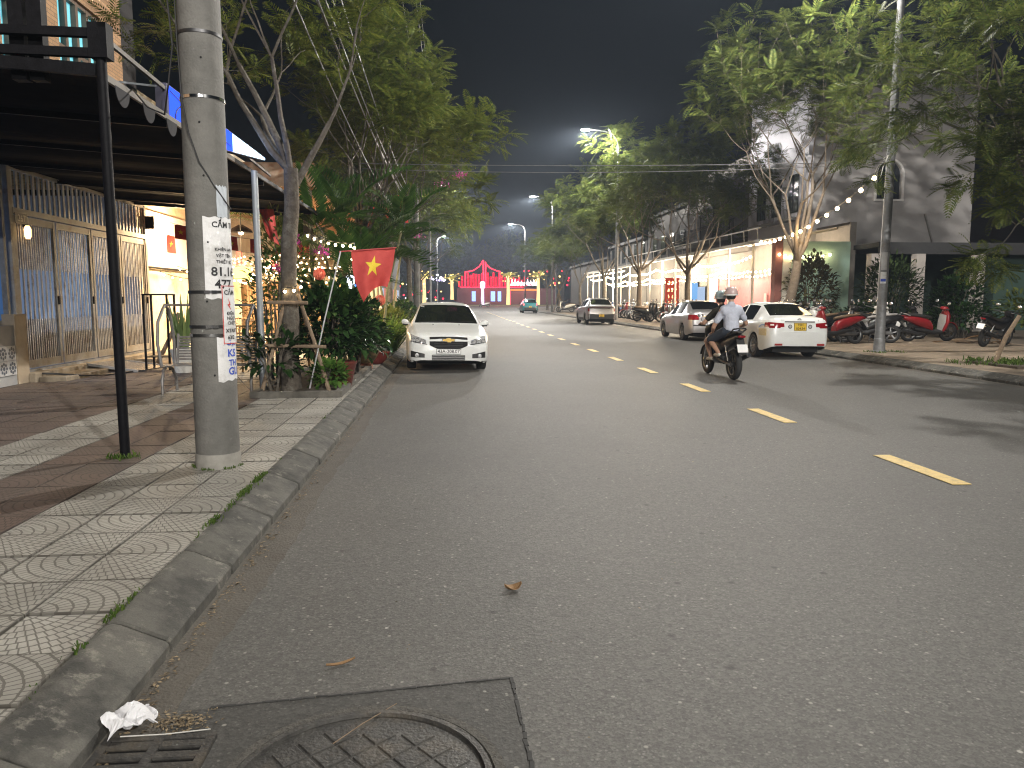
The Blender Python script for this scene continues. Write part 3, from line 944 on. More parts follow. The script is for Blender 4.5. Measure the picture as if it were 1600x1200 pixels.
tree('street_tree', 'tree in leaf beside the silver crossover', (12.0, 59.0, .15), 3.2, .17, 7, 3, 2.75, 91, 15, .85, LEAF_R, BARK, spread=(20, 55), tm=TPL)
tree('street_tree', 'smaller tree past the silver crossover under the lit lamp', (12.0, 70.0, .15), 2.8, .15, 5, 3, 2.3, 95, 7, 1.0, LEAF_Y, BARK, tm=TPL)
tree('street_tree', 'low tree propped by wooden stakes near the teal car', (11.6, 81.0, .15), 2.4, .12, 5, 2, 2.2, 99, 8, 1.0, LEAF_Y, BARKP, tm=TPL)
tree('street_tree', 'last dim tree on the scooter side before the junction', (12.0, 94.0, .15), 2.8, .15, 5, 2, 2.6, 101, 8, 1.2, LEAF_R, BARK, tm=TPL)

# far wood beyond the junction: two separate dark crowns and a few smaller ones
def far_tree(label, x, y, h, rx, seed, n=1500):
    rnd = random.Random(seed)
    t = T('park_tree', label, 'tree', (x, y, .15), 0, 'dark trees beyond the junction')
    mb = MB().tube([(x, y, .1), (x + .2, y, h * .3), (x, y, h * .55)], [.5, .4, .25], 8)
    for k in range(6):
        a = k * 1.05; mb.tube([(x, y, h * .35), (x + rx * .5 * math.cos(a), y + rx * .5 * math.sin(a), h * .65)], [.2, .08], 6)
    mb.build('trunk', BARK, t)
    items = []
    for _ in range(n):
        d = rdir(rnd, -.45, 1); q = rnd.uniform(.55, 1)
        lump = 1 + .16 * math.sin(4 * d.x + seed) * math.cos(5 * d.y)
        items.append(((x + d.x * rx * q * lump, y + d.y * rx * q * lump, h * .62 + d.z * h * .4 * q * lump), tuple(d + rdir(rnd) * .8), (0, 0, 1), rnd.uniform(1.0, 2.2)))
    scatter('crown', TPL, items, LEAF_L, t)
far_tree('broad dark tree crown rising behind the red lit gateway', 15, 196, 17, 8.5, 1, 2000)
far_tree('dark tree crown against the sky beside the lilac lit sign', 3.5, 200, 15.5, 6.5, 2, 1500)
far_tree('dark tree crown at the far edge above the scooter side', 29, 196, 15, 8, 3, 1500)
far_tree('dark tree crown behind the far street lamps on the planted side', -8, 190, 14, 7, 4, 1400)
far_tree('low dark tree crown far off beyond the end of the planted side', -22, 185, 13, 8, 5, 1200)
# ------------------------------------------------------------------ street lamps
LAMP_W = 5200.0
LENSLIT = GLOW('lamp_lit', (1.0, 0.98, 0.93), 500.0)
def lamp_light(loc, w, col=LAMP, r=.12):
    d = bpy.data.lights.new('lamp_light', 'POINT'); d.energy = w; d.color = col; d.shadow_soft_size = r
    d.use_nodes = True
    N, L = d.node_tree.nodes, d.node_tree.links
    tc = N.new('ShaderNodeTexCoord'); sp = N.new('ShaderNodeSeparateXYZ'); L.new(tc.outputs['Normal'], sp.inputs[0])
    def op(o, a, b):
        n = N.new('ShaderNodeMath'); n.operation = o
        for i, x in enumerate((a, b)):
            if isinstance(x, (int, float)): n.inputs[i].default_value = x
            else: L.new(x, n.inputs[i])
        return n.outputs[0]
    down = op('MAXIMUM', op('MULTIPLY', sp.outputs[2], -1.0), 0.02)           # batwing optic of a road lantern
    L.new(op('MULTIPLY', op('MINIMUM', op('POWER', down, -1.6), 4.0), op('MINIMUM', op('MULTIPLY', down, 5.0), 1.0)), N['Emission'].inputs['Strength'])
    o = bpy.data.objects.new('lamp_light', d); COL.objects.link(o); o.location = loc
    return o

def street_lamp(label, x, y, side, reach=2.15, h=12.4, w=LAMP_W, lean=0.0):
    t = T('street_lamp', label, 'street lamp', (x, y, .15), 0, 'street lamps along the road')
    z0 = .15
    MB().lathe([(.20, z0), (.20, z0 + .03), (.15, z0 + .04), (.135, z0 + .35), (.125, z0 + .36)], 12, c=(x, y, 0)).build('base', STEEL, t, smooth=30)
    top = (x + lean, y, h - 1.3)
    MB().tube([(x, y, z0 + .3), (x + lean * .5, y, h * .5), top], [.125, .10, .07], 12).build('pole', STEEL, t, smooth=60)
    arm = [top, (x + lean - side * .06, y, h - .7), (x + lean - side * .35, y, h - .25), (x + lean - side * .9, y, h - .05), (x + lean - side * reach * .85, y, h + .05)]
    MB().tube(arm, [.07, .055, .045, .04, .038], 10).build('arm', STEEL, t, smooth=60)
    hx = x + lean - side * reach
    hd = MB().ring([((hx + side * .38, y, h + .06), (0, .05, 0), (0, 0, .035), 2.5), ((hx + side * .2, y, h + .07), (0, .13, 0), (0, 0, .06), 3), ((hx - side * .2, y, h + .06), (0, .15, 0), (0, 0, .05), 3), ((hx - side * .34, y, h + .04), (0, .09, 0), (0, 0, .02), 3)], 14).build('lamp_head', STEEL, t, smooth=50)
    MB().ball((hx - side * .02, y, h + .0), (.30, .15, .06), 14, 6).build('lens', LENSLIT, hd)
    lo = lamp_light((hx - x, 0, h - .16 - .15), w); lo.parent = t
    return t
for nm, lab, x, y, s in (('a', 'street lamp whose pole carries the string lights beside the white sedan', 11.31, 19.15, 1),
                         ('b', 'lit street lamp rising through the trees beside the silver crossover', 10.97, 49.8, 1),
                         ('c', 'lit street lamp with curved arm before the teal car', 11.0, 82, 1),
                         ('d', 'lit street lamp with curved arm farthest along the scooter side', 11.0, 112, 1),
                         ('e', 'lit street lamp at the tip of the leafy trees on the planted side', -1.95, 75, -1),
                         ('f', 'lower looking lit street lamp beyond the planted trees', -2.3, 134, -1),
                         ('g', 'small lit street lamp past the junction behind the trees', 20.9, 150, 1),
                         ('h', 'street lamp of the same row standing behind the viewer', 11.2, -12.5, 1)):
    street_lamp(lab, x, y, s, 2.15 if s > 0 else 1.25, lean=.10 if y == 19.15 else 0.0)
# lamp of the planted side that stands behind the viewer
street_lamp('street lamp on the planted side behind the viewer', -2.1, -9.0, -1, 1.25, w=LAMP_W * .18)
street_lamp('second street lamp of the row behind the viewer', 11.2, -44.0, 1, 2.15)
street_lamp('second street lamp on the planted side behind the viewer', -2.1, -40.0, -1, 1.25)

# ------------------------------------------------------------------ concrete utility poles
def cyl_pt(c, r, ang, z): return (c[0] + r * math.cos(ang), c[1] + r * math.sin(ang), z)
UP = (-1.97, 6.46)
def ur(z): return .176 - .0032 * z
upole = T('utility_pole', 'thick round concrete utility pole with pasted notices on the tiled pavement', 'utility pole', (UP[0], UP[1], .15))
MB().lathe([(ur(z), z) for z in (.1, .4, 1, 2, 4, 7, 10.6)], 40, c=(UP[0], UP[1], 0)).build('shaft', CONC, upole, smooth=60)
MB().lathe([(ur(0) + .004, .1), (ur(0) + .006, .2), (ur(0) + .002, .27 )], 40, c=(UP[0], UP[1], 0)).build('footing_collar', M('light_mortar', (.22, .21, .19), (.30, .29, .26), rough=.9, ns=14), upole, smooth=60)
CA = math.radians(-73)                         # side that faces the street
for z, shiny in ((3.62, 0), (3.13, 1), (1.605, 0), (1.325, 0), (1.255, 1)):
    r = ur(z) + .002
    bd = MB().lathe([(r, z - .013), (r + .004, z - .012), (r + .004, z + .012), (r, z + .013)], 40, c=(UP[0], UP[1], 0), closed=True).build('band', CHROME if shiny else M('dark_band', (.05, .05, .052), rough=.4, metal=.7), upole, smooth=30)
    if z < 1.7 and not shiny:
        for da in (-.28, .02):
            p = cyl_pt(UP, r + .008, CA + da, z); q = cyl_pt(UP, r + .008, CA + da + .22, z)
            MB().obox(p, q, .016, .026).build('buckle', CHROME, bd)
MB().obox((UP[0] - .16, UP[1] - .12, 3.98), (UP[0] - .52, UP[1] - .30, 4.12), .05, .07).build('bracket', STEEL, upole)
MB().box(UP[0] - .42, UP[0] - .14, UP[1] - .35, UP[1] - .1, 4.28, 4.75, bev=.02).build('junction_box', STEEL, upole)
for (zz) in (3.42, 2.93, 2.52, 2.0, 1.53, .93):
    p = cyl_pt(UP, ur(zz) + .0005, CA - .1 - .1 * math.sin(zz * 5), zz)
    MB().ball(p, .009, 6, 4).build('bolt_hole', M('hole_dark', (.008, .008, .008), rough=.9), upole)
# crossarms high up
for z in (9.9, 9.2):
    MB().box(UP[0] - 1.25, UP[0] + 1.25, UP[1] - .06, UP[1] + .06, z - .06, z + .06).build('crossarm', STEEL, upole)

def notice(name, a0, a1, z0, z1, lines, border=None, tilt=0.0, mat=PAPER, lift=.004):
    """paper wrapped on the pole; lines: (text, start_angle, z, size, ink)"""
    mb = MB(); rn = random.Random(len(lines) * 7 + int(z0 * 100))
    def f(u, v):
        a = CA + a0 + (a1 - a0) * u; z = z0 + (z1 - z0) * v + tilt * (u - .5)
        ed = .006 * math.sin(u * 23 + z0 * 9) if v in (0.0, 1.0) else 0
        return cyl_pt(UP, ur(z) + lift + .0015 * math.sin(u * 17 + v * 11), a, z + ed)
    mb.grid(f, 24, 14)
    o = mb.build(name, mat, upole, smooth=60)
    for (txt, st, z, size, ink) in lines:
        V, F = text_mesh(txt, size, 'LEFT', .0012 * size / .05)
        tb = MB(); tb.add([cyl_pt(UP, ur(z) + lift + .004, CA + st + vx / ur(z), z + vy) for (vx, vy, vz) in V], F)
        tb.build('lettering', ink, o)
    if border is not None:
        for zz in (z0 + .006, z1 - .006):
            MB().grid(lambda u, v: cyl_pt(UP, ur(zz) + lift + .003, CA + a0 + (a1 - a0) * u, zz - .003 + .006 * v + tilt * (u - .5)), 16, 1).build('border', border, o)
        MB().grid(lambda u, v: cyl_pt(UP, ur(z0) + lift + .003, CA + a0 + .035 * u, z0 + (z1 - z0) * v), 1, 8).build('border', border, o)
    return o
D = math.radians
REDINK = M('red_ink', (.5, .04, .03), rough=.6)
notice('notice', D(-14), D(100), 1.55, 2.20, [('CẤM TR', D(8), 2.14, .062, INK), ('KHIÊN AN', D(13), 1.945, .034, INK), ('VẬT TÊN', D(16), 1.895, .034, INK), ('THIẾT BỊ', D(16), 1.845, .036, INK), ('81.16.', D(2), 1.765, .098, INK), ('477', D(10), 1.665, .098, INK)])
notice('notice', D(24), D(60), 2.20, 2.45, [], mat=M('paper_blue', (.42, .46, .5), (.5, .54, .58), rough=.8, ns=8))
notice('notice', D(9), D(110), .885, 1.25, [('GỌI', D(34), 1.19, .06, INKB), ('KS', D(36), 1.105, .085, INKB), ('TH', D(39), 1.025, .07, INKB), ('GU', D(37), .955, .085, INKB)], tilt=.03, lift=.003)
notice('notice', D(26), D(105), 1.18, 1.66, [('CẤM', D(32), 1.60, .05, INK), ('ĐIỆN', D(38), 1.43, .036, INK), ('NGUY', D(38), 1.392, .036, INK), ('CHẾT', D(39), 1.352, .036, INK), ('XTABT', D(33), 1.29, .042, INK), ('63/2', D(38), 1.235, .042, INK)], border=REDINK, lift=.008)
# red lightning arrow on the warning notice
MB().add([cyl_pt(UP, ur(1.5) + .0125, CA + D(a), z) for a, z in ((44, 1.56), (52, 1.50), (47, 1.50), (54, 1.455), (41, 1.505), (47, 1.51))], [(0, 1, 2, 5), (2, 3, 4, 5)]).build('arrow', REDINK, upole)

# loose service cable hanging across the face of the pole
def on_pole(lst, extra=.012): return [cyl_pt(UP, ur(z) + extra, CA + D(a), z) for a, z in lst]
tag(MB().tube(on_pole([(-85, 4.4), (-80, 3.9), (-70, 3.5), (-58, 3.1), (-40, 2.85), (-15, 2.62), (20, 2.44), (50, 2.33), (80, 2.28)]), .006, 6).build('service_cable', RUBBER), 'black service cable hanging in a curve across the concrete pole', 'cable')
tag(MB().tube([(-2.15, 6.35, 4.3), (-2.17, 6.34, 3.9), (-2.13, 6.30, 3.5), (-2.2, 6.36, 3.2), (-2.32, 6.6, 3.05), (-2.6, 7.0, 3.2), (-2.95, 7.6, 3.5)], .007, 6).build('service_cable', RUBBER), 'black service cable dropping beside the concrete pole to the awning', 'cable')

fpole = T('utility_pole', 'distant concrete utility pole with crossarms among the planted trees', 'utility pole', (-1.95, 45, .15))
MB().lathe([(.17, .1), (.15, 5), (.12, 11.5)], 16, c=(-1.95, 45, 0)).build('shaft', CONC, fpole, smooth=60)
for z in (10.1, 9.4):
    ca = MB().box(-3.2, -.7, 44.94, 45.06, z - .06, z + .06).build('crossarm', STEEL, fpole)
    for x in (-3.1, -2.6, -2.2, -1.6, -1.2, -.8):
        MB().lathe([(.03, z + .06), (.05, z + .1), (.03, z + .13), (.05, z + .17), (.02, z + .22)], 8, c=(x, 45, 0)).build('insulator', CONC, ca)

# ------------------------------------------------------------------ overhead wires
WIRE = M('wire', (.10, .10, .10), (.16, .16, .16), rough=.5)
def wire(a, b, sag, r, label, group, n=24, name='overhead_wire'):
    pts = []
    for i in range(n + 1):
        t = i / n
        pts.append((a[0] + (b[0] - a[0]) * t, a[1] + (b[1] - a[1]) * t, a[2] + (b[2] - a[2]) * t - sag * 4 * t * (1 - t)))
    o = MB().tube(pts, r, 5).build(name, WIRE)
    return tag(o, label, 'wire', group)
for k, (xa, xb) in enumerate(((-3.15, -3.1), (-2.65, -2.6), (-2.2, -2.2), (-1.55, -1.6), (-1.2, -1.2), (-.85, -.8), (-.72, -.74))):
    wire((xa, 6.46, 9.95 if k % 2 else 10.0), (xb, 45, 10.2), .45 + .06 * k, .011, 'thin overhead wire strung high between the two concrete poles', 'high overhead wires')
for k, (xa, zz, xb, zb) in enumerate(((-2.12, 6.7, -2.1, 6.9), (-2.04, 6.62, -2.0, 6.7), (-1.95, 6.75, -1.95, 7.0), (-1.72, 6.9, -1.8, 7.2), (-2.2, 6.35, -2.3, 6.2))):
    wire((xa, 6.46, zz), (xb, 45, zb), .7 + .1 * k, .014 + .004 * (k == 1), ('thick black cable of the lower bundle nearest the road', 'thickest sagging cable of the lower bundle', 'highest cable of the lower bundle into the planted trees', 'outer cable above the lower bundle on the road side', 'lowest cable of the bundle on the house side')[(k + 1) % 5], 'lower cable bundle')
wire((11.2, 19.15, 5.07), (-2.35, 21, 5.15), .08, .010, 'upper of two cables crossing the street from the lamp pole', None)
wire((11.2, 19.15, 5.02), (-2.35, 21.2, 5.05), .16, .009, 'lower of two cables crossing the street from the lamp pole', None)
MB().tube([(11.22, 19.0, 4.98), (11.05, 18.98, 5.12), (11.2, 19.02, 5.2), (11.05, 18.97, 4.9), (10.98, 18.95, 4.62)], .012, 5).build('rope_end', WHITEP)
tag(bpy.data.objects['rope_end'], 'frayed rope end knotted round the lamp pole where cables meet', 'rope')
# notices and stickers on the near lamp pole
lp = [o for o in COL.objects if o.name.startswith('street_lamp') and abs(o.location.y - 19.15) < .01][0]
for (z0, z1, mt) in ((1.95, 2.25, PAPER), (2.3, 2.75, M('paper_grey', (.36, .36, .36), rough=.8))):
    MB().grid(lambda u, v: (11.31 + .122 * math.cos(D(-150 + 70 * u)), 19.15 + .122 * math.sin(D(-150 + 70 * u)), z0 + (z1 - z0) * v), 8, 1).build('sticker', mt, lp)
MB().grid(lambda u, v: (11.31 + .124 * math.cos(D(-145 + 60 * u)), 19.15 + .124 * math.sin(D(-145 + 60 * u)), 2.0 + .07 * v), 8, 1).build('sticker_print', INKB, lp)
# ------------------------------------------------------------------ planted side: gated house
BRICKT = None
def brick_mat():
    m = bpy.data.materials.new('tan_brick'); x = NX(m)
    g = x.N.new('ShaderNodeNewGeometry'); s = x.N.new('ShaderNodeSeparateXYZ'); x.L.new(g.outputs['Position'], s.inputs[0])
    c = x.N.new('ShaderNodeCombineXYZ'); x.L.new(x.op('ADD', s.outputs[0], s.outputs[1]), c.inputs[0]); x.L.new(s.outputs[2], c.inputs[1])
    b = x.N.new('ShaderNodeTexBrick'); x.L.new(c.outputs[0], b.inputs['Vector'])
    b.inputs['Scale'].default_value = 1; b.inputs['Brick Width'].default_value = .24; b.inputs['Row Height'].default_value = .075
    b.inputs['Mortar Size'].default_value = .006
    b.inputs['Color1'].default_value = (.34, .20, .10, 1); b.inputs['Color2'].default_value = (.26, .15, .075, 1); b.inputs['Mortar'].default_value = (.12, .09, .06, 1)
    x.L.new(b.outputs['Color'], x.N['Principled BSDF'].inputs['Base Color']); x.set('Roughness', .8)
    x.bump(b.outputs['Fac'], -.5, .01)
    return m
TANB = brick_mat()
house = T('house', 'tan brick house with teal lit windows above the grey folding gate', 'house', (-7.6, 12, .15))
hx = -7.28
fac = MB()
# facade panels around two window openings (upper floor)
for (y0, y1, z0, z1) in ((2, 13.55, 4.0, 9.2), (14.35, 15.45, 4.0, 9.2), (17.25, 18.25, 4.0, 9.2), (13.55, 14.35, 4.0, 4.7), (13.55, 14.35, 7.3, 9.2), (15.45, 17.25, 4.0, 4.5), (15.45, 17.25, 7.4, 9.2)):
    fac.box(hx - .25, hx, y0, y1, z0, z1)
fac.box(-14, hx - .25, 18.0, 18.25, 4.0, 9.2)
fac.build('wall', TANB, house)
TEAL = M('lit_curtain', (.10, .30, .34), (.14, .36, .40), rough=.8, ns=3, emit=(.10, .40, .48), es=1.1)
FRM = M('window_frame_brown', (.09, .06, .045), (.12, .085, .06), rough=.5)
for (y0, y1, z0, z1, cols) in ((13.55, 14.35, 4.7, 7.3, 2), (15.45, 17.25, 4.5, 7.4, 4)):
    w = MB().box(hx - .2, hx - .16, y0, y1, z0, z1).build('window', TEAL, house)
    for i in range(cols + 1):
        y = y0 + (y1 - y0) * i / cols
        MB().box(hx - .159, hx - .06, max(y0, y - .05), min(y1, y + .05), z0, z1).build('window_frame', FRM, w)
    for z in (z0 + .04, z0 + 1.85, z1 - .04):
        MB().box(hx - .158, hx - .065, y0, y1, z - .04, z + .04).build('window_frame', FRM, w)
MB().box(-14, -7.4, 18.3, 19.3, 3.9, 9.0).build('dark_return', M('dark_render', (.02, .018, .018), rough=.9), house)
# ground floor behind the gate: pale wall, doorway and strip light
INW = M('inner_wall', (.40, .44, .52), (.46, .50, .58), rough=.8, ns=2)
MB().box(-11.2, -11.0, 9, 18.6, .3, 4.0).build('inner_wall', INW, house)
MB().box(-11.2, -7.3, 18.5, 18.65, .3, 4.0).build('side_wall', INW, house)
MB().box(-11.2, -7.9, 9, 18.6, .25, .32).build('inner_floor', M('floor_tile', (.16, .15, .14), rough=.4), house)
MB().box(-11.0, -10.9, 13.5, 15.2, .32, 2.6).build('inner_door', M('inner_door', (.05, .06, .08), rough=.4), house)
TUBE = GLOW('cool_tube', (.70, .82, 1.0), 4.0)
tl = T('tube_light', 'cool white strip light glowing behind the gate top', 'strip light', (-9.2, 14.2, 3.2))
MB().box(-9.25, -9.15, 13.6, 14.9, 3.16, 3.22).build('tube', TUBE, tl)
MB().box(-9.28, -9.12, 13.55, 14.95, 3.22, 3.27).build('fitting', WHITEP, tl)
MB().tube([(-9.2, 14.2, 3.27), (-9.2, 14.2, 4.0)], .012, 5).build('cord', RUBBER, tl)
ld = bpy.data.lights.new('tube_glow', 'AREA'); ld.energy = 220; ld.color = (.45, .66, 1.0); ld.shape = 'RECTANGLE'; ld.size = .1; ld.size_y = 1.2
lo = bpy.data.objects.new('tube_glow', ld); COL.objects.link(lo); lo.parent = tl; lo.location = (0, 0, -.06)
# plinth, low tiled wall on the near side of the gate
MB().box(-8.0, -7.12, 8, 13.28, .15, 1.12).build('low_wall', M('grey_render', (.26, .26, .26), (.33, .33, .33), rough=.8, ns=3), house)
MB().box(-8.02, -7.10, 12.98, 13.32, .15, 1.30).build('pier', M('pier_stone', (.30, .24, .17), (.38, .31, .22), rough=.8, ns=7), house)
PAT = M('pattern_tile', (.42, .42, .42), rough=.4)
INKT = M('tile_print', (.06, .07, .09), rough=.4)
for i in range(4):
    for j in range(2):
        y = 12.0 + .24 * i; z = .32 + .24 * j
        tl_ = MB().box(-7.12, -7.10, y, y + .23, z, z + .23).build('wall_tile', PAT, house)
        pm = MB()
        for k in range(8):
            a = k * PI / 4; cy2, cz2 = y + .115 + .075 * math.cos(a), z + .115 + .075 * math.sin(a)
            pm.add([(-7.097, cy2 + .028 * math.cos(b), cz2 + .028 * math.sin(b)) for b in [q * PI / 3 for q in range(6)]], [tuple(range(6))])
        pm.add([(-7.097, y + .115 + .035 * math.cos(b), z + .115 + .035 * math.sin(b)) for b in [q * PI / 4 for q in range(8)]], [tuple(range(8))])
        pm.build('print', INKT, tl_)
# blue-lit window beside the gate
MB().box(-7.35, -7.30, 8.2, 13.15, 1.2, 3.5).build('side_window', M('blue_lit_glass', (.05, .10, .20), (.07, .14, .26), rough=.2, emit=(.08, .22, .55), es=.35), house)
for y in (10.2, 12.3, 13.05):
    MB().box(-7.30, -7.22, y, y + .07, 1.15, 3.6).build('window_frame', STEEL, house)

# ------------------------------------------------------------------ folding gate
GATE = M('gate_steel', (.30, .30, .31), (.40, .40, .41), rough=.55, metal=.25, ns=7, stain=(.13, .10, .075), ss=3, bump=.15, bs=40)
GATEF = M('gate_frame', (.27, .265, .255), (.37, .36, .345), rough=.6, ns=6, stain=(.18, .13, .09), ss=3)
gx = -7.25
gate = T('folding_gate', 'tall grey steel folding gate with vertical bars in front of the brick house', 'gate', (gx, 16.1, .15))
y0g, y1g = 13.35, 18.85
for y in (y0g - .06, y1g + .02): MB().box(gx - .05, gx + .05, y - .05, y + .05, .30, 3.74).build('frame_post', GATEF, gate)
MB().box(gx - .05, gx + .052, y0g, y1g, 2.96, 3.06).build('header', GATEF, gate)
MB().box(gx - .04, gx + .042, y0g, y1g, 3.68, 3.74).build('top_rail', GATEF, gate)
MB().box(gx - .06, gx + .06, y0g, y1g, .30, .345).build('floor_rail', STEEL, gate)
tb = MB().box(-.012, .012, -.034, .034, 3.06, 3.68).mesh('transom_bar', GATE)
for i in range(32):
    link_mesh('transom_bar', tb, gate, (0, y0g + .07 + i * (y1g - y0g - .14) / 31 - 16.1, -.15))
bm_ = MB().box(-.014, .014, -.022, .022, .46, 2.86, bev=.006).mesh('bar', GATE)
LW = (y1g - y0g) / 4
for L_ in range(4):
    ya = y0g + LW * L_ + .02; yb = ya + LW - .04
    lf = MB()
    lf.box(gx - .03, gx + .034, ya, ya + .075, .36, 2.94); lf.box(gx - .03, gx + .034, yb - .075, yb, .36, 2.94)
    lf.box(gx - .028, gx + .032, ya + .075, yb - .075, .36, .50); lf.box(gx - .028, gx + .032, ya + .075, yb - .075, 2.82, 2.94)
    leaf = lf.build('gate_leaf', GATEF, gate)
    MB().box(gx - .018, gx - .010, ya + .075, yb - .075, .5, .95).build('back_sheet', M('dark_sheet', (.05, .05, .055), rough=.6), leaf)
    n = 9
    for i in range(n):
        y = ya + .10 + i * (yb - ya - .2) / (n - 1)
        link_mesh('bar', bm_, leaf, (gx - rootof(leaf).location.x, y - 16.1, -.15))
    half = MB()
    for i in range(n - 1):
        y = ya + .10 + (i + .5) * (yb - ya - .2) / (n - 1)
        half.box(gx - .008, gx + .010, y - .014, y + .014, .5, 1.2); half.box(gx - .008, gx + .010, y - .014, y + .014, 2.05, 2.82)
    tag(half.build('short_bars', GATE, leaf), kind='stuff')
    MB().box(gx + .034, gx + .06, yb - .06, yb - .02, 1.45, 1.6).build('latch', BLACKM, leaf)
# lamp and number by the gate corner
nb = T('house_number', 'small dark house number plate at the top corner of the gate', 'number plate', (gx + .06, 13.55, 2.9))
MB().box(gx + .055, gx + .065, 13.38, 13.75, 2.80, 2.98).build('plate', M('plate_dark', (.02, .02, .022), rough=.5), nb)
V, F = text_mesh('267', .16)
MB().add([(gx + .069, 13.565 + v[0], 2.89 + v[1]) for v in V], F).build('lettering', M('number_grey', (.45, .42, .38), rough=.6), nb)
gl_ = T('gate_lamp', 'tiny warm lamp glowing at the gate corner under the number', 'lamp', (gx + .1, 13.62, 2.6))
MB().lathe([(.03, 2.56), (.05, 2.60), (.055, 2.72), (.03, 2.78)], 10, c=(gx + .12, 13.62, 0)).build('bulb', GLOW('amber_bulb', (1, .62, .25), 5.0), gl_)
MB().box(gx + .05, gx + .12, 13.6, 13.64, 2.76, 2.80).build('bracket', BLACKM, gl_)

# steps and ramp plate before the gate
st = T('entrance_step', 'low stone steps in front of the folding gate', 'step', (-6.9, 16, .15))
STONE = M('step_stone', (.24, .20, .145), (.32, .27, .20), rough=.85, ns=5, stain=(.12, .10, .075), ss=2, bump=.3, bs=25)
MB().box(-7.9, -7.0, 13.3, 19.2, .13, .30, bev=.01).build('tread', STONE, st)
MB().box(-7.0, -6.55, 13.4, 15.0, .13, .225, bev=.01).build('tread', STONE, st)
MB().box(-7.0, -6.6, 17.3, 19.6, .13, .225, bev=.01).build('tread', STONE, st)
rm = T('ramp_plate', 'shiny checker steel ramp plate leaning on the gate step', 'ramp', (-6.4, 15.9, .15))
rp_ = MB(); a, b = Vector((-6.98, 15.75, .29)), Vector((-5.95, 15.55, .165))
MB().obox(a, b, 1.1, .012).build('plate', M('wet_steel', (.35, .34, .33), (.5, .5, .5), rough=.22, metal=.9, ns=20, bump=.5, bs=22), rm)
for s in (-.56, .56):
    MB().obox(a + Vector((.1 * s, s, 0)), b + Vector((.1 * s, s, 0)), .03, .05).build('edge_rail', GATEF, rm)
tag(MB().tube([(-7.05, 13.5, .28), (-6.8, 13.6, .26), (-6.5, 13.9, .20), (-6.3, 14.4, .165), (-6.1, 15.0, .165), (-5.9, 15.1, .17)], .016, 6).build('hose', RUBBER), 'dark hose lying over the step by the gate', 'hose')

# ------------------------------------------------------------------ dark awning with scalloped edge
AWN = M('awning_dark', (.0035, .0035, .005), (.007, .007, .009), rough=.9, ns=4, spec=.02)
aw = T('awning', 'large dark awning reaching from the gated house to the pavement posts', 'awning', (-5, 12.5, 3.5))
MB().grid(lambda u, v: (-3.0 - 4.3 * u, 6.9 + 11.4 * v, 3.44 + .30 * u + .03 * math.sin(v * 40)), 2, 60).build('sheet', AWN, aw)
MB().grid(lambda u, v: (-2.99 - 4.3 * u, 6.88 + 11.44 * v, 3.50 + .30 * u), 1, 1).build('top_sheet', AWN, aw)
MB().obox((-2.97, 11.0, 3.46), (-2.97, 18.35, 3.46), .03, .06).build('front_rail', BLACKM, aw)  # far stretch of the same rail, coloured black to stand for shade
MB().obox((-2.97, 6.85, 3.46), (-2.97, 11.0, 3.46), .03, .06).build('front_rail', M('awning_rail', (.12, .11, .095), (.17, .155, .135), rough=.6, ns=5), aw)
MB().obox((-2.95, 6.87, 3.46), (-7.3, 6.87, 3.76), .05, .10).build('end_rail', BLACKM, aw)
MB().obox((-2.95, 18.32, 3.46), (-7.3, 18.32, 3.76), .05, .10).build('end_rail', BLACKM, aw)
for k in range(5):
    y = 8.6 + 2.1 * k
    MB().obox((-3.0, y, 3.40), (-7.3, y, 3.70), .04, .06).build('rafter', BLACKM, aw)
SCAL = M('scallop_cloth', (.014, .014, .017), (.026, .026, .03), rough=.9, ns=6)
n = 12
for i in range(5):
    y = 7.35 + i * .61
    w = .15
    P = [(-2.945, y - w, 3.43)] + [(-2.945, y + w * math.cos(PI + PI * k / n), 3.43 + .155 * math.sin(PI + PI * k / n)) for k in range(n + 1)]
    s = MB(); s.prism([(p[1], p[2]) for p in P[1:]], -2.947, -2.941, 'x')
    s.build('scallop', SCAL, aw)
bp = T('awning_post', 'slim black steel post carrying the near corner of the awning', 'post', (-2.9, 6.87, .15))
MB().tube([(-2.9, 6.87, .12), (-2.91, 6.87, 3.75)], .042, 14).build('shaft', BLACKM, bp, smooth=60)
MB().lathe([(.07, .15), (.07, .16), (.045, .165)], 12, c=(-2.9, 6.87, 0)).build('foot', BLACKM, bp)
MB().box(-2.98, -2.83, 6.80, 6.94, 3.55, 3.83).build('cap', BLACKM, bp)
pf = T('pergola_frame', 'black beam frame projecting over the awning at the brick house', 'frame', (-4.5, 6.9, 3.7))
for z in (3.60, 3.76): MB().obox((-2.98, 6.87, z), (-7.3, 6.95, z + .10), .06, .07).build('beam', BLACKM, pf)
for x in (-3.48, -3.63): MB().box(x - .06, x + .06, 6.97, 7.07, 3.40, 4.4).build('upright', BLACKM, pf)
MB().obox((-3.5, 7.02, 4.15), (-7.25, 7.3, 4.35), .05, .06).build('beam', BLACKM, pf)
MB().obox((-2.95, 6.95, 3.78), (-3.5, 15.5, 3.95), .03, .04).build('tie_bar', M('awning_rail', (.2, .18, .15)), pf)
gp = T('awning_post', 'thin pale grey steel post beside the metal bench', 'post', (-2.84, 11.65, .15))
MB().tube([(-2.84, 11.65, .12), (-2.86, 11.65, 3.42)], .048, 14).build('shaft', M('pale_steel', (.30, .33, .36), (.38, .41, .44), rough=.5, metal=.3, ns=8), gp, smooth=60)
MB().box(-2.93, -2.75, 11.56, 11.74, .15, .165).build('foot', STEEL, gp)

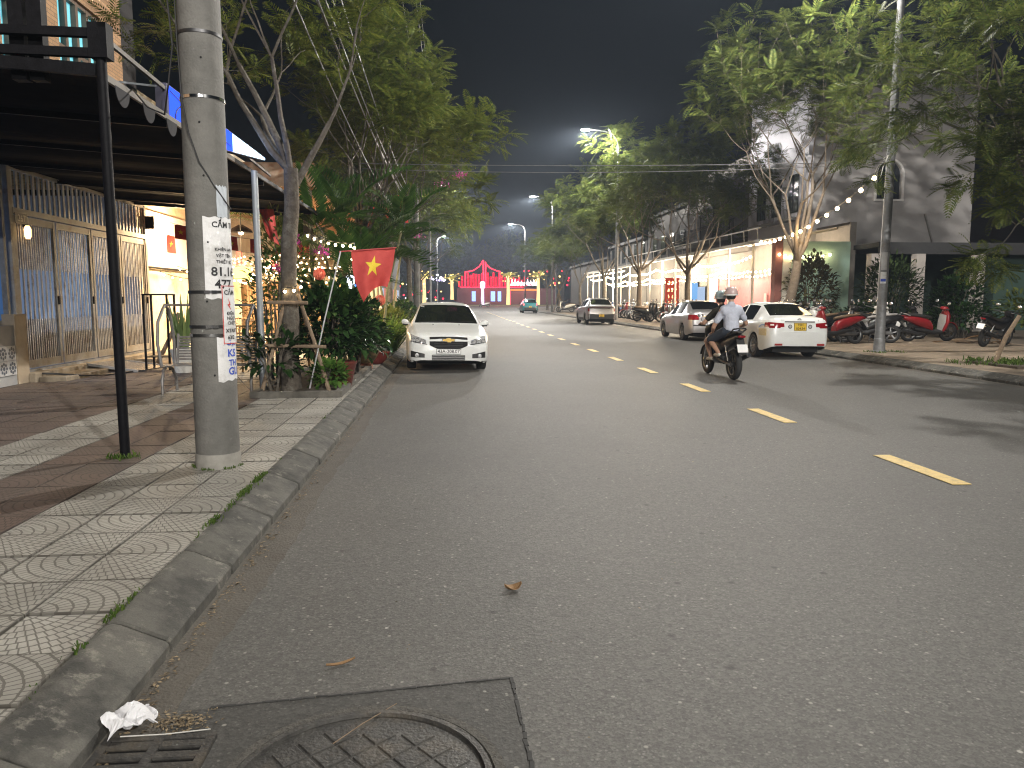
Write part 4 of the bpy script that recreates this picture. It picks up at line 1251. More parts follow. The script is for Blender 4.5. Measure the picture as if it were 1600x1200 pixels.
# lit sign box along the awning edge
BLUE = GLOW('sign_blue', (.03, .09, 1.0), 2.2); WHT = GLOW('sign_white', (.55, .80, 1.0), 4.0)
sg = T('light_box_sign', 'blue and white lit sign box standing on the awning edge behind the concrete pole', 'sign', (-3.05, 10.9, 3.5))
MB().prism([(8.74, 3.52), (10.6, 3.53), (13.1, 3.82), (13.1, 3.87), (8.74, 3.87)], -3.16, -3.04).build('case', M('sign_case', (.05, .05, .09), rough=.5), sg)
MB().prism([(8.80, 3.535), (10.6, 3.545), (11.2, 3.61), (11.2, 3.855), (8.80, 3.855)], -3.039, -3.030).build('blue_face', BLUE, sg)
MB().prism([(11.2, 3.61), (13.08, 3.825), (13.08, 3.855), (11.2, 3.855)], -3.039, -3.030).build('white_face', WHT, sg)
arc = [(-3.022, 9.55 + .62 * math.cos(a), 3.54 + .24 * math.sin(a)) for a in [PI * k / 16 for k in range(17)]]
MB().tube(arc, .008, 5).build('arc_line', M('sign_line', (.01, .01, .05), rough=.5), sg)
MB().tube([(-3.022, 8.8, 3.80), (-3.022, 9.6, 3.70), (-3.022, 11.1, 3.66)], .006, 5).build('arc_line', M('sign_line', (.01, .01, .05)), sg)
for (y, z) in ((8.8, 3.84), (9.4, 3.56), (12.2, 3.84)):
    MB().obox((-3.1, y, z), (-3.75, y - .7, z - .1), .02, .02).build('stay', M('pale_steel', (.3, .33, .36)), sg)
ld = bpy.data.lights.new('sign_glow', 'AREA'); ld.energy = 10; ld.color = (.35, .5, 1.0); ld.shape = 'RECTANGLE'; ld.size = .3; ld.size_y = 3.5
lo = bpy.data.objects.new('sign_glow', ld); COL.objects.link(lo); lo.parent = sg; lo.location = (.05, 0, .2); lo.rotation_euler = (0, D(-90), 0)

# ------------------------------------------------------------------ metal park bench with hoop arms
BEN = M('bench_steel', (.17, .165, .16), (.26, .25, .24), rough=.5, metal=.4, ns=9, stain=(.12, .09, .07), ss=6)
bn = T('park_bench', 'grey steel slatted bench with hoop arms behind the concrete pole', 'bench', (-3.55, 11.55, .15))
xl, xr, yf, yb = -4.22, -2.95, 11.4, 11.88
slat = MB().box(xl + .03, xr - .03, -.022, .022, -.006, .006)
for i in range(7):
    MB().box(xl + .03, xr - .03, yf + .01 + i * .066, yf + .055 + i * .066, .565, .58).build('seat_slat', BEN, bn)
for i in range(9):
    z = .62 + i * .042
    MB().box(xl + .06, xr - .06, yb + .02 + i * .008, yb + .032 + i * .008, z, z + .028).build('back_slat', BEN, bn)
for x in (xl + .05, xr - .05): MB().obox((x, yb + .015, .57), (x, yb + .10, 1.02), .03, .02).build('back_stile', BEN, bn)
for x in (xl, xr):
    leg = [(x, yf - .03, .15), (x, yf - .03, .35), (x, yf + .04, .50), (x, yf + .2, .565), (x, yb - .08, .50), (x, yb + .06, .35), (x, yb + .08, .15)]
    MB().tube(leg, .022, 8).build('leg', BEN, bn, smooth=60)
    hoop = [(x, yf - .02, .56), (x - .03, yf - .05, .9), (x - .02, yf - .02, 1.22), (x + .02, yf + .08, 1.40), (x, yf + .22, 1.46), (x, yf + .36, 1.40), (x, yf + .45, 1.2), (x, yb + .05, .9), (x, yb + .05, .57)]
    MB().tube(hoop, .024, 8).build('arm_hoop', BEN, bn, smooth=60)
MB().tube([(xl, yf + .2, 1.46), (xr, yf + .2, 1.46)], .017, 8).build('cross_rail', BEN, bn)
for x0, x1 in ((xl + .01, xl + .5), (xr - .01, xr - .5)): MB().tube([(x0, yf - .02, .2), (x1, yb, .555)], .007, 5).build('brace', BEN, bn)
# ------------------------------------------------------------------ tree pit with stakes, shrubs, flag, pots
pit = T('tree_pit', 'concrete edged planting bed at the foot of the staked tree', 'planter', (-2.15, 13, .15))
EDG = M('bed_edge', (.08, .075, .065), (.14, .13, .11), rough=.9, ns=8, bump=.4, bs=30)
for (a, b) in (((-2.85, 10.92, .19), (-1.56, 10.92, .19)), ((-2.80, 10.98, .19), (-2.80, 14.9, .19)), ((-1.62, 10.98, .19), (-1.62, 14.9, .19)), ((-2.85, 14.95, .19), (-1.56, 14.95, .19))):
    MB().obox(a, b, .10, .10).build('edging', EDG, pit)
MB().grid(lambda u, v: (-2.76 + 1.1 * u, 10.97 + 3.93 * v, .17 + .05 * math.sin(7 * u + 3) * math.sin(9 * v) + .04), 8, 20).build('soil', DIRT, pit)
tx, ty = -2.40, 11.6
for lab, a, b in (('tree stake leaning on the trunk from the bench side', (-2.78, 11.25, .16), (-2.40, 11.58, 1.78)),
                  ('tree stake leaning on the trunk from the street side', (-1.78, 11.2, .16), (-2.26, 11.52, 1.62)),
                  ('tree stake leaning on the trunk from behind', (-2.1, 12.3, .16), (-2.32, 11.78, 1.7)),
                  ('tree stake leaning on the trunk from the house side', (-2.75, 12.2, .16), (-2.48, 11.76, 1.7))):
    tag(MB().tube([a, ((a[0] + b[0]) / 2 + .015, (a[1] + b[1]) / 2, (a[2] + b[2]) / 2), b], [.032, .028, .024], 8).build('tree_stake', WOODP), lab, 'stake', 'stakes propping the slender tree')
tag(MB().tube([(-2.68, 11.40, 1.50), (-2.10, 11.42, 1.49)], .028, 8).build('stake_crossbar', WOODP), 'upper wooden crossbar lashed to the tree stakes', 'crossbar')
tag(MB().tube([(-2.75, 11.30, .87), (-1.83, 11.27, .85)], .026, 8).build('stake_crossbar', WOODP), 'lower wooden crossbar lashed to the tree stakes near the shrub', 'crossbar')

bush('shrub', 'tall dark glossy shrub filling the bed beside the staked tree', (-1.98, 12.5, .17), .62, .75, 1.65, 1500, 3, LEAF_D, .17, stems=10)
bush('shrub', 'dense dark shrub behind the flag in the planted bed', (-1.75, 13.9, .17), .55, .8, 1.45, 1200, 4, LEAF_D, .16)
bush('shrub', 'low broad-leaved sapling between the grey post and the tree', (-2.62, 11.35, .17), .42, .30, .95, 150, 5, LEAF_D, .17, stems=6)
bush('shrub', 'small bright green ground shrub at the edge of the bed', (-1.82, 11.45, .17), .26, .3, .45, 300, 6, LEAF('leaf_bright', (.05, .12, .02), (.10, .18, .035), .3), .12)
bush('shrub', 'leafy climber rising behind the grey post with pink flowers', (-3.1, 13.6, .15), .55, .7, 2.5, 330, 8, LEAF_P, .12, stems=9)
bush('shrub', 'yellow-green climber hanging from the awning end', (-3.3, 15.5, .15), .6, .8, 3.1, 800, 9, LEAF_Y, .14, stems=9)

# bougainvillea sprays and flower balls
def spray(label, c, r, n, seed):
    rnd = random.Random(seed); items = []
    for _ in range(n):
        d = rdir(rnd); p = Vector(c) + Vector((d.x * r, d.y * r, d.z * r * .6)) * rnd.uniform(.2, 1)
        items.append((tuple(p), tuple(rdir(rnd)), (0, 0, 1), rnd.uniform(.05, .09)))
    t = T('bougainvillea_spray', label, 'flowers', c, 0, 'pink bougainvillea sprays')
    scatter('petals', TL, items, PINK, t)
    MB().tube([(c[0], c[1], c[2] - .02), (c[0] + .05, c[1] + .1, c[2] + .3), (c[0] - .1, c[1] + .3, c[2] + .5)], .008, 5).build('stem', BARK, t)
for lab, c, r, n, sd in (('pink bougainvillea spray hanging beside the staked tree trunk', (-2.75, 12.6, 2.05), .16, 60, 1),
                         ('pink bougainvillea spray above the coral paper ball', (-2.2, 13.2, 2.35), .15, 45, 2),
                         ('pink bougainvillea spray under the awning end', (-2.9, 14.4, 2.65), .2, 60, 3),
                         ('pink bougainvillea spray drooping from the tree over the road', (.28, 21.2, 4.9), .26, 55, 4),
                         ('pale pink flower spray above the palms near the lower lamp', (-1.1, 26.5, 3.75), .4, 60, 5),
                         ('pink bougainvillea spray beside the far lamp pole', (-.25, 25.5, 5.3), .3, 40, 6)):
    spray(lab, c, r, n, sd)
CORAL = M('coral_paper', (.60, .13, .08), (.72, .22, .14), rough=.8, ns=16, bump=.6, bs=26, world=False)
REDC = M('red_cloth', (.46, .05, .042), (.56, .075, .06), rough=.75, ns=8)
def paper_ball(label, c, r):
    mb = MB(); n = 16
    t = T('paper_ball', label, 'paper ball', c, 0, 'coral paper balls')
    P = []
    for k in range(n):
        a = 2 * PI * k / n
        mb.add([(c[0] + r * math.sin(q) * math.cos(a + .10 * (j % 2)), c[1] + r * math.sin(q) * math.sin(a + .10 * (j % 2)), c[2] + r * math.cos(q)) for j, q in enumerate([PI * i / 8 for i in range(9)])]
               + [(c[0] + r * .55 * math.sin(q) * math.cos(a + .2), c[1] + r * .55 * math.sin(q) * math.sin(a + .2), c[2] + r * .55 * math.cos(q)) for q in [PI * i / 8 for i in range(9)]],
               [(i, i + 1, i + 10, i + 9) for i in range(8)])
    mb.build('paper', CORAL, t)
    MB().ball(c, r * .8, 12, 8).build('core', CORAL, t)
    MB().tube([(c[0], c[1], c[2] + r * .8), (c[0] + .02, c[1] + .1, c[2] + r + .5)], .004, 4).build('string', RUBBER, t)
paper_ball('coral paper ball hanging between the staked tree and the flag', (-2.02, 12.0, 1.93), .095)
paper_ball('small coral paper ball hanging beside the palms above the parked car', (-1.45, 17.2, 1.98), .10)
paper_ball('red paper ball half hidden under the flag', (-1.42, 15.5, 1.52), .11)

# flag on a slanting pole
fl = T('flag', 'red flag with yellow star hanging from a rod beside the shrubs', 'flag', (-2.1, 11.3, .17))
fy = 11.25
def flagp(u, v):     # u along the rod, v downwards; bottom gathered and pulled to one side
    tl, tr = Vector((-1.43, fy, 2.235)), Vector((-.80, fy, 2.285))
    bl, br = Vector((-1.27, fy, 1.50)), Vector((-.92, fy, 1.72))
    top = tl.lerp(tr, u); bot = bl.lerp(br, u) + Vector((0, 0, .10 * math.sin(PI * u)))
    left = .05 * math.sin(PI * v)
    p = top.lerp(bot, v) + Vector((-left * (1 - u) + .02 * u * math.sin(PI * v), 0, 0))
    p.y += .035 * math.sin(u * 9 + v * 3) * (.25 + v) + .02 * math.sin(v * 7 + u * 2)
    return p
cl = MB().grid(flagp, 40, 34).build('cloth', REDC, fl, smooth=80)
STARY = M('star_yellow', (.75, .55, .03), (.8, .62, .06), rough=.75)
sv = []
for k in range(10):
    r = .29 if k % 2 == 0 else .112; a = PI / 2 + k * PI / 5 - .22
    sv.append((r * math.cos(a) * .72, r * math.sin(a)))
stm = MB(); rings = [0, .5, 1.0]
pts = []
for q in rings:
    for (sx, sz) in sv:
        u, v = .50 + sx * q, .43 - sz * q
        p = Vector(flagp(u, v)); p.y -= .008; pts.append(p)
stm.add(pts, [(i * 10 + k, i * 10 + (k + 1) % 10, (i + 1) * 10 + (k + 1) % 10, (i + 1) * 10 + k) for i in range(2) for k in range(10)])
stm.build('star', STARY, cl)
MB().tube([(-1.6, fy, 2.23), (-.78, fy, 2.29)], .010, 7).build('rod', M('rod_red', (.4, .05, .05), rough=.5), fl)
MB().tube([(-2.1, 11.28, .17), (-1.85, 11.26, 1.2), (-1.58, fy, 2.24)], .011, 7).build('pole', M('pole_grey', (.45, .45, .46), rough=.4, metal=.3), fl)

# flower pots along the kerb
def pot(label, x, y, prof, mat, plant=None, group='plant pots along the kerb', z=.15, seed=1, leaf=None, n=160, pr=.3, ph=.45, size=.12, base=None):
    t = T('plant_pot', label, 'plant pot', (x, y, z), 0, group)
    MB().lathe([(r, z + h) for r, h in prof], 24, c=(x, y, 0)).build('pot', mat, t, smooth=45)
    zt = z + prof[-1][1]; rt = prof[-1][0]
    MB().lathe([(rt * .9, zt - .03), (rt * .9, zt - .02)], 16, c=(x, y, 0)).build('soil', DIRT, t)
    if base: MB().box(x - base, x + base, y - base, y + base, .15, z).build('plinth', M('pot_brick', (.28, .12, .07), (.34, .16, .1), rough=.9, ns=12), t)
    rnd = random.Random(seed); items = []; st = MB()
    for k in range(6):
        a = rnd.uniform(0, 2 * PI); q = rnd.uniform(.2, .9) * pr
        st.tube([(x, y, zt - .02), (x + q * .5 * math.cos(a), y + q * .5 * math.sin(a), zt + ph * .5), (x + q * math.cos(a), y + q * math.sin(a), zt + ph * .9)], .007, 4)
    st.build('stem', BARK, t)
    for _ in range(n):
        d = rdir(rnd, -.2, 1); q = rnd.uniform(.3, 1)
        items.append(((x + d.x * pr * q, y + d.y * pr * q, zt + .05 + ph * (.4 + .55 * d.z * q)), tuple(d + rdir(rnd) * .6), (0, 0, 1), size * rnd.uniform(.6, 1.3)))
    scatter('foliage', TL, items, leaf or LEAF_D, t)
BOWL = [(.12, 0), (.15, .02), (.22, .10), (.27, .20), (.29, .235), (.30, .245), (.30, .27), (.27, .275)]
TALL = [(.13, 0), (.15, .02), (.20, .25), (.235, .38), (.25, .40), (.25, .43), (.22, .435)]
pot('glazed maroon pot at the kerb by the planted bed', -1.72, 12.0, TALL, M('glaze_maroon', (.10, .025, .02), (.16, .04, .03), rough=.3, ns=8), seed=2, n=120, pr=.25, ph=.3)
pot('olive brown bowl pot raised on a brick by the kerb', -1.72, 15.35, BOWL, M('glaze_olive', (.20, .145, .07), (.27, .2, .1), rough=.35, ns=8), z=.27, seed=3, n=260, pr=.38, ph=.5, base=.13)
pot('dark red bowl pot behind the olive bowl', -1.62, 16.5, BOWL, M('glaze_red', (.16, .03, .025), (.2, .04, .03), rough=.35), seed=4, n=200, pr=.34, ph=.55)
pot('black bowl pot tucked into the shrubs by the flag', -1.95, 16.0, TALL, M('glaze_black', (.012, .012, .012), rough=.3), seed=5, n=220, pr=.34, ph=.7)
pot('grey stone pot farther along the kerb', -1.70, 18.0, BOWL, M('glaze_grey', (.18, .17, .16), rough=.6), seed=6, n=200, pr=.35, ph=.5)

# second planted bed with grasses beyond the pots, third tuft
def blades(name, label, base, n, h, sp, seed, leaf, w=TB, cat='plant'):
    rnd = random.Random(seed); t = T(name, label, cat, base); items = []
    for _ in range(n):
        a = rnd.uniform(0, 2 * PI); q = rnd.uniform(0, sp) ; el = math.radians(rnd.uniform(48, 86))
        items.append(((base[0] + q * math.cos(a), base[1] + q * math.sin(a), base[2]), (math.cos(a) * math.cos(el), math.sin(a) * math.cos(el), math.sin(el)), (-math.cos(a), -math.sin(a), .5), h * rnd.uniform(.6, 1.2)))
    scatter('blades', w, items, leaf, t)
    MB().lathe([(sp * .5, base[2] - .05), (sp * .45, base[2] + .03)], 10, c=(base[0], base[1], 0)).build('root_mound', DIRT, t)
    return t
LEAF_G = LEAF('leaf_strap', (.06, .12, .02), (.14, .22, .04), .3)
blades('ornamental_grass', 'bright strap-leaved plant beside the parked white car', (-1.75, 20.2, .17), 170, .95, .35, 1, LEAF_G)
blades('ornamental_grass', 'second strap-leaved clump behind the parked white car', (-1.8, 21.6, .17), 150, 1.0, .35, 2, LEAF_G)
blades('ornamental_grass', 'strap-leaved clump under the palms by the kerb', (-2.2, 19.3, .17), 140, .9, .35, 3, LEAF_P)
bush('shrub', 'clipped brownish shrub beyond the strap-leaved plants', (-1.9, 24.0, .15), .6, .9, 1.1, 600, 31, LEAF_Y, .16)
bush('shrub', 'dark low shrub farther along the planted kerb', (-2.0, 27.5, .15), .6, 1.0, 1.2, 500, 32, LEAF_D, .2)
bush('shrub', 'dim shrub at the end of the planted kerb', (-2.1, 33.0, .15), .7, 1.3, 1.3, 450, 33, LEAF_D, .25)

# palms
palm('palm', 'clump palm with arching fronds right behind the flag', (-2.35, 17.6, .15), (2.2, 2.9, 1.7), 1, 11, 1.45)
palm('palm', 'tall clump palm above the parked white car', (-1.95, 20.6, .15), (2.6, 2.0, 3.2), 2, 11, 1.5)
palm('palm', 'dark clump palm behind the staked tree', (-3.3, 19.4, .15), (2.7, 3.3), 3, 12, 1.6)
palm('palm', 'far clump palm below the lower street lamp', (-2.0, 25.0, .15), (2.6, 3.2), 4, 12, 1.6)

# ------------------------------------------------------------------ lit restaurant terrace on the planted side
WALLY = M('cream_wall', (.66, .57, .40), (.74, .65, .47), rough=.8, ns=2, stain=(.5, .36, .18), ss=1.2)
WALLW = M('white_panel', (.66, .62, .58), (.72, .68, .64), rough=.7, ns=2)
BAMB = M('bamboo_screen', (.34, .20, .09), (.46, .29, .14), rough=.7, ns=14, bump=.3, bs=18)
rest = T('restaurant', 'lit open restaurant terrace with cream walls behind the staked tree', 'restaurant', (-5.5, 26, .15))
MB().box(-9.0, -7.4, 18.7, 38, .15, 6.5).build('back_wall', WALLY, rest)
MB().box(-7.39, -7.34, 19.2, 27.5, 2.35, 3.7).build('white_panel', WALLW, rest)
MB().tube([(-7.3, 18.9, 2.32), (-7.3, 27.6, 2.32)], .025, 6).build('rail', BLACKM, rest)
MB().box(-7.4, -3.4, 37.6, 38, .15, 4.2).build('end_wall', WALLY, rest)
for i in range(26):
    y = 27.8 + i * .36
    MB().tube([(-7.3, y, .2), (-7.3, y, 2.3)], .12, 8).build('bamboo_pole', BAMB, rest)
for i in range(22):
    x = -7.1 + i * .17
    MB().tube([(x, 31.0, .2), (x, 31.0, 2.2)], .08, 8).build('bamboo_pole', BAMB, rest)
RUST = M('rusty_sheet', (.46, .20, .10), (.62, .40, .27), rough=.85, ns=5, stain=(.62, .52, .40), ss=2, bump=.4, bs=14)
rf = MB()
rf.grid(lambda u, v: (-7.4 + 4.2 * u, 18.5 + 19.3 * v, 4.75 - .55 * u + .03 * math.sin(v * 300)), 1, 120)
rf.build('roof_sheet', RUST, rest)
MB().box(-4.9, -3.15, 18.38, 18.46, 4.16, 4.70).build('rusty_fascia', RUST, rest)
MB().box(-3.45, -3.30, 18.46, 18.6, 2.9, 4.7).build('fascia_post', M('fascia_post', (.25, .2, .15), rough=.8), rest)
for y in (18.6, 24, 29.5, 35):
    MB().tube([(-3.3, y, .15), (-3.3, y, 4.1)], .05, 8).build('post', M('terrace_post', (.12, .09, .06), rough=.7), rest)

# bunting of small red flags and red hanging tubes
def bunting(label, a, b, n, sz, sag=.15):
    t = T('bunting', label, 'bunting', a, 0, 'strings of small red flags')
    pts = [(a[0] + (b[0] - a[0]) * i / 20, a[1] + (b[1] - a[1]) * i / 20, a[2] + (b[2] - a[2]) * i / 20 - sag * 4 * (i / 20) * (1 - i / 20)) for i in range(21)]
    MB().tube(pts, .006, 4).build('string', RUBBER, t)
    d = (Vector(b) - Vector(a)).normalized()
    for k in range(n):
        f = (k + .5) / n; p = Vector(a).lerp(Vector(b), f); p.z -= sag * 4 * f * (1 - f)
        h = sz * 1.25; q = [p - d * sz / 2, p + d * sz / 2, p + d * sz / 2 + Vector((.015, .02, -h)), p - d * sz / 2 + Vector((-.01, .02, -h))]
        o = MB().add(q, [(0, 1, 2, 3)]).build('small_flag', REDC, t)
        c = sum(q, Vector()) / 4; r_ = sz * .26
        nrm = (q[1] - q[0]).cross(q[2] - q[0]).normalized(); nrm = nrm if nrm.y < 0 or nrm.x > 0 else -nrm
        u = (q[1] - q[0]).normalized(); w = (q[0] - q[3]).normalized()
        for sgn in (1, -1):
            MB().add([c + nrm * .006 * sgn + u * (r_ if m % 2 == 0 else r_ * .4) * math.cos(PI / 2 + m * PI / 5) + w * (r_ if m % 2 == 0 else r_ * .4) * math.sin(PI / 2 + m * PI / 5) for m in range(10)], [tuple(range(10))]).build('small_star', STARY, o)
bunting('string of small red star flags along the terrace wall behind the concrete pole', (-7.0, 19.0, 3.15), (-5.2, 26.5, 3.0), 7, .34)
bunting('string of small red star flags crossing the terrace front', (-6.6, 18.6, 3.35), (-3.3, 19.2, 2.95), 6, .26)
hang = T('small_flag', 'red star flag hanging crumpled below the awning by the grey post', 'flag', (-3.5, 15.0, 3.1))
MB().grid(lambda u, v: (-3.62 + .26 * u * (1 - .3 * v) + .16 * v, 15 + .05 * math.sin(u * 8), 3.25 - .55 * v - .12 * u * v), 8, 8).build('cloth', REDC, hang)
MB().tube([(-3.75, 15, 3.42), (-3.3, 15, 2.7)], .008, 5).build('stick', WOODP, hang)
rnd = random.Random(3)
for k, (x, y, z, h) in enumerate(((-2.9, 22.4, 4.1, .55), (-2.3, 23.2, 4.45, .45), (-1.9, 23.8, 4.3, .35), (-1.55, 24.1, 4.75, .5), (-1.3, 23.6, 4.4, .55), (-2.6, 24.8, 4.0, .4))):
    t = T('red_streamer', 'red cloth streamer hanging in the trees above the palms', 'streamer', (x, y, z), 0, 'red streamers in the trees')
    MB().grid(lambda u, v: (x + .10 * (u - .5) + .02 * math.sin(v * 6), y + .04 * math.sin(v * 5 + u), z - h * v), 3, 8).build('cloth', REDC, t)
    MB().tube([(x, y, z), (x, y, z + .5)], .005, 4).build('string', RUBBER, t)

# bamboo chairs and tables on the terrace
def bamboo_chair(label, x, y, rz):
    t = T('bamboo_chair', label, 'chair', (x, y, .15), rz, 'bamboo chairs on the terrace')
    B = M('bamboo', (.36, .20, .07), (.48, .29, .11), rough=.45, ns=12)
    for sx in (-1, 1):
        MB().tube([(sx * .24, -.22, 0), (sx * .24, -.22, .62)], .02, 6).build('leg', B, t, world=False)
        MB().tube([(sx * .24, .22, 0), (sx * .24, .24, .95)], .02, 6).build('leg', B, t, world=False)
        MB().tube([(sx * .24, -.24, .62), (sx * .24, .25, .64)], .018, 6).build('arm', B, t, world=False)
    for i in range(9): MB().tube([(-.24 + .06 * i, -.24, .42), (-.24 + .06 * i, .22, .42)], .016, 5).build('seat_slat', B, t, world=False)
    for z in (.52, .90): MB().tube([(-.24, .235, z), (.24, .235, z)], .016, 6).build('back_rail', B, t, world=False)
    for i in range(9): MB().tube([(-.2 + .05 * i, .235, .52), (-.2 + .05 * i, .235, .90)], .009, 5).build('back_slat', B, t, world=False)
    return t
for k, (lab, x, y, rz) in enumerate((('bamboo armchair seen from behind nearest the grey post', -3.75, 14.6, PI), ('bamboo armchair seen from behind next to the staked tree', -3.05, 15.2, PI + .2), ('bamboo armchair beside the bench hoop', -4.6, 15.2, PI - .2), ('bamboo armchair facing the street under the lantern', -4.4, 17.6, .2), ('bamboo armchair facing the street behind the tree', -3.5, 18.0, -.2), ('bamboo armchair deep in the terrace', -5.3, 20.2, PI))):
    bamboo_chair(lab, x, y, rz)
for lab, x, y in (('low round wooden table between the bamboo chairs', -3.8, 16.3), ('low round wooden table deeper in the terrace', -4.9, 19.0)):
    t = T('round_table', lab, 'table', (x, y, .15))
    MB().lathe([(.42, .70), (.43, .71), (.43, .735), (.42, .745)], 24, c=(x, y, 0)).build('table_top', M('table_wood', (.30, .18, .08), rough=.5), t, smooth=40)
    MB().lathe([(.22, .15), (.22, .18), (.04, .22), (.04, .70)], 12, c=(x, y, 0)).build('pedestal', BLACKM, t)
# lantern lamp and fairy lights
lt = T('lantern', 'square glowing yellow lantern hanging in the terrace', 'lantern', (-5.2, 19.6, 2.3))
MB().box(-5.37, -5.03, 19.43, 19.77, 2.02, 2.34, bev=.02).build('shade', GLOW('lantern_lit', (1.0, .78, .20), 3.2), lt)
MB().lathe([(.19, 2.34), (.06, 2.42)], 8, c=(-5.2, 19.6, 0)).build('cap', BLACKM, lt)
MB().tube([(-5.2, 19.6, 2.4), (-5.2, 19.6, 4.4)], .008, 4).build('cord', RUBBER, lt)
def point(name, loc, w, col=WARM, r=.15, parent=None):
    d = bpy.data.lights.new(name, 'POINT'); d.energy = w; d.color = col; d.shadow_soft_size = r
    o = bpy.data.objects.new(name, d); COL.objects.link(o); o.location = loc
    if parent is not None:
        o.parent = parent; o.location = Vector(loc) - rootof(parent).location
    return o
BULB = GLOW('fairy_bulb', (1.0, .74, .38), 40.0)
BULBW = GLOW('flood_bulb', (1.0, .86, .62), 40.0)
bulb_me = MB().ball((0, 0, 0), .022, 7, 5).mesh('bulb', BULB)
bulb_big = MB().ball((0, 0, 0), .06, 8, 6).mesh('bulb', BULB)
def fairy(label, pts, n, group, big=False, sag=.1, name='string_lights'):
    t = T(name, label, 'string lights', pts[0], 0, group)
    path = []
    for a, b in zip(pts[:-1], pts[1:]):
        for i in range(8):
            f = i / 8; p = Vector(a).lerp(Vector(b), f); p.z -= sag * 4 * f * (1 - f); path.append(p)
    path.append(Vector(pts[-1]))
    MB().tube(path, .007, 4).build('cable', RUBBER, t)
    for k in range(n):
        f = (k + .5) / n * (len(path) - 1); i = min(int(f), len(path) - 2); p = path[i].lerp(path[i + 1], f - i)
        link_mesh('bulb', bulb_big if big else bulb_me, t, p - Vector(pts[0]) + Vector((0, 0, -.05)))
    return t
rnd = random.Random(17)
for k in range(9):
    z = 2.1 + .16 * (k % 5) ; y = 18.8 + k * .55
    fairy('swag of warm fairy lights strung across the terrace front', [(-6.9 + .2 * k, y, z + .1), (-5.6, y + .3, z), (-4.4, y + .1, z + .12), (-3.2, y, z)], 22, 'terrace fairy lights', sag=.12)
fairy('warm fairy lights climbing round the staked tree trunk', [(-2.5, 11.45, 1.7), (-2.3, 11.43, 1.72), (-2.2, 11.7, 1.8)], 3, None, big=False, sag=0)
fairy('bright warm bulbs hanging beside the flag rod', [(-2.6, 14.0, 2.75), (-1.55, 12.6, 2.45), (-1.5, 11.9, 2.2)], 14, None, big=False, sag=.06)
fl2 = T('flood_lamp', 'very bright warm lamp on the terrace wall beside the gate end', 'lamp', (-7.2, 18.95, 3.3))
MB().ball((-7.15, 18.98, 3.35), .07, 10, 8).build('bulb', BULBW, fl2)
MB().obox((-7.36, 18.98, 3.42), (-7.15, 18.98, 3.42), .02, .02).build('bracket', BLACKM, fl2)
MB().box(-7.36, -7.0, 18.86, 18.88, 3.2, 3.5).build('added_shield', BLACKM, fl2)  # plate added to keep the lamp's light off the awning and gate
point('flood_glow', (-6.9, 20.2, 3.2), 420, WARM, .08, fl2)
for (x, y, z, w) in ((-5.4, 20.4, 3.3, 480), (-5.0, 24, 3.3, 650), (-4.8, 28.5, 3.3, 650), (-4.8, 34, 3.3, 650)):      # pendant shades, throwing light down
    d = bpy.data.lights.new('pendant_glow', 'AREA'); d.energy = w; d.color = WARM; d.shape = 'DISK'; d.size = .5
    o = bpy.data.objects.new('pendant_glow', d); COL.objects.link(o); o.parent = rest; o.location = Vector((x, y, z - .06)) - rest.location
    pd = MB().lathe([(.30, z - .04), (.26, z + .04), (.05, z + .16)], 16, c=(x, y, 0)).build('pendant_shade', BLACKM, rest, smooth=40)
    MB().ball((x, y, z - .03), .07, 8, 6).build('bulb', BULBW, pd)
    MB().tube([(x, y, z + .15), (x, y, 4.4)], .008, 4).build('cord', RUBBER, pd)
point('flag_bulb_glow', (-1.62, 11.9, 2.3), 14, WARM, .06)
# planters and clutter beside the gate end
blades('snake_plant', 'tall snake plant in a white pot beside the bench hoop', (-5.1, 14.9, .62), 26, .95, .10, 4, LEAF('leaf_snake', (.10, .16, .06), (.2, .26, .09), .2), [tmpl_blade(.045, .03), tmpl_blade(.04, -.02)])
tp = T('tall_planter', 'tall white tapered planter beside the folding gate end', 'planter', (-5.1, 14.9, .15))
MB().lathe([(.17, .15), (.17, .17), (.24, .58), (.25, .60), (.22, .605)], 20, c=(-5.1, 14.9, 0)).build('body', WHITEP, tp, smooth=40)
sf = T('metal_stand', 'black square tube stand by the folding gate end', 'stand', (-5.75, 15.6, .15))
for x in (-6.0, -5.55):
    for y in (15.4, 15.8): MB().box(x - .018, x + .018, y - .018, y + .018, .15, 1.62).build('leg', BLACKM, sf)
MB().box(-6.02, -5.53, 15.38, 15.82, 1.62, 1.65).build('top', BLACKM, sf)
MB().box(-6.02, -5.53, 15.38, 15.82, .4, .42).build('shelf', BLACKM, sf)
tag(MB().tube([(-6.35, 16.9, .16), (-6.05, 17.0, .8), (-5.9, 17.05, 1.25)], .045, 8).build('wooden_pole', WOODP), 'thick wooden pole leaning by the gate end', 'pole')
# bright neon sign farther in
ns = T('neon_sign', 'small blue and white neon sign glowing behind the flag', 'sign', (-2.9, 24.5, 1.6))
MB().box(-3.35, -3.05, 24.5, 24.6, 1.55, 2.3).build('white_face', GLOW('neon_white', (.75, .85, 1.0), 4.0), ns)
MB().box(-3.02, -2.85, 24.48, 24.6, 1.35, 2.0).build('blue_face', GLOW('neon_blue', (.06, .25, 1.0), 3.0), ns)
MB().box(-3.4, -2.8, 24.6, 24.66, .15, 2.35).build('backing', BLACKM, ns)
# ------------------------------------------------------------------ cars
def interp(keys, y):
    ks = np.array(keys, float); return np.interp(y, ks[:, 0], ks[:, 1])
def smooth_arr(a, k=2):
    for _ in range(k):
        b = a.copy(); b[1:-1] = (a[:-2] + 2 * a[1:-1] + a[2:]) / 4; a = b
    return a

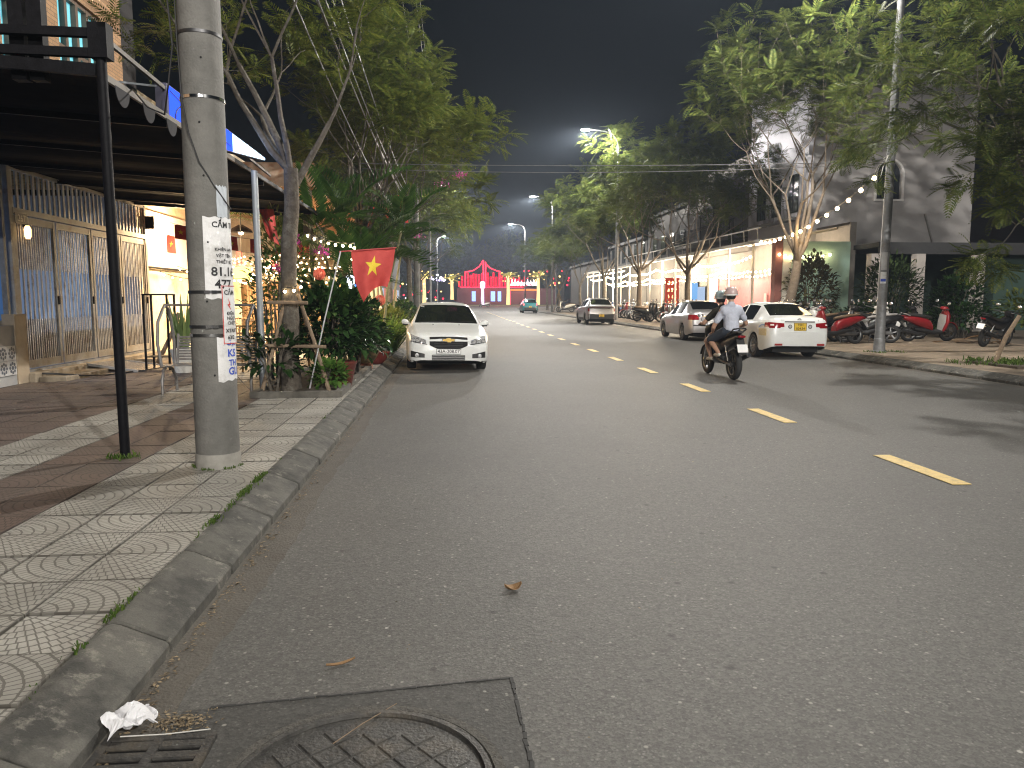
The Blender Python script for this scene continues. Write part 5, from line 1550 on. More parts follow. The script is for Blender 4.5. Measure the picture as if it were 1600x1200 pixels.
def wheel(parent, x, y, r, w, side, rimmat, spokes=10):
    """wheel with tyre, rim and spokes; side +1 shows its face to +x"""
    wt = MB()
    wt.lathe([(r * .66, -w / 2), (r * .93, -w / 2), (r * .985, -w * .40), (r, -w * .25), (r, w * .25), (r * .985, w * .40), (r * .93, w / 2), (r * .66, w / 2)], 32, 'x', (x, y, r), closed=True)
    t = wt.build('wheel', TYRE, parent, smooth=40, world=False)
    f = x + side * (w / 2 - .02)
    rm = MB().lathe([(r * .67, f - side * .0), (r * .66, f - side * .012), (r * .61, f - side * .02), (r * .60, f - side * .12)], 32, 'x', (0, y, r), closed=False)
    rm = MB()
    pr = [(r * .68, 0), (r * .64, .006), (r * .60, -.012), (r * .585, -.10), (r * .66, -.10)]
    rm.lathe([(a, f + side * b) for a, b in pr], 32, 'x', (0, y, r), closed=True)
    for k in range(spokes):
        a = 2 * PI * k / spokes + .1; da = .13 if k % 2 else .09
        P = []
        for (rr, d2, wd) in ((r * .10, -.03, .55), (r * .62, -.012, .9)):
            for sg in (-1, 1):
                for dd in (0, -.03):
                    aa = a + sg * da * wd * (1.6 if rr < r * .3 else .75)
                    P.append((f + side * (d2 + dd), y + rr * math.cos(aa), r + rr * math.sin(aa)))
        rm.add(P, [(0, 2, 6, 4), (1, 5, 7, 3), (0, 4, 5, 1), (2, 3, 7, 6)])
    rm.lathe([(r * .14, f - side * .05), (r * .14, f - side * .02), (r * .10, f - side * .012)], 16, 'x', (0, y, r))
    rm.build('rim', rimmat, t, smooth=30, world=False)
    MB().lathe([(r * .57, f - side * .105), (r * .57, f - side * .10)], 20, 'x', (0, y, r)).build('brake_disc', M('brake_dark', (.03, .03, .03), rough=.5, metal=.5), t, world=False)
    return t

class Car:
    """body lofted from profiles; front at y=0, rear at y=L, ground z=0; panels split by region"""
    def __init__(s, name, label, loc, rz, paint, L, top, belt, bot, wmax, wtop, wheels, r, glass, rimmat, roll=0.0, arch=1.16, group=None, spokes=10, ww=.20, roofblack=False):
        s.t = T(name, label, 'car', loc, rz, group); s.t.rotation_euler = (0, roll, rz)
        s.L = L
        ys = np.unique(np.concatenate([np.linspace(0, L, 110), [0.015, .03, .06, L - .015, L - .03, L - .06]] + [np.linspace(w - r * arch, w + r * arch, 25) for w in wheels]))
        yy = np.linspace(0, L, 600)
        def prof(keys, k):                      # rounded on an even spacing, so the panels carry no ripples
            a = interp(keys, yy); b = smooth_arr(a, k); e = np.clip(np.minimum(yy, L - yy) / .12, 0, 1)
            return np.interp(ys, yy, a * (1 - e) * .5 + b * (1 - (1 - e) * .5))
        zt = prof(top, 60); zb = prof(belt, 90); w = prof(wmax, 60); wt = prof(wtop, 90); zz = interp(bot, ys)
        for wy in wheels:
            d = np.abs(ys - wy); m = d < r * arch
            zz[m] = np.maximum(zz[m], r * .98 + np.sqrt(np.maximum((r * arch) ** 2 - d[m] ** 2, 0)))
        rows = []
        for i, y in enumerate(ys):
            b, t_, wm, wr, z0 = zb[i], zt[i], w[i], wt[i], zz[i]
            b = min(b, t_ - .015); z0 = min(z0, b - .04)
            h = b - z0
            e = max(t_ - b, .015)
            half = [(wm - .05, z0), (wm - .012, z0 + .10 * h), (wm, z0 + .38 * h), (wm - .004, z0 + .70 * h), (wm - .022, z0 + .90 * h), (wm - .05, b), (wm - .065, b + .02 * min(1, e / .1)),
                    (wr + (wm - .065 - wr) * .48, b + e * .46), (wr + .012, b + e * .84), (wr - .035, b + e * .93), (wr * .72, b + e * .985), (wr * .38, t_), (0, t_ + .004)]
            rows.append([(x, y, z) for x, z in half] + [(-x, y, z) for x, z in half[-2::-1]])
        s.n = len(rows[0]); s.rows = rows; s.ys = ys; s.zb = zb; s.zt = zt; s.half = 12
        P = [p for rw in rows for p in rw]
        n = s.n; cells = {}
        parts = {}
        def put(nm, f): parts.setdefault(nm, []).append(f)
        g = glass
        for i in range(len(ys) - 1):
            y = .5 * (ys[i] + ys[i + 1])
            for k in range(n - 1):
                kk = k if k < s.half else n - 2 - k; sd = 0 if k < s.half else 1
                f = (i * n + k, i * n + k + 1, (i + 1) * n + k + 1, (i + 1) * n + k)
                nm = 'body'
                if kk >= 9 and g['ws'][0] < y < g['ws'][1]: nm = 'windscreen'
                elif kk >= 9 and g['rw'][0] < y < g['rw'][1]: nm = 'rear_window'
                elif kk in (6, 7) :
                    for q, (a, b2) in enumerate(g['side']):
                        if a < y < b2: nm = 'side_window_%d_%d' % (q, sd)
                if nm == 'body':
                    if kk >= 8 and g['ws'][1] <= y <= g['rw'][0]: nm = 'roof'
                    elif kk >= 7 and y < g['ws'][0] and y > g.get('hood', .3): nm = 'bonnet'
                    elif kk <= 5:
                        for q, (a, b2) in enumerate(g['doors']):
                            if a < y < b2 and zz[i] < .45: nm = 'door_%d_%d' % (q, sd)
                put(nm, f)
        put('body', tuple(range(n))); put('body', tuple(range(len(P) - 1, len(P) - n - 1, -1)))
        put('body', None)
        s.parts = {}
        for nm, fs in parts.items():
            fs = [f for f in fs if f]
            idx = sorted({v for f in fs for v in f}); mp = {v: q for q, v in enumerate(idx)}
            mb = MB(); mb.add([P[v] for v in idx], [tuple(mp[v] for v in f) for f in fs])
            base = nm.split('_')[0] if nm.startswith('door') else ('side_window' if nm.startswith('side_window') else nm)
            mat = GLASSD if base in ('windscreen', 'rear_window', 'side_window') else (RUBBER if roofblack and base == 'roof' else paint)
            o = mb.build(base, mat, s.t, smooth=32, world=False)
            s.parts[nm] = o
        fs = [f for fs in parts.values() for f in fs if f]
        s.bvh = BVHTree.FromPolygons([Vector(p) for p in P], fs)
        MB().box(-w.max() + .24, w.max() - .24, .25, L - .25, .17, .62).build('underbody', M('underbody', (.008, .008, .008), rough=.9), s.t, world=False)
        for wy in wheels:
            for sd in (-1, 1): wheel(s.t, sd * (w.max() - ww / 2 - .025), wy, r, ww, sd, rimmat, spokes)
    def hit(s, axis, a, b):
        if axis == 'front': o, d = Vector((a, -3, b)), Vector((0, 1, 0))
        elif axis == 'rear': o, d = Vector((a, s.L + 3, b)), Vector((0, -1, 0))
        elif axis == 'right': o, d = Vector((3, a, b)), Vector((-1, 0, 0))
        else: o, d = Vector((-3, a, b)), Vector((1, 0, 0))
        r = s.bvh.ray_cast(o, d)
        return (r[0], d) if r[0] is not None else (None, d)
    def patch(s, name, mat, axis, cols, off=.008, rows=5, parent=None, th=.03, smooth=35):
        """drapes a strip onto the body: cols = [(a, low, high), ...]"""
        G = []
        for (a, lo, hi) in cols:
            col = []
            for j in range(rows + 1):
                p, d = s.hit(axis, a, lo + (hi - lo) * j / rows)
                if p is None: col.append(None)
                else: col.append(p - d * off)
            good = [c for c in col if c is not None]
            if not good: continue
            col = [c if c is not None else good[0].copy() for c in col]
            G.append(col)
        if len(G) < 2: return None
        d = s.hit(axis, 0, .5)[1]
        mb = MB(); m = rows + 1; P = [c for col in G for c in col]
        F = [(i * m + j, i * m + j + 1, (i + 1) * m + j + 1, (i + 1) * m + j) for i in range(len(G) - 1) for j in range(rows)]
        edge = [j for j in range(m)] + [i * m + rows for i in range(1, len(G))] + [(len(G) - 1) * m + j for j in range(rows - 1, -1, -1)] + [i * m for i in range(len(G) - 2, 0, -1)]
        nb = len(P); P2 = P + [P[e] + d * th for e in edge]
        for q in range(len(edge)):
            q2 = (q + 1) % len(edge); F.append((edge[q], edge[q2], nb + q2, nb + q))
        mb.add(P2, F)
        return mb.build(name, mat, parent or s.t, smooth=smooth, world=False)
    def mirror_patch(s, name, mat, axis, cols, **k):
        a = s.patch(name, mat, axis, cols, **k); b = s.patch(name, mat, axis, [(-c[0], c[1], c[2]) for c in cols], **k)
        return a, b
    def plate(s, axis, x0, x1, z0, z1, mat, lines, off=.02):
        p, d = s.hit(axis, (x0 + x1) / 2, (z0 + z1) / 2)
        y = p.y - d.y * off
        sg = -1 if axis == 'front' else 1
        ya, yb = sorted((y, y - sg * .02))
        o = MB().box(x0, x1, ya, yb, z0, z1).build('number_plate', mat, s.t, world=False)
        yf = y + sg * .003
        fr = MB()
        for (a, b, c, e) in ((x0, x1, z0, z0 + .008), (x0, x1, z1 - .008, z1), (x0, x0 + .008, z0, z1), (x1 - .008, x1, z0, z1)):
            fr.box(a, b, *sorted((yf, yf - sg * .002)), c, e)
        fr.build('plate_rim', INK, o, world=False)
        for (txt, cz, size) in lines:
            V, F = text_mesh(txt, size, 'CENTER', .0006)
            mx = -sg
            MB().add([((x0 + x1) / 2 + v[0] * mx, yf + sg * .0015, cz + v[1]) for v in V], F).build('lettering', INK, o, world=False)
    def mirrors(s, y, z, w, mat):
        for sd in (-1, 1):
            m = MB().ring([((sd * (w + .02), y + .02, z - .03), (.012, 0, 0), (0, 0, .02), 2), ((sd * (w + .07), y, z), (0, .05, 0), (0, 0, .055), 2.4), ((sd * (w + .15), y, z + .01), (0, .055, 0), (0, 0, .065), 2.6), ((sd * (w + .20), y + .01, z + .005), (0, .03, 0), (0, 0, .04), 2.2)], 14).build('mirror', mat, s.t, smooth=50, world=False)
            MB().ring([((sd * (w + .06), y - .012, z - .055), (0, .045, 0), (0, 0, .02), 2.4), ((sd * (w + .17), y - .012, z - .05), (0, .045, 0), (0, 0, .018), 2.4)], 10).build('mirror_base', RUBBER, m, world=False)
    def handles(s, ys, z, mat):
        for sd, ax in ((-1, 'left'), (1, 'right')):
            for y in ys:
                p, d = s.hit(ax, y, z)
                if p is None: continue
                MB().box(p.x - .0 if sd > 0 else p.x - .025, p.x + .025 if sd > 0 else p.x, y - .09, y + .09, z - .014, z + .014, bev=.006).build('handle', mat, s.t, world=False)

WPAINT = M('paint_white', (.72, .735, .72), (.76, .775, .76), rough=.28, ns=2, coat=.6, spec=.5)
SPAINT = M('paint_silver', (.42, .41, .42), (.46, .45, .46), rough=.32, metal=.55, ns=2, coat=.6)
TPAINT = M('paint_teal', (.03, .22, .26), (.04, .25, .29), rough=.3, ns=2, coat=.6)
GOLD = M('emblem_gold', (.72, .48, .12), (.80, .56, .18), rough=.25, metal=.8)
ALLOY = M('alloy', (.50, .50, .50), (.58, .58, .58), rough=.3, metal=.7)
ALLOYD = M('alloy_dark', (.10, .10, .10), (.16, .16, .16), rough=.35, metal=.6)
MESHG = M('grille_mesh', (.004, .004, .004), (.010, .010, .010), rough=.85, ns=60, world=False)

# --- white sedan facing the viewer
c = Car('sedan', 'white sedan parked at the kerb facing the viewer', (-.06, 15.95, 0), D(3), WPAINT, 4.6,
        [(0, .60), (.05, .70), (.12, .765), (.3, .83), (.7, .91), (1.15, .985), (1.25, 1.01), (1.7, 1.24), (2.08, 1.405), (2.5, 1.465), (3.0, 1.47), (3.4, 1.425), (4.1, 1.10), (4.45, 1.07), (4.56, .98), (4.6, .80)],
        [(0, .52), (.08, .64), (.2, .72), (.5, .80), (1.1, .90), (2.5, .945), (3.6, .98), (4.2, 1.0), (4.5, .94), (4.6, .74)],
        [(0, .26), (.15, .20), (.5, .20), (4.2, .21), (4.6, .30)],
        [(0, .60), (.02, .68), (.06, .75), (.12, .80), (.25, .85), (.5, .885), (.9, .895), (3.8, .895), (4.2, .87), (4.45, .80), (4.6, .66)],
        [(0, .50), (.1, .60), (.4, .68), (1.15, .74), (1.3, .74), (2.1, .60), (2.6, .575), (3.3, .575), (4.05, .66), (4.5, .66), (4.6, .56)],
        (.93, 3.615), .325, dict(ws=(1.24, 2.10), rw=(3.42, 4.08), side=((1.75, 2.55), (2.62, 3.45)), doors=((1.4, 2.6), (2.6, 3.5)), hood=.25), ALLOY, roll=D(1.2))
def sh(f, xs): return [(x, *f(x)) for x in xs]
lin = lambda a, b, n=9: [a + (b - a) * i / n for i in range(n + 1)]
hl = c.mirror_patch('headlight', LENS, 'front', [(x, .60 + .055 * (x - .47) / .32 - .0, .685 + .105 * (x - .47) / .32) for x in lin(.47, .79)], off=.012)
for h, sg in zip(hl, (1, -1)):
    for x in (.55, .66, .74):
        p, d = c.hit('front', sg * x, .66 + .05 * (x - .5))
        MB().lathe([(.048, p.y - .020), (.044, p.y - .022), (.02, p.y - .016)], 16, 'y', (p.x, 0, p.z)).build('reflector', CHROME, h, smooth=40, world=False)
c.mirror_patch('headlight_trim', RUBBER, 'front', [(x, .585 + .055 * (x - .45) / .35, .603 + .055 * (x - .45) / .35) for x in lin(.45, .80)], off=.013)
gr_ = c.patch('upper_grille', MESHG, 'front', [(x, .715 - .05 * abs(x / .4) ** 3, .755 - .012 * abs(x / .4) ** 2) for x in lin(-.40, .40, 16)], off=.010)
g2 = c.patch('lower_grille', MESHG, 'front', [(x, .505 + .075 * max(0, (abs(x) - .22) / .18) ** 1.5, .655) for x in lin(-.40, .40, 20)], off=.010)
for z in (.545, .58, .615): c.patch('grille_slat', RUBBER, 'front', [(x, z - .006, z + .006) for x in lin(-.30, .30, 10)], off=.016, rows=1, parent=g2)
c.patch('grille_bar', WPAINT, 'front', [(x, .658 + .008 * abs(x / .42), .712 - .02 * abs(x / .42)) for x in lin(-.44, .44, 16)], off=.018)
c.patch('air_intake', RUBBER, 'front', [(x, .265, .375) for x in lin(-.35, .35, 12)], off=.010)
for z in (.285, .322, .358): c.patch('intake_bar', CHROME, 'front', [(x, z - .005, z + .005) for x in lin(-.34, .34, 10)], off=.018, rows=1)
fg = c.mirror_patch('fog_lamp_recess', RUBBER, 'front', [(x, .315 + .01 * (x - .5), .395 + .06 * (x - .5) / .3) for x in lin(.50, .79)], off=.010)
for h, sg in zip(fg, (1, -1)):
    p, d = c.hit('front', sg * .66, .36); MB().lathe([(.045, p.y - .022), (.04, p.y - .03), (.01, p.y - .034)], 16, 'y', (p.x, 0, p.z)).build('fog_lamp', LENS, h, smooth=40, world=False)
c.patch('bumper_lip', RUBBER, 'front', [(x, .19, .245) for x in lin(-.80, .80, 20)], off=.012)
p, d = c.hit('front', 0, .685); yb_ = p.y - .036
bow = [(-.115, -.022), (-.04, -.022), (-.034, -.042), (.046, -.042), (.052, -.022), (.115, -.022), (.125, .022), (.046, .022), (.040, .042), (-.040, .042), (-.046, .022), (-.125, .022)]
em = MB().prism([(x * 1.12, .685 + z * 1.15) for x, z in bow], yb_, yb_ + .02, 'y').build('emblem', CHROME, c.t, world=False)
MB().prism([(x, .685 + z) for x, z in bow], yb_ - .006, yb_, 'y').build('emblem_face', GOLD, em, world=False)
c.plate('front', -.26, .26, .395, .505, PLATEW, [('43A-208.07', .449, .098)], off=.03)
c.mirrors(1.72, 1.0, .80, WPAINT); c.handles((2.35, 3.3), .84, WPAINT)
for x in (-.3, .28): MB().box(x - .012, x + .012, 1.02, 1.06, .972, .985, bev=.003).build('washer_jet', RUBBER, c.t, world=False)
for (x0, x1) in ((-.62, -.02), (.02, .62)):
    pts = []
    for k in range(9):
        x = x0 + (x1 - x0) * k / 8; pp = c.bvh.ray_cast(Vector((x, 1.24 + .05 * k / 8 + .0, 3)), Vector((0, 0, -1)))[0]; pts.append(pp + Vector((0, 0, .012)))
    MB().tube(pts, .008, 5).build('wiper', RUBBER, c.t, world=False)
MB().box(-.56, -.48, 1.98, 1.985, 1.36, 1.37).build('sticker', PLATEW, c.t, world=False)
c.mirror_patch('tail_light', REDLENS, 'rear', [(x, .78, .95) for x in lin(.5, .78)])
# windscreen pillar rubber seal
# --- white sedan seen from behind
v = Car('sedan', 'white sedan with yellow number plate parked behind the riders, seen from the rear', (8.92, 23.15, 0), PI, WPAINT, 4.42, [(0, .58), (.05, .68), (.25, .80), (.7, .88), (1.2, .97), (1.3, 1.0), (2.0, 1.38), (2.4, 1.455), (2.9, 1.46), (3.25, 1.43), (3.85, 1.13), (4.0, 1.085), (4.3, 1.075), (4.36, 1.03), (4.40, .88), (4.42, .70)],
        [(0, .5), (.1, .64), (.5, .78), (1.1, .89), (2.5, .94), (3.5, .98), (4.1, 1.0), (4.3, .98), (4.38, .86), (4.42, .66)],
        [(0, .26), (.15, .20), (.5, .20), (3.95, .21), (4.2, .27), (4.42, .34)],
        [(0, .58), (.05, .72), (.2, .80), (.5, .845), (3.5, .85), (3.9, .845), (4.15, .83), (4.3, .79), (4.38, .75), (4.42, .66)],
        [(0, .5), (.4, .64), (1.2, .70), (2.0, .565), (2.5, .55), (3.2, .55), (3.85, .62), (4.1, .64), (4.36, .64), (4.42, .52)],
        (.85, 3.40), .31, dict(ws=(1.28, 2.02), rw=(3.28, 3.90), side=((1.65, 2.4), (2.47, 3.25)), doors=((1.35, 2.45), (2.45, 3.2))), ALLOY, roll=D(-.6))
tls = v.mirror_patch('tail_light', REDLENS, 'rear', [(x, .80 - .0 + .05 * (.76 - x) / .34 * 0 + .03 * (x < .5), .925 + .025 * (x - .42) / .34) for x in lin(.42, .775)], off=.012)
for h, sg in zip(tls, (1, -1)): v.patch('reverse_lens', CLEARLENS, 'rear', [(sg * x, .865, .90) for x in lin(.68, .755)], off=.018, parent=h, rows=2)
for sd in (-1, 1): v.patch('tail_light', REDLENS, 'right' if sd > 0 else 'left', [(y, .83, .94) for y in lin(4.12, 4.36, 5)], off=.010)
v.plate('rear', -.165, .165, .735, .935, PLATEY, [('92H', .885, .085), ('024.54', .79, .085)], off=.02)
v.patch('boot_recess', WPAINT, 'rear', [(x, .70, .72) for x in lin(-.45, .45, 8)], off=.010, rows=1)
v.patch('boot_trim', CHROME, 'rear', [(x, .952, .975) for x in lin(-.40, .40, 10)], off=.014, rows=1)
for sd in (-1, 1):
    p, d = v.hit('rear', sd * .265, .84)
    dsc = MB().lathe([(.052, p.y + .004), (.052, p.y + .012), (.045, p.y + .014)], 20, 'y', (sd * .265, 0, .84)).build('round_sticker', RUBBER, v.t, world=False)
    MB().lathe([(.034, p.y + .015), (.030, p.y + .017)], 16, 'y', (sd * .265, 0, .84)).build('round_sticker_print', M('sticker_grey', (.4, .4, .4), rough=.6), dsc, world=False)
p, d = v.hit('rear', 0, 1.02); yv = p.y + .006
eb = MB()
for (rx, rz, cz) in ((.05, .032, 0), (.017, .032, 0), (.034, .012, .012)):
    eb.tube([(rx * math.cos(q), yv, 1.015 + cz + rz * math.sin(q)) for q in [2 * PI * k / 20 for k in range(21)]], .005, 5)
eb.build('emblem', CHROME, v.t, world=False)
for (x, tx_) in ((.46, 'VIOS'), (-.5, 'E')):
    V, F = text_mesh(tx_, .05); p, d = v.hit('rear', x, 1.0)
    if p is not None: MB().add([(x - q[0], p.y + .012, .998 + q[1]) for q in V], F).build('lettering', CHROME, v.t, world=False)
v.mirror_patch('reflector', M('reflector_red', (.25, .02, .02), rough=.3), 'rear', [(x, .355 + .0 * x, .405) for x in lin(.46, .66, 5)], off=.012, rows=2)
v.patch('bumper_lip', RUBBER, 'rear', [(x, .325, .345) for x in lin(-.62, .62, 14)], off=.012, rows=2)
v.mirrors(1.62, .97, .82, WPAINT); v.handles((2.2, 3.05), .86, WPAINT)
MB().tube([(0, 3.05, 1.455), (0, 3.22, 1.60)], .006, 5).build('antenna', RUBBER, v.t, world=False)
MB().ring([((0, 3.05, 1.455), (.025, 0, 0), (0, .05, 0), 2), ((0, 3.06, 1.48), (.012, 0, 0), (0, .03, 0), 2)], 10).build('antenna_base', WPAINT, v.t, world=False)

# gold crest pasted on the rear quarter
cr = v.patch('door_crest', M('crest_gold', (.60, .47, .22), (.70, .62, .42), rough=.5, ns=30, world=False), 'right', [(y, .60, .78) for y in lin(3.82, 4.22, 8)], off=.004, rows=4, th=.004)
v.patch('crest_arc', M('crest_blue', (.16, .32, .6), (.3, .45, .7), rough=.5, ns=20, world=False), 'right', [(y, .79 + .07 * math.sin(PI * (y - 3.78) / .5), .83 + .07 * math.sin(PI * (y - 3.78) / .5)) for y in lin(3.78, 4.2, 10)], off=.004, rows=2, th=.004)

# --- silver sedan
s_ = Car('sedan', 'silver sedan parked nose away between the riders and the crossover', (9.50, 31.25, 0), PI, SPAINT, 4.3, [(0, .58), (.05, .68), (.25, .80), (.7, .88), (1.2, .97), (1.3, 1.0), (1.9, 1.38), (2.3, 1.475), (2.85, 1.485), (3.2, 1.455), (3.75, 1.17), (3.9, 1.12), (4.16, 1.10), (4.24, 1.04), (4.28, .88), (4.30, .70)],
        [(0, .5), (.1, .64), (.5, .78), (1.1, .90), (2.5, .95), (3.5, .99), (4.0, 1.02), (4.2, 1.0), (4.27, .86), (4.3, .66)],
        [(0, .26), (.15, .20), (.5, .20), (3.8, .21), (4.1, .27), (4.3, .32)],
        [(0, .58), (.05, .72), (.2, .79), (.5, .835), (3.4, .84), (3.8, .835), (4.05, .82), (4.2, .78), (4.27, .73), (4.3, .64)],
        [(0, .5), (.4, .64), (1.2, .69), (1.9, .56), (2.4, .545), (3.1, .545), (3.75, .61), (4.0, .63), (4.24, .62), (4.3, .5)],
        (.80, 3.28), .305, dict(ws=(1.28, 1.95), rw=(3.22, 3.80), side=((1.6, 2.3), (2.37, 3.15)), doors=((1.3, 2.35), (2.35, 3.1))), ALLOY, roll=D(-.6))
s_.mirror_patch('tail_light', REDLENS, 'rear', [(x, .78, .965) for x in lin(.50, .775)], off=.014)
for sd in (-1, 1): s_.patch('tail_light', REDLENS, 'right' if sd > 0 else 'left', [(y, .78, .96) for y in lin(4.0, 4.24, 5)], off=.010)
s_.patch('boot_trim', CHROME, 'rear', [(x, .90, .935) for x in lin(-.36, .36, 10)], off=.014, rows=2)
s_.plate('rear', -.165, .165, .66, .86, PLATEW, [('43A', .81, .08), ('512.26', .715, .08)], off=.02)
s_.patch('bumper_strip', RUBBER, 'rear', [(x, .56, .60) for x in lin(-.70, .70, 14)], off=.010, rows=2)
s_.mirrors(1.58, .98, .81, SPAINT); s_.handles((2.12, 2.98), .86, CHROME)
for sd in ('left', 'right'): s_.patch('side_moulding', SPAINT, sd, [(y, .53, .56) for y in lin(1.3, 2.95, 14)], off=.014, rows=1)

# --- silver crossover
u = Car('crossover', 'angular silver crossover with black lower body and yellow plate parked by the tree', (9.02, 49.2, 0), PI, SPAINT, 4.3, [(0, .66), (.05, .82), (.25, .93), (.7, 1.0), (1.1, 1.07), (1.75, 1.48), (2.2, 1.58), (2.9, 1.60), (3.5, 1.55), (4.05, 1.20), (4.18, 1.14), (4.25, 1.02), (4.28, .85), (4.3, .7)],
        [(0, .6), (.1, .76), (.5, .9), (1.0, 1.0), (2.5, 1.06), (3.6, 1.12), (4.1, 1.10), (4.22, 1.0), (4.3, .68)],
        [(0, .30), (.3, .24), (3.9, .25), (4.3, .34)],
        [(0, .66), (.05, .78), (.2, .86), (.5, .895), (3.9, .90), (4.15, .87), (4.25, .83), (4.3, .76)],
        [(0, .58), (.4, .70), (1.1, .74), (1.75, .60), (2.2, .58), (3.4, .565), (4.05, .66), (4.3, .66)],
        (.85, 3.46), .345, dict(ws=(1.15, 1.82), rw=(3.52, 4.08), side=((1.5, 2.25), (2.32, 3.2)), doors=((1.25, 2.3), (2.3, 3.15))), ALLOYD, roll=D(-.6), spokes=8)
u.patch('lower_cladding', RUBBER, 'rear', [(x, .34, .62 + .05 * abs(x)) for x in lin(-.80, .80, 16)], off=.014)
u.patch('light_bar', M('bar_dark', (.04, .01, .012), rough=.2), 'rear', [(x, .995, 1.045) for x in lin(-.74, .74, 16)], off=.014)
u.patch('light_bar_chrome', CHROME, 'rear', [(x, .975, .988) for x in lin(-.5, .5, 10)], off=.016, rows=1)
u.mirror_patch('tail_light', REDLENS, 'rear', [(x, .80, .99) for x in lin(.74, .82, 3)], off=.014)
u.plate('rear', -.165, .165, .46, .64, PLATEY, [('92E', .595, .075), ('006.71', .51, .075)], off=.025)
for sd in ('left', 'right'): u.patch('sill_cladding', RUBBER, sd, [(y, .27, .42) for y in lin(1.35, 3.0, 10)], off=.010)
u.mirrors(1.5, 1.12, .86, RUBBER); u.handles((2.05, 3.0), .95, SPAINT)
for x in (-.52, .52): MB().tube([(x, 1.9, 1.60), (x, 2.3, 1.635), (x, 3.3, 1.625), (x, 3.6, 1.56)], .014, 6).build('roof_rail', CHROME, u.t, world=False)

# --- teal hatchback farther on, lamps lit
w_ = Car('hatchback', 'teal taxi with lit tail lamps standing near the junction', (8.75, 87.2, 0), PI, TPAINT, 4.1, [(0, .62), (.05, .78), (.25, .88), (.9, .99), (1.1, 1.04), (1.8, 1.46), (2.3, 1.56), (3.2, 1.56), (3.7, 1.46), (3.98, 1.14), (4.06, 1.0), (4.1, .72)],
        [(0, .55), (.1, .72), (.9, .92), (2.5, 1.02), (3.8, 1.06), (4.0, 1.0), (4.1, .68)], [(0, .28), (.3, .22), (3.8, .23), (4.1, .32)],
        [(0, .62), (.1, .78), (.4, .86), (3.8, .87), (4.0, .84), (4.1, .74)], [(0, .55), (.9, .72), (1.75, .60), (2.3, .57), (3.5, .57), (4.0, .66), (4.1, .62)],
        (.8, 3.3), .33, dict(ws=(1.12, 1.85), rw=(3.62, 3.99), side=((1.5, 2.2), (2.27, 3.2)), doors=((1.25, 2.25), (2.25, 3.0))), ALLOYD, spokes=8)
LIT = GLOW('tail_lit', (1.0, .10, .10), 5.0)
w_.mirror_patch('tail_light', LIT, 'rear', [(x, .86, 1.02) for x in lin(.66, .80, 3)], off=.014)
w_.patch('lower_cladding', RUBBER, 'rear', [(x, .32, .62) for x in lin(-.76, .76, 10)], off=.012)
w_.plate('rear', -.16, .16, .60, .76, PLATEY, [('43E', .72, .07), ('028.15', .645, .07)], off=.02)
w_.mirrors(1.55, 1.08, .84, RUBBER)
# dark cars at the far side of the junction
for lab, x, y, rz in (('dark sedan crossing the far junction seen from the side', 2.6, 150, D(90)), ('dark car parked before the lit palms past the junction', 21.5, 150, D(-80))):
    k = Car('sedan', lab, (x, y, 0), rz, M('paint_black', (.015, .015, .018), rough=.3, coat=.5), 4.5, [(0, .6), (.1, .75), (1.2, 1.0), (2.0, 1.4), (3.1, 1.45), (4.0, 1.1), (4.4, 1.05), (4.5, .8)], [(0, .5), (.2, .7), (1.1, .9), (3.6, 1.0), (4.4, .98), (4.5, .7)], [(0, .24), (4.5, .28)],
            [(0, .65), (.3, .85), (4.2, .87), (4.5, .7)], [(0, .5), (1.2, .72), (2.0, .58), (3.1, .57), (4.0, .64), (4.5, .6)], (.9, 3.55), .32, dict(ws=(1.2, 2.0), rw=(3.2, 4.0), side=((1.7, 2.5), (2.56, 3.3)), doors=((1.4, 2.5), (2.5, 3.3))), ALLOYD, spokes=6)
# ------------------------------------------------------------------ motorbikes (local: +y forward, wheels on z=0)
def bike_wheel(t, y, r, w, rimmat, n=5):
    tw = MB().lathe([(r * .70, -w * .45), (r * .86, -w * .5), (r * .97, -w * .32), (r, 0), (r * .97, w * .32), (r * .86, w * .5), (r * .70, w * .45)], 28, 'x', (0, y, r), closed=True).build('wheel', TYRE, t, smooth=50, world=False)
    rm = MB().lathe([(r * .72, -w * .40), (r * .72, w * .40), (r * .64, w * .30), (r * .64, -w * .30)], 28, 'x', (0, y, r), closed=True)
    for k in range(n):
        a = 2 * PI * k / n + .3
        rm.obox((0, y + r * .1 * math.cos(a), r + r * .1 * math.sin(a)), (0, y + r * .66 * math.cos(a), r + r * .66 * math.sin(a)), .03, .035, up=(1, 0, 0))
    rm.lathe([(r * .17, -w * .6), (r * .17, w * .6)], 12, 'x', (0, y, r))
    rm.build('rim', rimmat, tw, smooth=30, world=False)

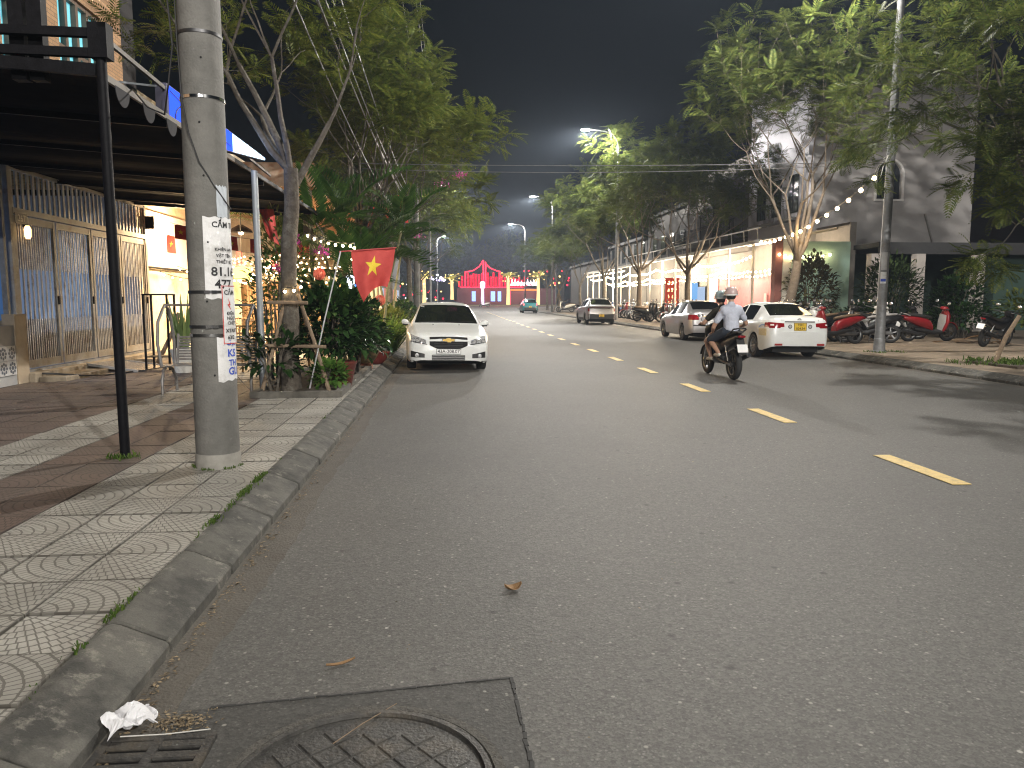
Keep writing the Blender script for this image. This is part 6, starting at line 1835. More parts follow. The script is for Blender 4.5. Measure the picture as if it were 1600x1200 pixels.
def scooter(label, paint, trim=None, group='scooters parked on the pavement', name='scooter', loc=(0, 0, .15), rz=0, lean=0.16, seatm=None):
    t = T(name, label, 'scooter', loc, rz, group); t.rotation_euler = (0, lean, rz)
    trim = trim or RUBBER; PL = RUBBER
    X = lambda w: (w, 0, 0)
    Z = lambda h: (0, 0, h)
    bike_wheel(t, -.62, .275, .10, ALLOYD); bike_wheel(t, .64, .275, .09, ALLOYD)
    # rear body shell
    MB().ring([((0, -.98, .75), X(.03), Z(.025), 2.2), ((0, -.90, .735), X(.085), Z(.06), 2.4), ((0, -.70, .70), X(.135), Z(.10), 2.6), ((0, -.45, .64), X(.16), Z(.145), 2.6), ((0, -.2, .57), X(.155), Z(.16), 2.6), ((0, -.04, .50), X(.14), Z(.16), 2.5), ((0, .05, .42), X(.125), Z(.13), 2.4)], 20).build('body', paint, t, smooth=60, world=False)
    MB().ring([((0, -.50, .40), X(.10), Z(.06), 2.5), ((0, -.2, .36), X(.13), Z(.09), 2.5), ((0, .05, .30), X(.15), Z(.07), 3), ((0, .34, .30), X(.15), Z(.06), 3), ((0, .42, .36), X(.14), Z(.07), 3)], 16).build('floorboard', PL, t, smooth=60, world=False)
    MB().ring([((0, -.86, .82), X(.07), Z(.02), 2.4), ((0, -.72, .825), X(.115), Z(.035), 2.8), ((0, -.45, .80), X(.13), Z(.05), 2.8), ((0, -.25, .765), X(.13), Z(.05), 2.8), ((0, -.08, .75), X(.10), Z(.045), 2.6), ((0, .02, .73), X(.05), Z(.03), 2.2)], 18).build('seat', seatm or M('seat_vinyl', (.016, .015, .014), (.03, .028, .026), rough=.55, ns=14), t, smooth=60, world=False)
    # leg shield and nose
    MB().ring([((0, .37, .28), X(.13), (0, .05, 0), 2.6), ((0, .42, .42), X(.19), (0, .055, 0), 2.6), ((0, .46, .62), X(.215), (0, .07, 0), 2.6), ((0, .47, .80), X(.19), (0, .075, 0), 2.6), ((0, .45, .93), X(.12), (0, .06, 0), 2.4), ((0, .43, .98), X(.06), (0, .04, 0), 2.2)], 18).build('leg_shield', paint, t, smooth=60, world=False)
    MB().ring([((0, .345, .32), X(.11), (0, .02, 0), 2.6), ((0, .385, .6), X(.175), (0, .025, 0), 2.6), ((0, .395, .82), X(.145), (0, .03, 0), 2.6)], 14).build('inner_panel', trim, t, smooth=60, world=False)
    # front mudguard
    fm = MB()
    fm.grid(lambda q, p: (.062 * math.sin((q - .5) * PI) , .64 + (.30 + .02 * math.cos((q - .5) * PI)) * math.cos(D(12 + 150 * p)), .275 + (.30 + .025 * math.cos((q - .5) * PI)) * math.sin(D(12 + 150 * p))), 6, 14)
    fm.build('front_mudguard', paint, t, smooth=60, world=False)
    for s in (-.075, .075): MB().tube([(s, .47, .66), (s, .64, .275)], .02, 8).build('fork', ALLOYD, t, world=False)
    # handlebar cowl, headlight, bars, grips, mirrors
    cw = MB().ring([((0, .30, 1.00), X(.06), Z(.03), 2.2), ((0, .36, 1.01), X(.13), Z(.05), 2.4), ((0, .43, 1.0), X(.145), Z(.065), 2.4), ((0, .49, .985), X(.10), Z(.045), 2.2)], 16).build('handlebar_cowl', paint, t, smooth=60, world=False)
    MB().ring([((0, .475, .985), X(.095), Z(.04), 2.4), ((0, .505, .975), X(.05), Z(.02), 2.2)], 14).build('headlight', LENS, cw, smooth=60, world=False)
    MB().tube([(-.33, .28, 1.02), (-.15, .36, 1.0), (.15, .36, 1.0), (.33, .28, 1.02)], .012, 8).build('handlebar', ALLOYD, t, world=False)
    for s in (-1, 1):
        MB().tube([(s * .23, .325, 1.012), (s * .345, .275, 1.02)], .019, 8).build('grip', RUBBER, t, world=False)
        m = MB().tube([(s * .20, .36, 1.02), (s * .24, .34, 1.12), (s * .27, .32, 1.18)], .006, 6).build('mirror', RUBBER, t, world=False)
        MB().ring([((s * .27, .30, 1.19), X(.045), Z(.035), 2.3), ((s * .27, .325, 1.195), X(.06), Z(.045), 2.3), ((s * .27, .345, 1.19), X(.035), Z(.025), 2.2)], 12).build('mirror_glass', M('mirror_silver', (.6, .6, .62), rough=.15, metal=.8), m, smooth=60, world=False)
    # engine, exhaust, tail, plate, grab rail, stand
    MB().ring([((-.06, -.62, .28), (0, 0, .05), (0, .05, 0), 2.4), ((-.06, -.30, .32), (0, 0, .09), (.05, 0, 0), 2.6), ((-.03, -.05, .33), (0, 0, .09), (.07, 0, 0), 2.6)], 12).build('engine', ALLOYD, t, smooth=40, world=False)
    MB().tube([(.10, -.2, .25), (.13, -.45, .26), (.135, -.95, .36)], [.025, .05, .045], 12).build('exhaust', RUBBER, t, smooth=50, world=False)
    MB().ring([((0, -.955, .735), X(.07), Z(.035), 2.6), ((0, -.985, .73), X(.06), Z(.028), 2.6)], 12).build('tail_lamp', REDLENS, t, smooth=50, world=False)
    g = MB().obox((0, -.86, .64), (0, -1.0, .44), .13, .012).build('rear_mudguard', PL, t, world=False)
    MB().obox((0, -.985, .60), (0, -1.02, .47), .19, .006, up=(0, 1, .3)).build('number_plate', PLATEW, t, world=False)
    MB().tube([(-.10, -.72, .80), (-.11, -.90, .86), (0, -.96, .875), (.11, -.90, .86), (.10, -.72, .80)], .012, 6).build('grab_rail', trim, t, world=False)
    MB().tube([(-.10, -.05, .24), (-.20, .02, .02)], .011, 6).build('side_stand', ALLOYD, t, world=False)
    return t

RPAINT = M('paint_red', (.20, .010, .014), (.26, .014, .018), rough=.35, ns=3, coat=.2, world=False)
BPAINT = M('paint_gloss_black', (.008, .008, .009), (.013, .013, .014), rough=.38, ns=3, coat=.1, world=False)
WBIKE = M('paint_bike_white', (.60, .60, .57), rough=.28, ns=3, coat=.5, world=False)
GBIKE = M('paint_bike_grey', (.18, .18, .19), rough=.3, ns=3, coat=.4, world=False)
UBIKE = M('paint_bike_blue', (.03, .06, .16), rough=.3, ns=3, coat=.4, world=False)
BRSEAT = M('seat_brown', (.13, .085, .05), (.18, .12, .07), rough=.6, ns=14)
sA = scooter('red scooter with brown seat beside the rear of the white sedan', RPAINT, None, loc=(11.95, 22.6, .15), rz=D(100), seatm=BRSEAT)
sB = scooter('cream white scooter with black trim behind the lamp pole', WBIKE, loc=(13.75, 24.2, .15), rz=D(-62))
sC = scooter('red scooter with grey leg shield standing side-on under the pink pillar', RPAINT, M('trim_grey', (.28, .27, .26), rough=.5), loc=(15.75, 23.9, .15), rz=D(-88))
def sc_copy(src, label, loc, rz, mm=None, group='scooters parked on the pavement'):
    c = copy_tree(src, None, mm); c.location = loc; c.rotation_euler = (0, RNG.uniform(.10, .18), rz)
    c['label'] = label; c['group'] = group; c.scale = (1.1, 1.1, 1.1)
    return c
sc_copy(sA, 'white scooter parked close behind the red one with brown seat', (12.5, 24.3, .15), D(105), {RPAINT: WBIKE, BRSEAT: MATS['seat_vinyl']})
sc_copy(sA, 'black scooter in the row behind the white sedan roof', (12.2, 25.6, .15), D(95), {RPAINT: BPAINT})
sc_copy(sA, 'grey scooter in the row near the leaning tree trunk', (12.7, 27.2, .15), D(85), {RPAINT: GBIKE})
sc_copy(sA, 'white scooter in the row with its mirror catching the light', (13.6, 25.9, .15), D(80), {RPAINT: WBIKE})
sc_copy(sA, 'dark blue scooter in the row beside the potted shrub', (14.3, 27.4, .15), D(100), {RPAINT: UBIKE})
sc_copy(sA, 'black scooter parked nose to the green wall', (15.0, 26.6, .15), D(20), {RPAINT: BPAINT})
for q in (sA, sB, sC): q.scale = (1.1, 1.1, 1.1)
sc_copy(sA, 'black scooter with raised handlebar peeking over the white sedan boot', (11.6, 24.6, .15), D(80), {RPAINT: BPAINT})
sc_copy(sA, 'black scooter squeezed in behind the white sedan', (11.9, 23.6, .15), D(110), {RPAINT: BPAINT})
sc_copy(sA, 'white scooter standing behind the cream one', (14.5, 25.2, .15), D(-70), {RPAINT: WBIKE, BRSEAT: MATS['seat_vinyl']})
sc_copy(sA, 'grey scooter nearest the bronze shrub', (13.4, 28.0, .15), D(95), {RPAINT: GBIKE})
sc_copy(sA, 'black scooter beside the bamboo-like shrub', (15.6, 25.4, .15), D(-110), {RPAINT: BPAINT})
sc_copy(sA, 'black and cream scooter half hidden by the lamp pole', (13.3, 23.2, .15), D(75), {RPAINT: BPAINT, BRSEAT: MATS['trim_grey']})
# long row before the restaurants
cols = [BPAINT, GBIKE, BPAINT, UBIKE, BPAINT, RPAINT, BPAINT, WBIKE, GBIKE, BPAINT]
cn = {BPAINT: 'black', GBIKE: 'grey', UBIKE: 'dark blue', RPAINT: 'red', WBIKE: 'white'}
for i in range(34):
    y = 38.5 + 1.02 * i + RNG.uniform(-.12, .12); m = cols[(i * 7) % 10]
    if 47.4 < y < 49.0 or 58.4 < y < 59.6: continue
    sc_copy(sA, cn[m] + ' scooter in the long row parked before the lit restaurants', (13.0 + RNG.uniform(-.25, .25), y, .15), D(90 + RNG.uniform(-14, 14)), {RPAINT: m} if m is not RPAINT else None, group=cn[m] + ' scooters in the restaurant row')
sc_copy(sA, 'large black scooter seen side-on beside the tree beyond the silver sedan', (12.3, 46.6, .15), D(-95), {RPAINT: BPAINT})
sc_copy(sA, 'pale scooter parked beside the staked low tree', (12.0, 79.0, .15), D(70), {RPAINT: WBIKE})

# --- black motorcycle at the edge of the picture
def motorcycle(label, loc, rz, lean, name='motorcycle', group=None, tall=1.0, paint=None, carry=False):
    t = T(name, label, 'motorcycle', loc, rz, group); t.rotation_euler = (0, lean, rz)
    P = paint or BPAINT; X = lambda w: (w, 0, 0); Z = lambda h: (0, 0, h)
    bike_wheel(t, -.66, .295, .12, ALLOYD, 6); bike_wheel(t, .68, .295, .095, ALLOYD, 6)
    MB().ring([((0, -1.0, .86), X(.03), Z(.02), 2.2), ((0, -.88, .83), X(.085), Z(.06), 2.4), ((0, -.6, .74), X(.125), Z(.10), 2.6), ((0, -.3, .66), X(.13), Z(.12), 2.6), ((0, 0, .62), X(.12), Z(.14), 2.5), ((0, .25, .66), X(.14), Z(.15), 2.5), ((0, .42, .74), X(.12), Z(.13), 2.4), ((0, .55, .80), X(.07), Z(.08), 2.2)], 18).build('body', P, t, smooth=60, world=False)
    for s in (-1, 1):
        MB().ring([((s * .13, .50, .76), X(.02), Z(.11), 2.4), ((s * .155, .36, .62), X(.03), Z(.17), 2.6), ((s * .12, .18, .46), X(.03), Z(.14), 2.5), ((s * .06, .02, .36), X(.02), Z(.07), 2.2)], 12).build('side_fairing', P, t, smooth=60, world=False)
    MB().ring([((0, -.93, .93), X(.06), Z(.02), 2.4), ((0, -.75, .91), X(.11), Z(.035), 2.8), ((0, -.5, .85), X(.12), Z(.045), 2.8), ((0, -.2, .79), X(.125), Z(.045), 2.8), ((0, .05, .775), X(.09), Z(.035), 2.5)], 18).build('seat', M('seat_vinyl', (.016, .015, .014), (.03, .028, .026), rough=.55, ns=14), t, smooth=60, world=False)
    MB().ring([((0, -.1, .38), X(.11), Z(.11), 3), ((0, .12, .38), X(.12), Z(.12), 3), ((0, .26, .42), X(.09), Z(.08), 2.6)], 14).build('engine', ALLOYD, t, smooth=40, world=False)
    for s in (-1, 1):
        MB().tube([(s * .085, -.05, .36), (s * .09, -.66, .295)], .024, 8).build('swingarm', ALLOYD, t, world=False)
        MB().tube([(s * .09, -.62, .36), (s * .10, -.48, .66)], .026, 10).build('shock_absorber', CHROME, t, world=False)
        MB().tube([(s * .085, .50, .78), (s * .085, .68, .295)], .022, 8).build('fork', CHROME, t, world=False)
        MB().tube([(s * .08, -.08, .34), (s * .20, -.08, .33)], .014, 6).build('foot_peg', RUBBER, t, world=False)
        MB().tube([(s * .09, -.42, .46), (s * .20, -.44, .45)], .013, 6).build('foot_peg', RUBBER, t, world=False)
        MB().tube([(s * .22, .38, 1.02), (s * .36, .30, 1.03)], .018, 8).build('grip', RUBBER, t, world=False)
        m = MB().tube([(s * .20, .40, 1.03), (s * .27, .40, 1.12), (s * .30, .38, 1.2)], .006, 6).build('mirror', RUBBER, t, world=False)
        MB().ring([((s * .30, .36, 1.21), X(.05), Z(.03), 2.3), ((s * .30, .385, 1.215), X(.065), Z(.04), 2.3), ((s * .30, .405, 1.21), X(.04), Z(.02), 2.2)], 12).build('mirror_glass', MATS['mirror_silver'], m, smooth=60, world=False)
    MB().tube([(-.36, .30, 1.03), (-.16, .42, 1.0), (.16, .42, 1.0), (.36, .30, 1.03)], .012, 8).build('handlebar', ALLOYD, t, world=False)
    cw = MB().ring([((0, .40, .99), X(.09), Z(.06), 2.3), ((0, .52, .95), X(.14), Z(.11), 2.4), ((0, .64, .88), X(.11), Z(.10), 2.3), ((0, .71, .83), X(.05), Z(.05), 2.2)], 16).build('nose_fairing', P, t, smooth=60, world=False)
    MB().ring([((0, .69, .86), X(.08), Z(.045), 2.4), ((0, .725, .845), X(.05), Z(.025), 2.2)], 12).build('headlight', LENS, cw, smooth=60, world=False)
    fm = MB(); fm.grid(lambda q, p: (.065 * math.sin((q - .5) * PI), .68 + (.315 + .02 * math.cos((q - .5) * PI)) * math.cos(D(15 + 120 * p)), .295 + (.315 + .02 * math.cos((q - .5) * PI)) * math.sin(D(15 + 120 * p))), 6, 12)
    fm.build('front_mudguard', P, t, smooth=60, world=False)
    MB().tube([(.10, .1, .26), (.13, -.2, .28), (.14, -.5, .36), (.15, -.98, .50)], [.022, .028, .05, .045], 12).build('exhaust', RUBBER, t, smooth=50, world=False)
    MB().ring([((.152, -.96, .494), (.04, 0, 0), (0, .01, .04), 2), ((.153, -.99, .502), (.03, 0, 0), (0, .01, .03), 2)], 12).build('exhaust_tip', CHROME, t, world=False)
    MB().obox((0, -.90, .80), (0, -1.05, .52), .15, .014).build('rear_mudguard', RUBBER, t, world=False)
    MB().obox((0, -1.005, .70), (0, -1.065, .555), .20, .006, up=(0, 1, .4)).build('number_plate', PLATEW, t, world=False)
    MB().ring([((0, -.985, .845), X(.075), Z(.028), 2.6), ((0, -1.01, .842), X(.05), Z(.018), 2.4)], 12).build('tail_lamp', REDLENS, t, smooth=50, world=False)
    MB().tube([(-.11, -.62, .87), (-.125, -.88, .98), (-.06, -.99, 1.0), (.06, -.99, 1.0), (.125, -.88, .98), (.11, -.62, .87)], .015, 8).build('grab_rail', RUBBER, t, smooth=60, world=False)
    if not carry: MB().tube([(-.10, -.05, .24), (-.22, .02, .02)], .011, 6).build('side_stand', ALLOYD, t, world=False)
    return t
motorcycle('big black motorcycle parked under the low branches at the picture edge', (16.15, 21.3, .15), D(-62), .14)
bike = motorcycle('black motorcycle carrying two helmeted riders up the road', (5.40, 14.75, 0), D(2), 0.0, carry=True)

# ------------------------------------------------------------------ riders: tapered limbs fused into one surface
def fuse(name, mat, shapes, parent, voxel=.012, smooth=6):
    """shapes: ('cap', a, b, ra, rb) or ('ell', c, (rx,ry,rz), rz_angle) -> one continuous skin"""
    mb = MB()
    for s in shapes:
        if s[0] == 'cap':
            a, b, ra, rb = Vector(s[1]), Vector(s[2]), s[3], s[4]
            n = 4; d = (b - a); L = max(d.length, 1e-4); d = d / L
            pts = [a - d * ra * .92, a - d * ra * .6] + [a.lerp(b, k / n) for k in range(n + 1)] + [b + d * rb * .6, b + d * rb * .92]
            rs = [ra * .38, ra * .8] + [ra + (rb - ra) * k / n for k in range(n + 1)] + [rb * .8, rb * .38]
            mb.tube(pts, rs, 14)
        else:
            mb.ball(s[1], s[2], 18, 12)
    me = mb.mesh(name, mat)
    o = link_mesh(name, me)
    r = o.modifiers.new('fuse', 'REMESH'); r.mode = 'VOXEL'; r.voxel_size = voxel
    sm = o.modifiers.new('soft', 'SMOOTH'); sm.iterations = smooth; sm.factor = .5
    dg = bpy.context.evaluated_depsgraph_get()
    nm = bpy.data.meshes.new_from_object(o.evaluated_get(dg))
    o.modifiers.clear(); o.data = nm; bpy.data.meshes.remove(me)
    if not nm.materials: nm.materials.append(mat)
    nm.shade_smooth()
    o.parent = parent
    return o

def hand(c, d, side, curl):
    """palm with four fingers and a thumb closing round a bar or resting on a thigh"""
    c = Vector(c); d = Vector(d).normalized(); lat = Vector((0, 0, 1)).cross(d).normalized(); dn = d.cross(lat)
    if dn.z > 0: dn = -dn
    S = [('cap', c, c + d * .07, .030, .036)]
    for k, (off, L) in enumerate(((-.030, .070), (-.010, .078), (.011, .072), (.030, .058))):
        b = c + d * .085 + lat * off; m = b + d * L * .45 + dn * L * .25 * curl; e = m + d * L * .20 * (1 - curl) + dn * L * .55 * curl + d * L * .2
        S += [('cap', b, m, .010, .0095), ('cap', m, e, .0095, .008)]
    tb = c + d * .03 + lat * (-side * .034); tm = tb + d * .03 + lat * (-side * .025) + dn * .015
    S += [('cap', tb, tm, .013, .011), ('cap', tm, tm + d * .028 + dn * .015 * curl, .011, .009)]
    return S

def rider(label, hip, lean, shirtm, trousersm, helmet, knees, feet, hands, headturn, group, sleeve, bare, hairm=None):
    t = T('person', label, 'person', (bike.location.x, bike.location.y, 0), 0, group)
    H = Vector(hip); up = Vector((0, math.sin(lean), math.cos(lean)))
    chest = H + up * .34; neck = H + up * .52; sh = .185
    head = neck + up * .15 + Vector((headturn[0] * .03, .03, 0))
    body = [('cap', H, H + up * .2, .135, .13), ('cap', H + up * .2, chest, .135, .15), ('cap', chest + Vector((-.10, 0, .03)), chest + Vector((.10, 0, .03)), .115, .115), ('cap', neck - up * .05, neck + up * .07, .055, .052)]
    body += [('ell', head, (.078, .098, .115)), ('ell', head + Vector((headturn[0] * .05, .085, -.05)), (.05, .04, .045)), ('ell', head + Vector((headturn[0] * .06, .108, -.015)), (.014, .022, .018)),
             ('ell', head + Vector((.08, 0, -.015)), (.013, .022, .032)), ('ell', head + Vector((-.08, 0, -.015)), (.013, .022, .032))]
    shirt = [('cap', H + up * .02, H + up * .2, .150, .145), ('cap', H + up * .2, chest, .150, .163), ('cap', chest + Vector((-.115, 0, .035)), chest + Vector((.115, 0, .035)), .122, .122), ('cap', neck - up * .08, neck - up * .01, .085, .068)]
    shorts = [('ell', H + Vector((0, .02, -.03)), (.165, .16, .13))]
    shoes = []
    for i, s in enumerate((-1, 1)):
        S = chest + Vector((s * sh, 0, .05)); hd = Vector(hands[i]); mid = (S + hd) / 2
        el = mid + Vector((s * .09, -.05, -.10))
        w = hd + (el - hd).normalized() * .07
        body += [('cap', S, el, .050, .042), ('cap', el, w, .041, .029)] + hand(w, hd - w, s, .8)
        shirt += [('cap', S - Vector((s * .03, 0, 0)), S.lerp(el, sleeve), .074, .066)]
        K = Vector(knees[i]); A = Vector(feet[i]) + Vector((0, 0, .075)); hj = H + Vector((s * .09, .03, -.02))
        body += [('cap', hj, K, .082, .058), ('cap', K, K.lerp(A, .4), .056, .054), ('cap', K.lerp(A, .4), A, .052, .036), ('cap', A - Vector((0, .03, .03)), A + Vector((s * .01, .13, -.05)), .034, .026)]
        shorts += [('cap', hj, hj.lerp(K, bare), .105, .085)]
        if bare >= 1: shorts += [('cap', K, K.lerp(A, .85), .078, .058)]
        shoes += [('cap', A + Vector((0, -.05, -.045)), A + Vector((s * .01, .05, -.055)), .036, .036), ('cap', A + Vector((s * .01, .05, -.055)), A + Vector((s * .012, .15, -.062)), .038, .030)]
    o = fuse('body', SKIN, body, t, .009, 5); off = Vector(t.location)
    fuse('shirt', shirtm, shirt, t, .012, 8); fuse('shorts', trousersm, shorts, t, .012, 8)
    so = MB()
    for i in range(2):
        fuse('shoe', helmet[2], shoes[i * 2:i * 2 + 2], t, .009, 4)
    # helmet: shell, brim, strap line and lining
    hc = head + Vector((0, -.005, .035))
    sh_ = MB()
    sh_.grid(lambda q, p: (hc.x + .125 * math.cos(2 * PI * q) * math.cos(p * PI / 2 - .22), hc.y + .148 * math.sin(2 * PI * q) * math.cos(p * PI / 2 - .22), hc.z + .135 * math.sin(p * PI / 2 * 1.14 - .22)), 28, 10)
    ho = sh_.build('helmet', helmet[0], t, smooth=60, world=False)
    ho.modifiers.new('thick', 'SOLIDIFY').thickness = .012
    MB().lathe([(.121, -.040), (.1265, -.036), (.1275, -.016), (.126, -.012)], 28, c=(0, 0, 0), closed=True).build('helmet_band', helmet[1], ho, world=False).location = (hc.x, hc.y, hc.z)
    bpy.data.objects[ho.children[0].name].scale = (1, 1.17, 1)
    MB().grid(lambda q, p: (hc.x + .12 * math.cos(D(40 + 100 * q)) * (1 + .25 * p), hc.y + .148 * math.sin(D(40 + 100 * q)) * (1 + .30 * p), hc.z - .018 - .02 * p), 14, 3).build('visor', helmet[1], ho, world=False)
    MB().ball((hc.x, hc.y - .02, hc.z - .055), (.088, .10, .075), 16, 8).build('hair', M('hair_black', (.012, .010, .009), rough=.5, world=False), t, smooth=60, world=False)
    for b_ in (t.children):
        pass
    # body and clothes are given in the bike's own frame
    t.location = bike.location; t.rotation_euler = (0, 0, D(2))
    return t
SHIRTB = M('shirt_pale_blue', (.48, .51, .60), (.56, .59, .68), rough=.95, ns=7, bump=1.0, bs=13, spec=.15, world=False)
SHIRTD = M('shirt_dark', (.03, .028, .022), (.05, .045, .035), rough=.95, ns=7, bump=.9, bs=13, spec=.15, world=False)
JEANS = M('shorts_navy', (.022, .03, .045), (.035, .045, .065), rough=.9, ns=16, world=False)
KHAKI = M('shorts_dark', (.03, .03, .03), (.045, .045, .045), rough=.9, ns=16, world=False)
rider('rider in dark shirt and shorts steering the black motorcycle', (0, -.10, .90), .22, SHIRTD, KHAKI, (M('helmet_teal', (.30, .40, .42), (.42, .5, .5), rough=.25, coat=.5, world=False), M('helmet_pale', (.55, .55, .53), rough=.4), M('sandal', (.45, .40, .32), rough=.8)),
      [(-.20, .26, .70), (.20, .26, .70)], [(-.17, .10, .33), (.17, .10, .33)], [(-.30, .32, 1.06), (.30, .32, 1.06)], (-.3, 0), 'riders on the black motorcycle', .55, .45)
rider('passenger in pale blue shirt and pinkish helmet behind the motorcycle rider', (0, -.48, .95), .08, SHIRTB, JEANS, (M('helmet_pink', (.50, .36, .34), (.60, .46, .44), rough=.25, coat=.5, world=False), M('helmet_white', (.70, .68, .66), rough=.4), M('trainer_pale', (.55, .50, .42), rough=.8)),
      [(-.24, -.02, .74), (.24, -.02, .74)], [(-.20, -.36, .44), (.20, -.36, .44)], [(-.20, -.02, .86), (.38, -.05, 1.0)], (.1, 0), 'riders on the black motorcycle', .62, .95)
# ------------------------------------------------------------------ scooter side: buildings
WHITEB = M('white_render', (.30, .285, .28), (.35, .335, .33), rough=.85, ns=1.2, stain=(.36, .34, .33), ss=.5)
DARKG = M('dark_green_sheet', (.025, .05, .04), (.035, .065, .05), rough=.7, ns=2)
GLZ = M('window_dark', (.012, .014, .018), rough=.12)
wb = T('white_building', 'tall white rendered building with an arched window in its blank side wall', 'building', (21.8, 40, .15))
# side wall facing the viewer with an arched opening
sx0, sx1, sy, wz0, wz1 = 17.7, 26.0, 36.5, .15, 12.5
ax0, ax1, az0, azs = 20.95, 22.25, 6.45, 7.65
side = MB()
for (a, b, c, d) in ((sx0, ax0, wz0, wz1), (ax1, sx1, wz0, wz1), (ax0, ax1, wz0, az0)): side.box(a, b, sy, sy + .25, c, d)
arcp = [((ax0 + ax1) / 2 + .65 * math.cos(q), azs + .65 * math.sin(q)) for q in [PI - PI * k / 14 for k in range(15)]]
for k in range(14):
    (xa, za), (xb, zb) = arcp[k], arcp[k + 1]
    side.add([(xa, sy, za), (xb, sy, zb), (xb, sy, wz1), (xa, sy, wz1), (xa, sy + .25, za), (xb, sy + .25, zb), (xb, sy + .25, wz1), (xa, sy + .25, wz1)], [(0, 1, 2, 3), (7, 6, 5, 4), (0, 4, 5, 1), (2, 6, 7, 3)])
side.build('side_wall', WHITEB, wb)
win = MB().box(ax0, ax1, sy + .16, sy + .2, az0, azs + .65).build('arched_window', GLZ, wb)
trim = MB()
tp_ = [(ax0 - .05, az0)] + [((ax0 + ax1) / 2 + .70 * math.cos(q), azs + .70 * math.sin(q)) for q in [PI - PI * k / 14 for k in range(15)]] + [(ax1 + .05, az0)]
for (p, q) in zip(tp_[:-1], tp_[1:]): trim.obox((p[0], sy - .02, p[1]), (q[0], sy - .02, q[1]), .12, .10)
trim.build('window_surround', M('white_trim', (.60, .58, .56), rough=.8), win)
MB().box(ax0 - .12, ax1 + .12, sy - .08, sy + .02, az0 - .1, az0).build('window_sill', M('white_trim', (.6, .58, .56)), win)
MB().box((ax0 + ax1) / 2 - .03, (ax0 + ax1) / 2 + .03, sy + .12, sy + .165, az0, azs + .62).build('window_bar', BLACKM, win)
# street facade of the same building
MB().box(17.45, 17.7, 36.5, 43.8, 4.6, 12.5).build('street_wall', M('lilac_lit_white', (.68, .67, .74), (.74, .73, .80), rough=.8, ns=1.5), wb)  # same building, paler tone carries the light falling on the street front
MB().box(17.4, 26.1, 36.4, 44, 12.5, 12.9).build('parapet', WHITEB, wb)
for k, y in enumerate((37.4, 39.4, 41.4)):
    for z in (5.9,):
        f = MB().box(17.40, 17.46, y, y + 1.1, z, z + 1.9).build('window', GLZ, wb)
        MB().box(17.37, 17.40, y + .52, y + .58, z, z + 1.9).build('window_bar', BLACKM, f)
        rl = MB()
        for q in range(9): rl.tube([(17.0, y - .1 + q * .16, z - .3), (17.0, y - .1 + q * .16, z + .6)], .012, 4)
        rl.tube([(17.0, y - .2, z + .6), (17.0, y + 1.3, z + .6)], .02, 5)
        rl.build('railing', BLACKM, f)
        MB().box(16.95, 17.45, y - .25, y + 1.35, z - .42, z - .3).build('balcony_slab', WHITEB, f)
MB().obox((23.5, 36.42, 5.75), (24.0, 36.42, 4.3), .10, .06).build('drain_pipe', M('pipe_grey', (.2, .19, .18), rough=.7), wb)
# ---- dark low shed before the side wall
sd = T('shed', 'dark low shed with green sheet wall under the white building', 'shed', (21, 33, .15))
MB().box(18.2, 30, 31.2, 36.3, 3.75, 3.95).build('roof', M('shed_roof', (.02, .02, .022), (.03, .03, .03), rough=.8), sd)
MB().box(18.2, 30, 31.18, 31.28, 3.45, 3.95).build('fascia', M('shed_roof', (.02, .02, .022)), sd)
MB().box(18.2, 30, 36.2, 36.3, .15, 3.75).build('back_wall', DARKG, sd)
for x in (17.9, 19.9, 22.6):
    MB().box(x - .20, x + .20, 30.9, 31.3, .15, 3.45).build('pillar', M('pillar_grey', (.30, .27, .25), (.36, .33, .30), rough=.85, ns=4), sd)
MB().box(22.8, 30, 32, 32.2, .15, 3.6).build('panel_wall', DARKG, sd)
# mint wall, white pillar, red-brown pillar between shed and restaurants
mw = T('mint_wall', 'mint green rendered wall behind the leaning tree trunk', 'wall', (16.6, 33, .15))
MB().box(15.2, 17.9, 33.0, 33.2, .15, 4.1).build('wall_panel', M('mint_paint', (.30, .46, .38), (.36, .52, .43), rough=.8, ns=2), mw)
MB().box(14.75, 15.15, 32.9, 33.3, .15, 4.2).build('white_pillar', M('pillar_cream', (.55, .52, .45), rough=.8), mw)
MB().box(14.4, 14.72, 32.9, 33.3, .15, 4.2).build('brown_pillar', M('pillar_brown', (.20, .075, .06), (.26, .10, .08), rough=.8, ns=4), mw)
# ---- beige building with balcony doors beyond, and dim blocks farther on
bb = T('beige_building', 'beige upper storey with dark doors and a railing behind the bare-limbed tree', 'building', (17.7, 49, .15))
BEI = M('beige_render', (.115, .104, .094), (.145, .132, .12), rough=.85, ns=1.5, stain=(.22, .19, .17), ss=.6)
MB().box(17.6, 24, 44.0, 56, 4.4, 10).build('wall', BEI, bb)
for y in (45.0, 47.2, 50.2, 52.8):
    d_ = MB().box(17.52, 17.61, y, y + 1.15, 5.3, 7.7).build('door', M('door_dark', (.05, .05, .05), (.07, .065, .06), rough=.6), bb)
    MB().box(17.50, 17.52, y - .08, y, 5.25, 7.8).build('door_frame', BEI, d_)
rl = MB()
for q in range(60): rl.tube([(16.7, 44.2 + q * .19, 5.3), (16.7, 44.2 + q * .19, 6.25)], .012, 4)
rl.tube([(16.7, 44.1, 6.27), (16.7, 55.6, 6.27)], .025, 5)
rl.build('railing', BLACKM, bb)
MB().box(16.6, 17.6, 44.0, 55.8, 5.1, 5.28).build('balcony_slab', BEI, bb)
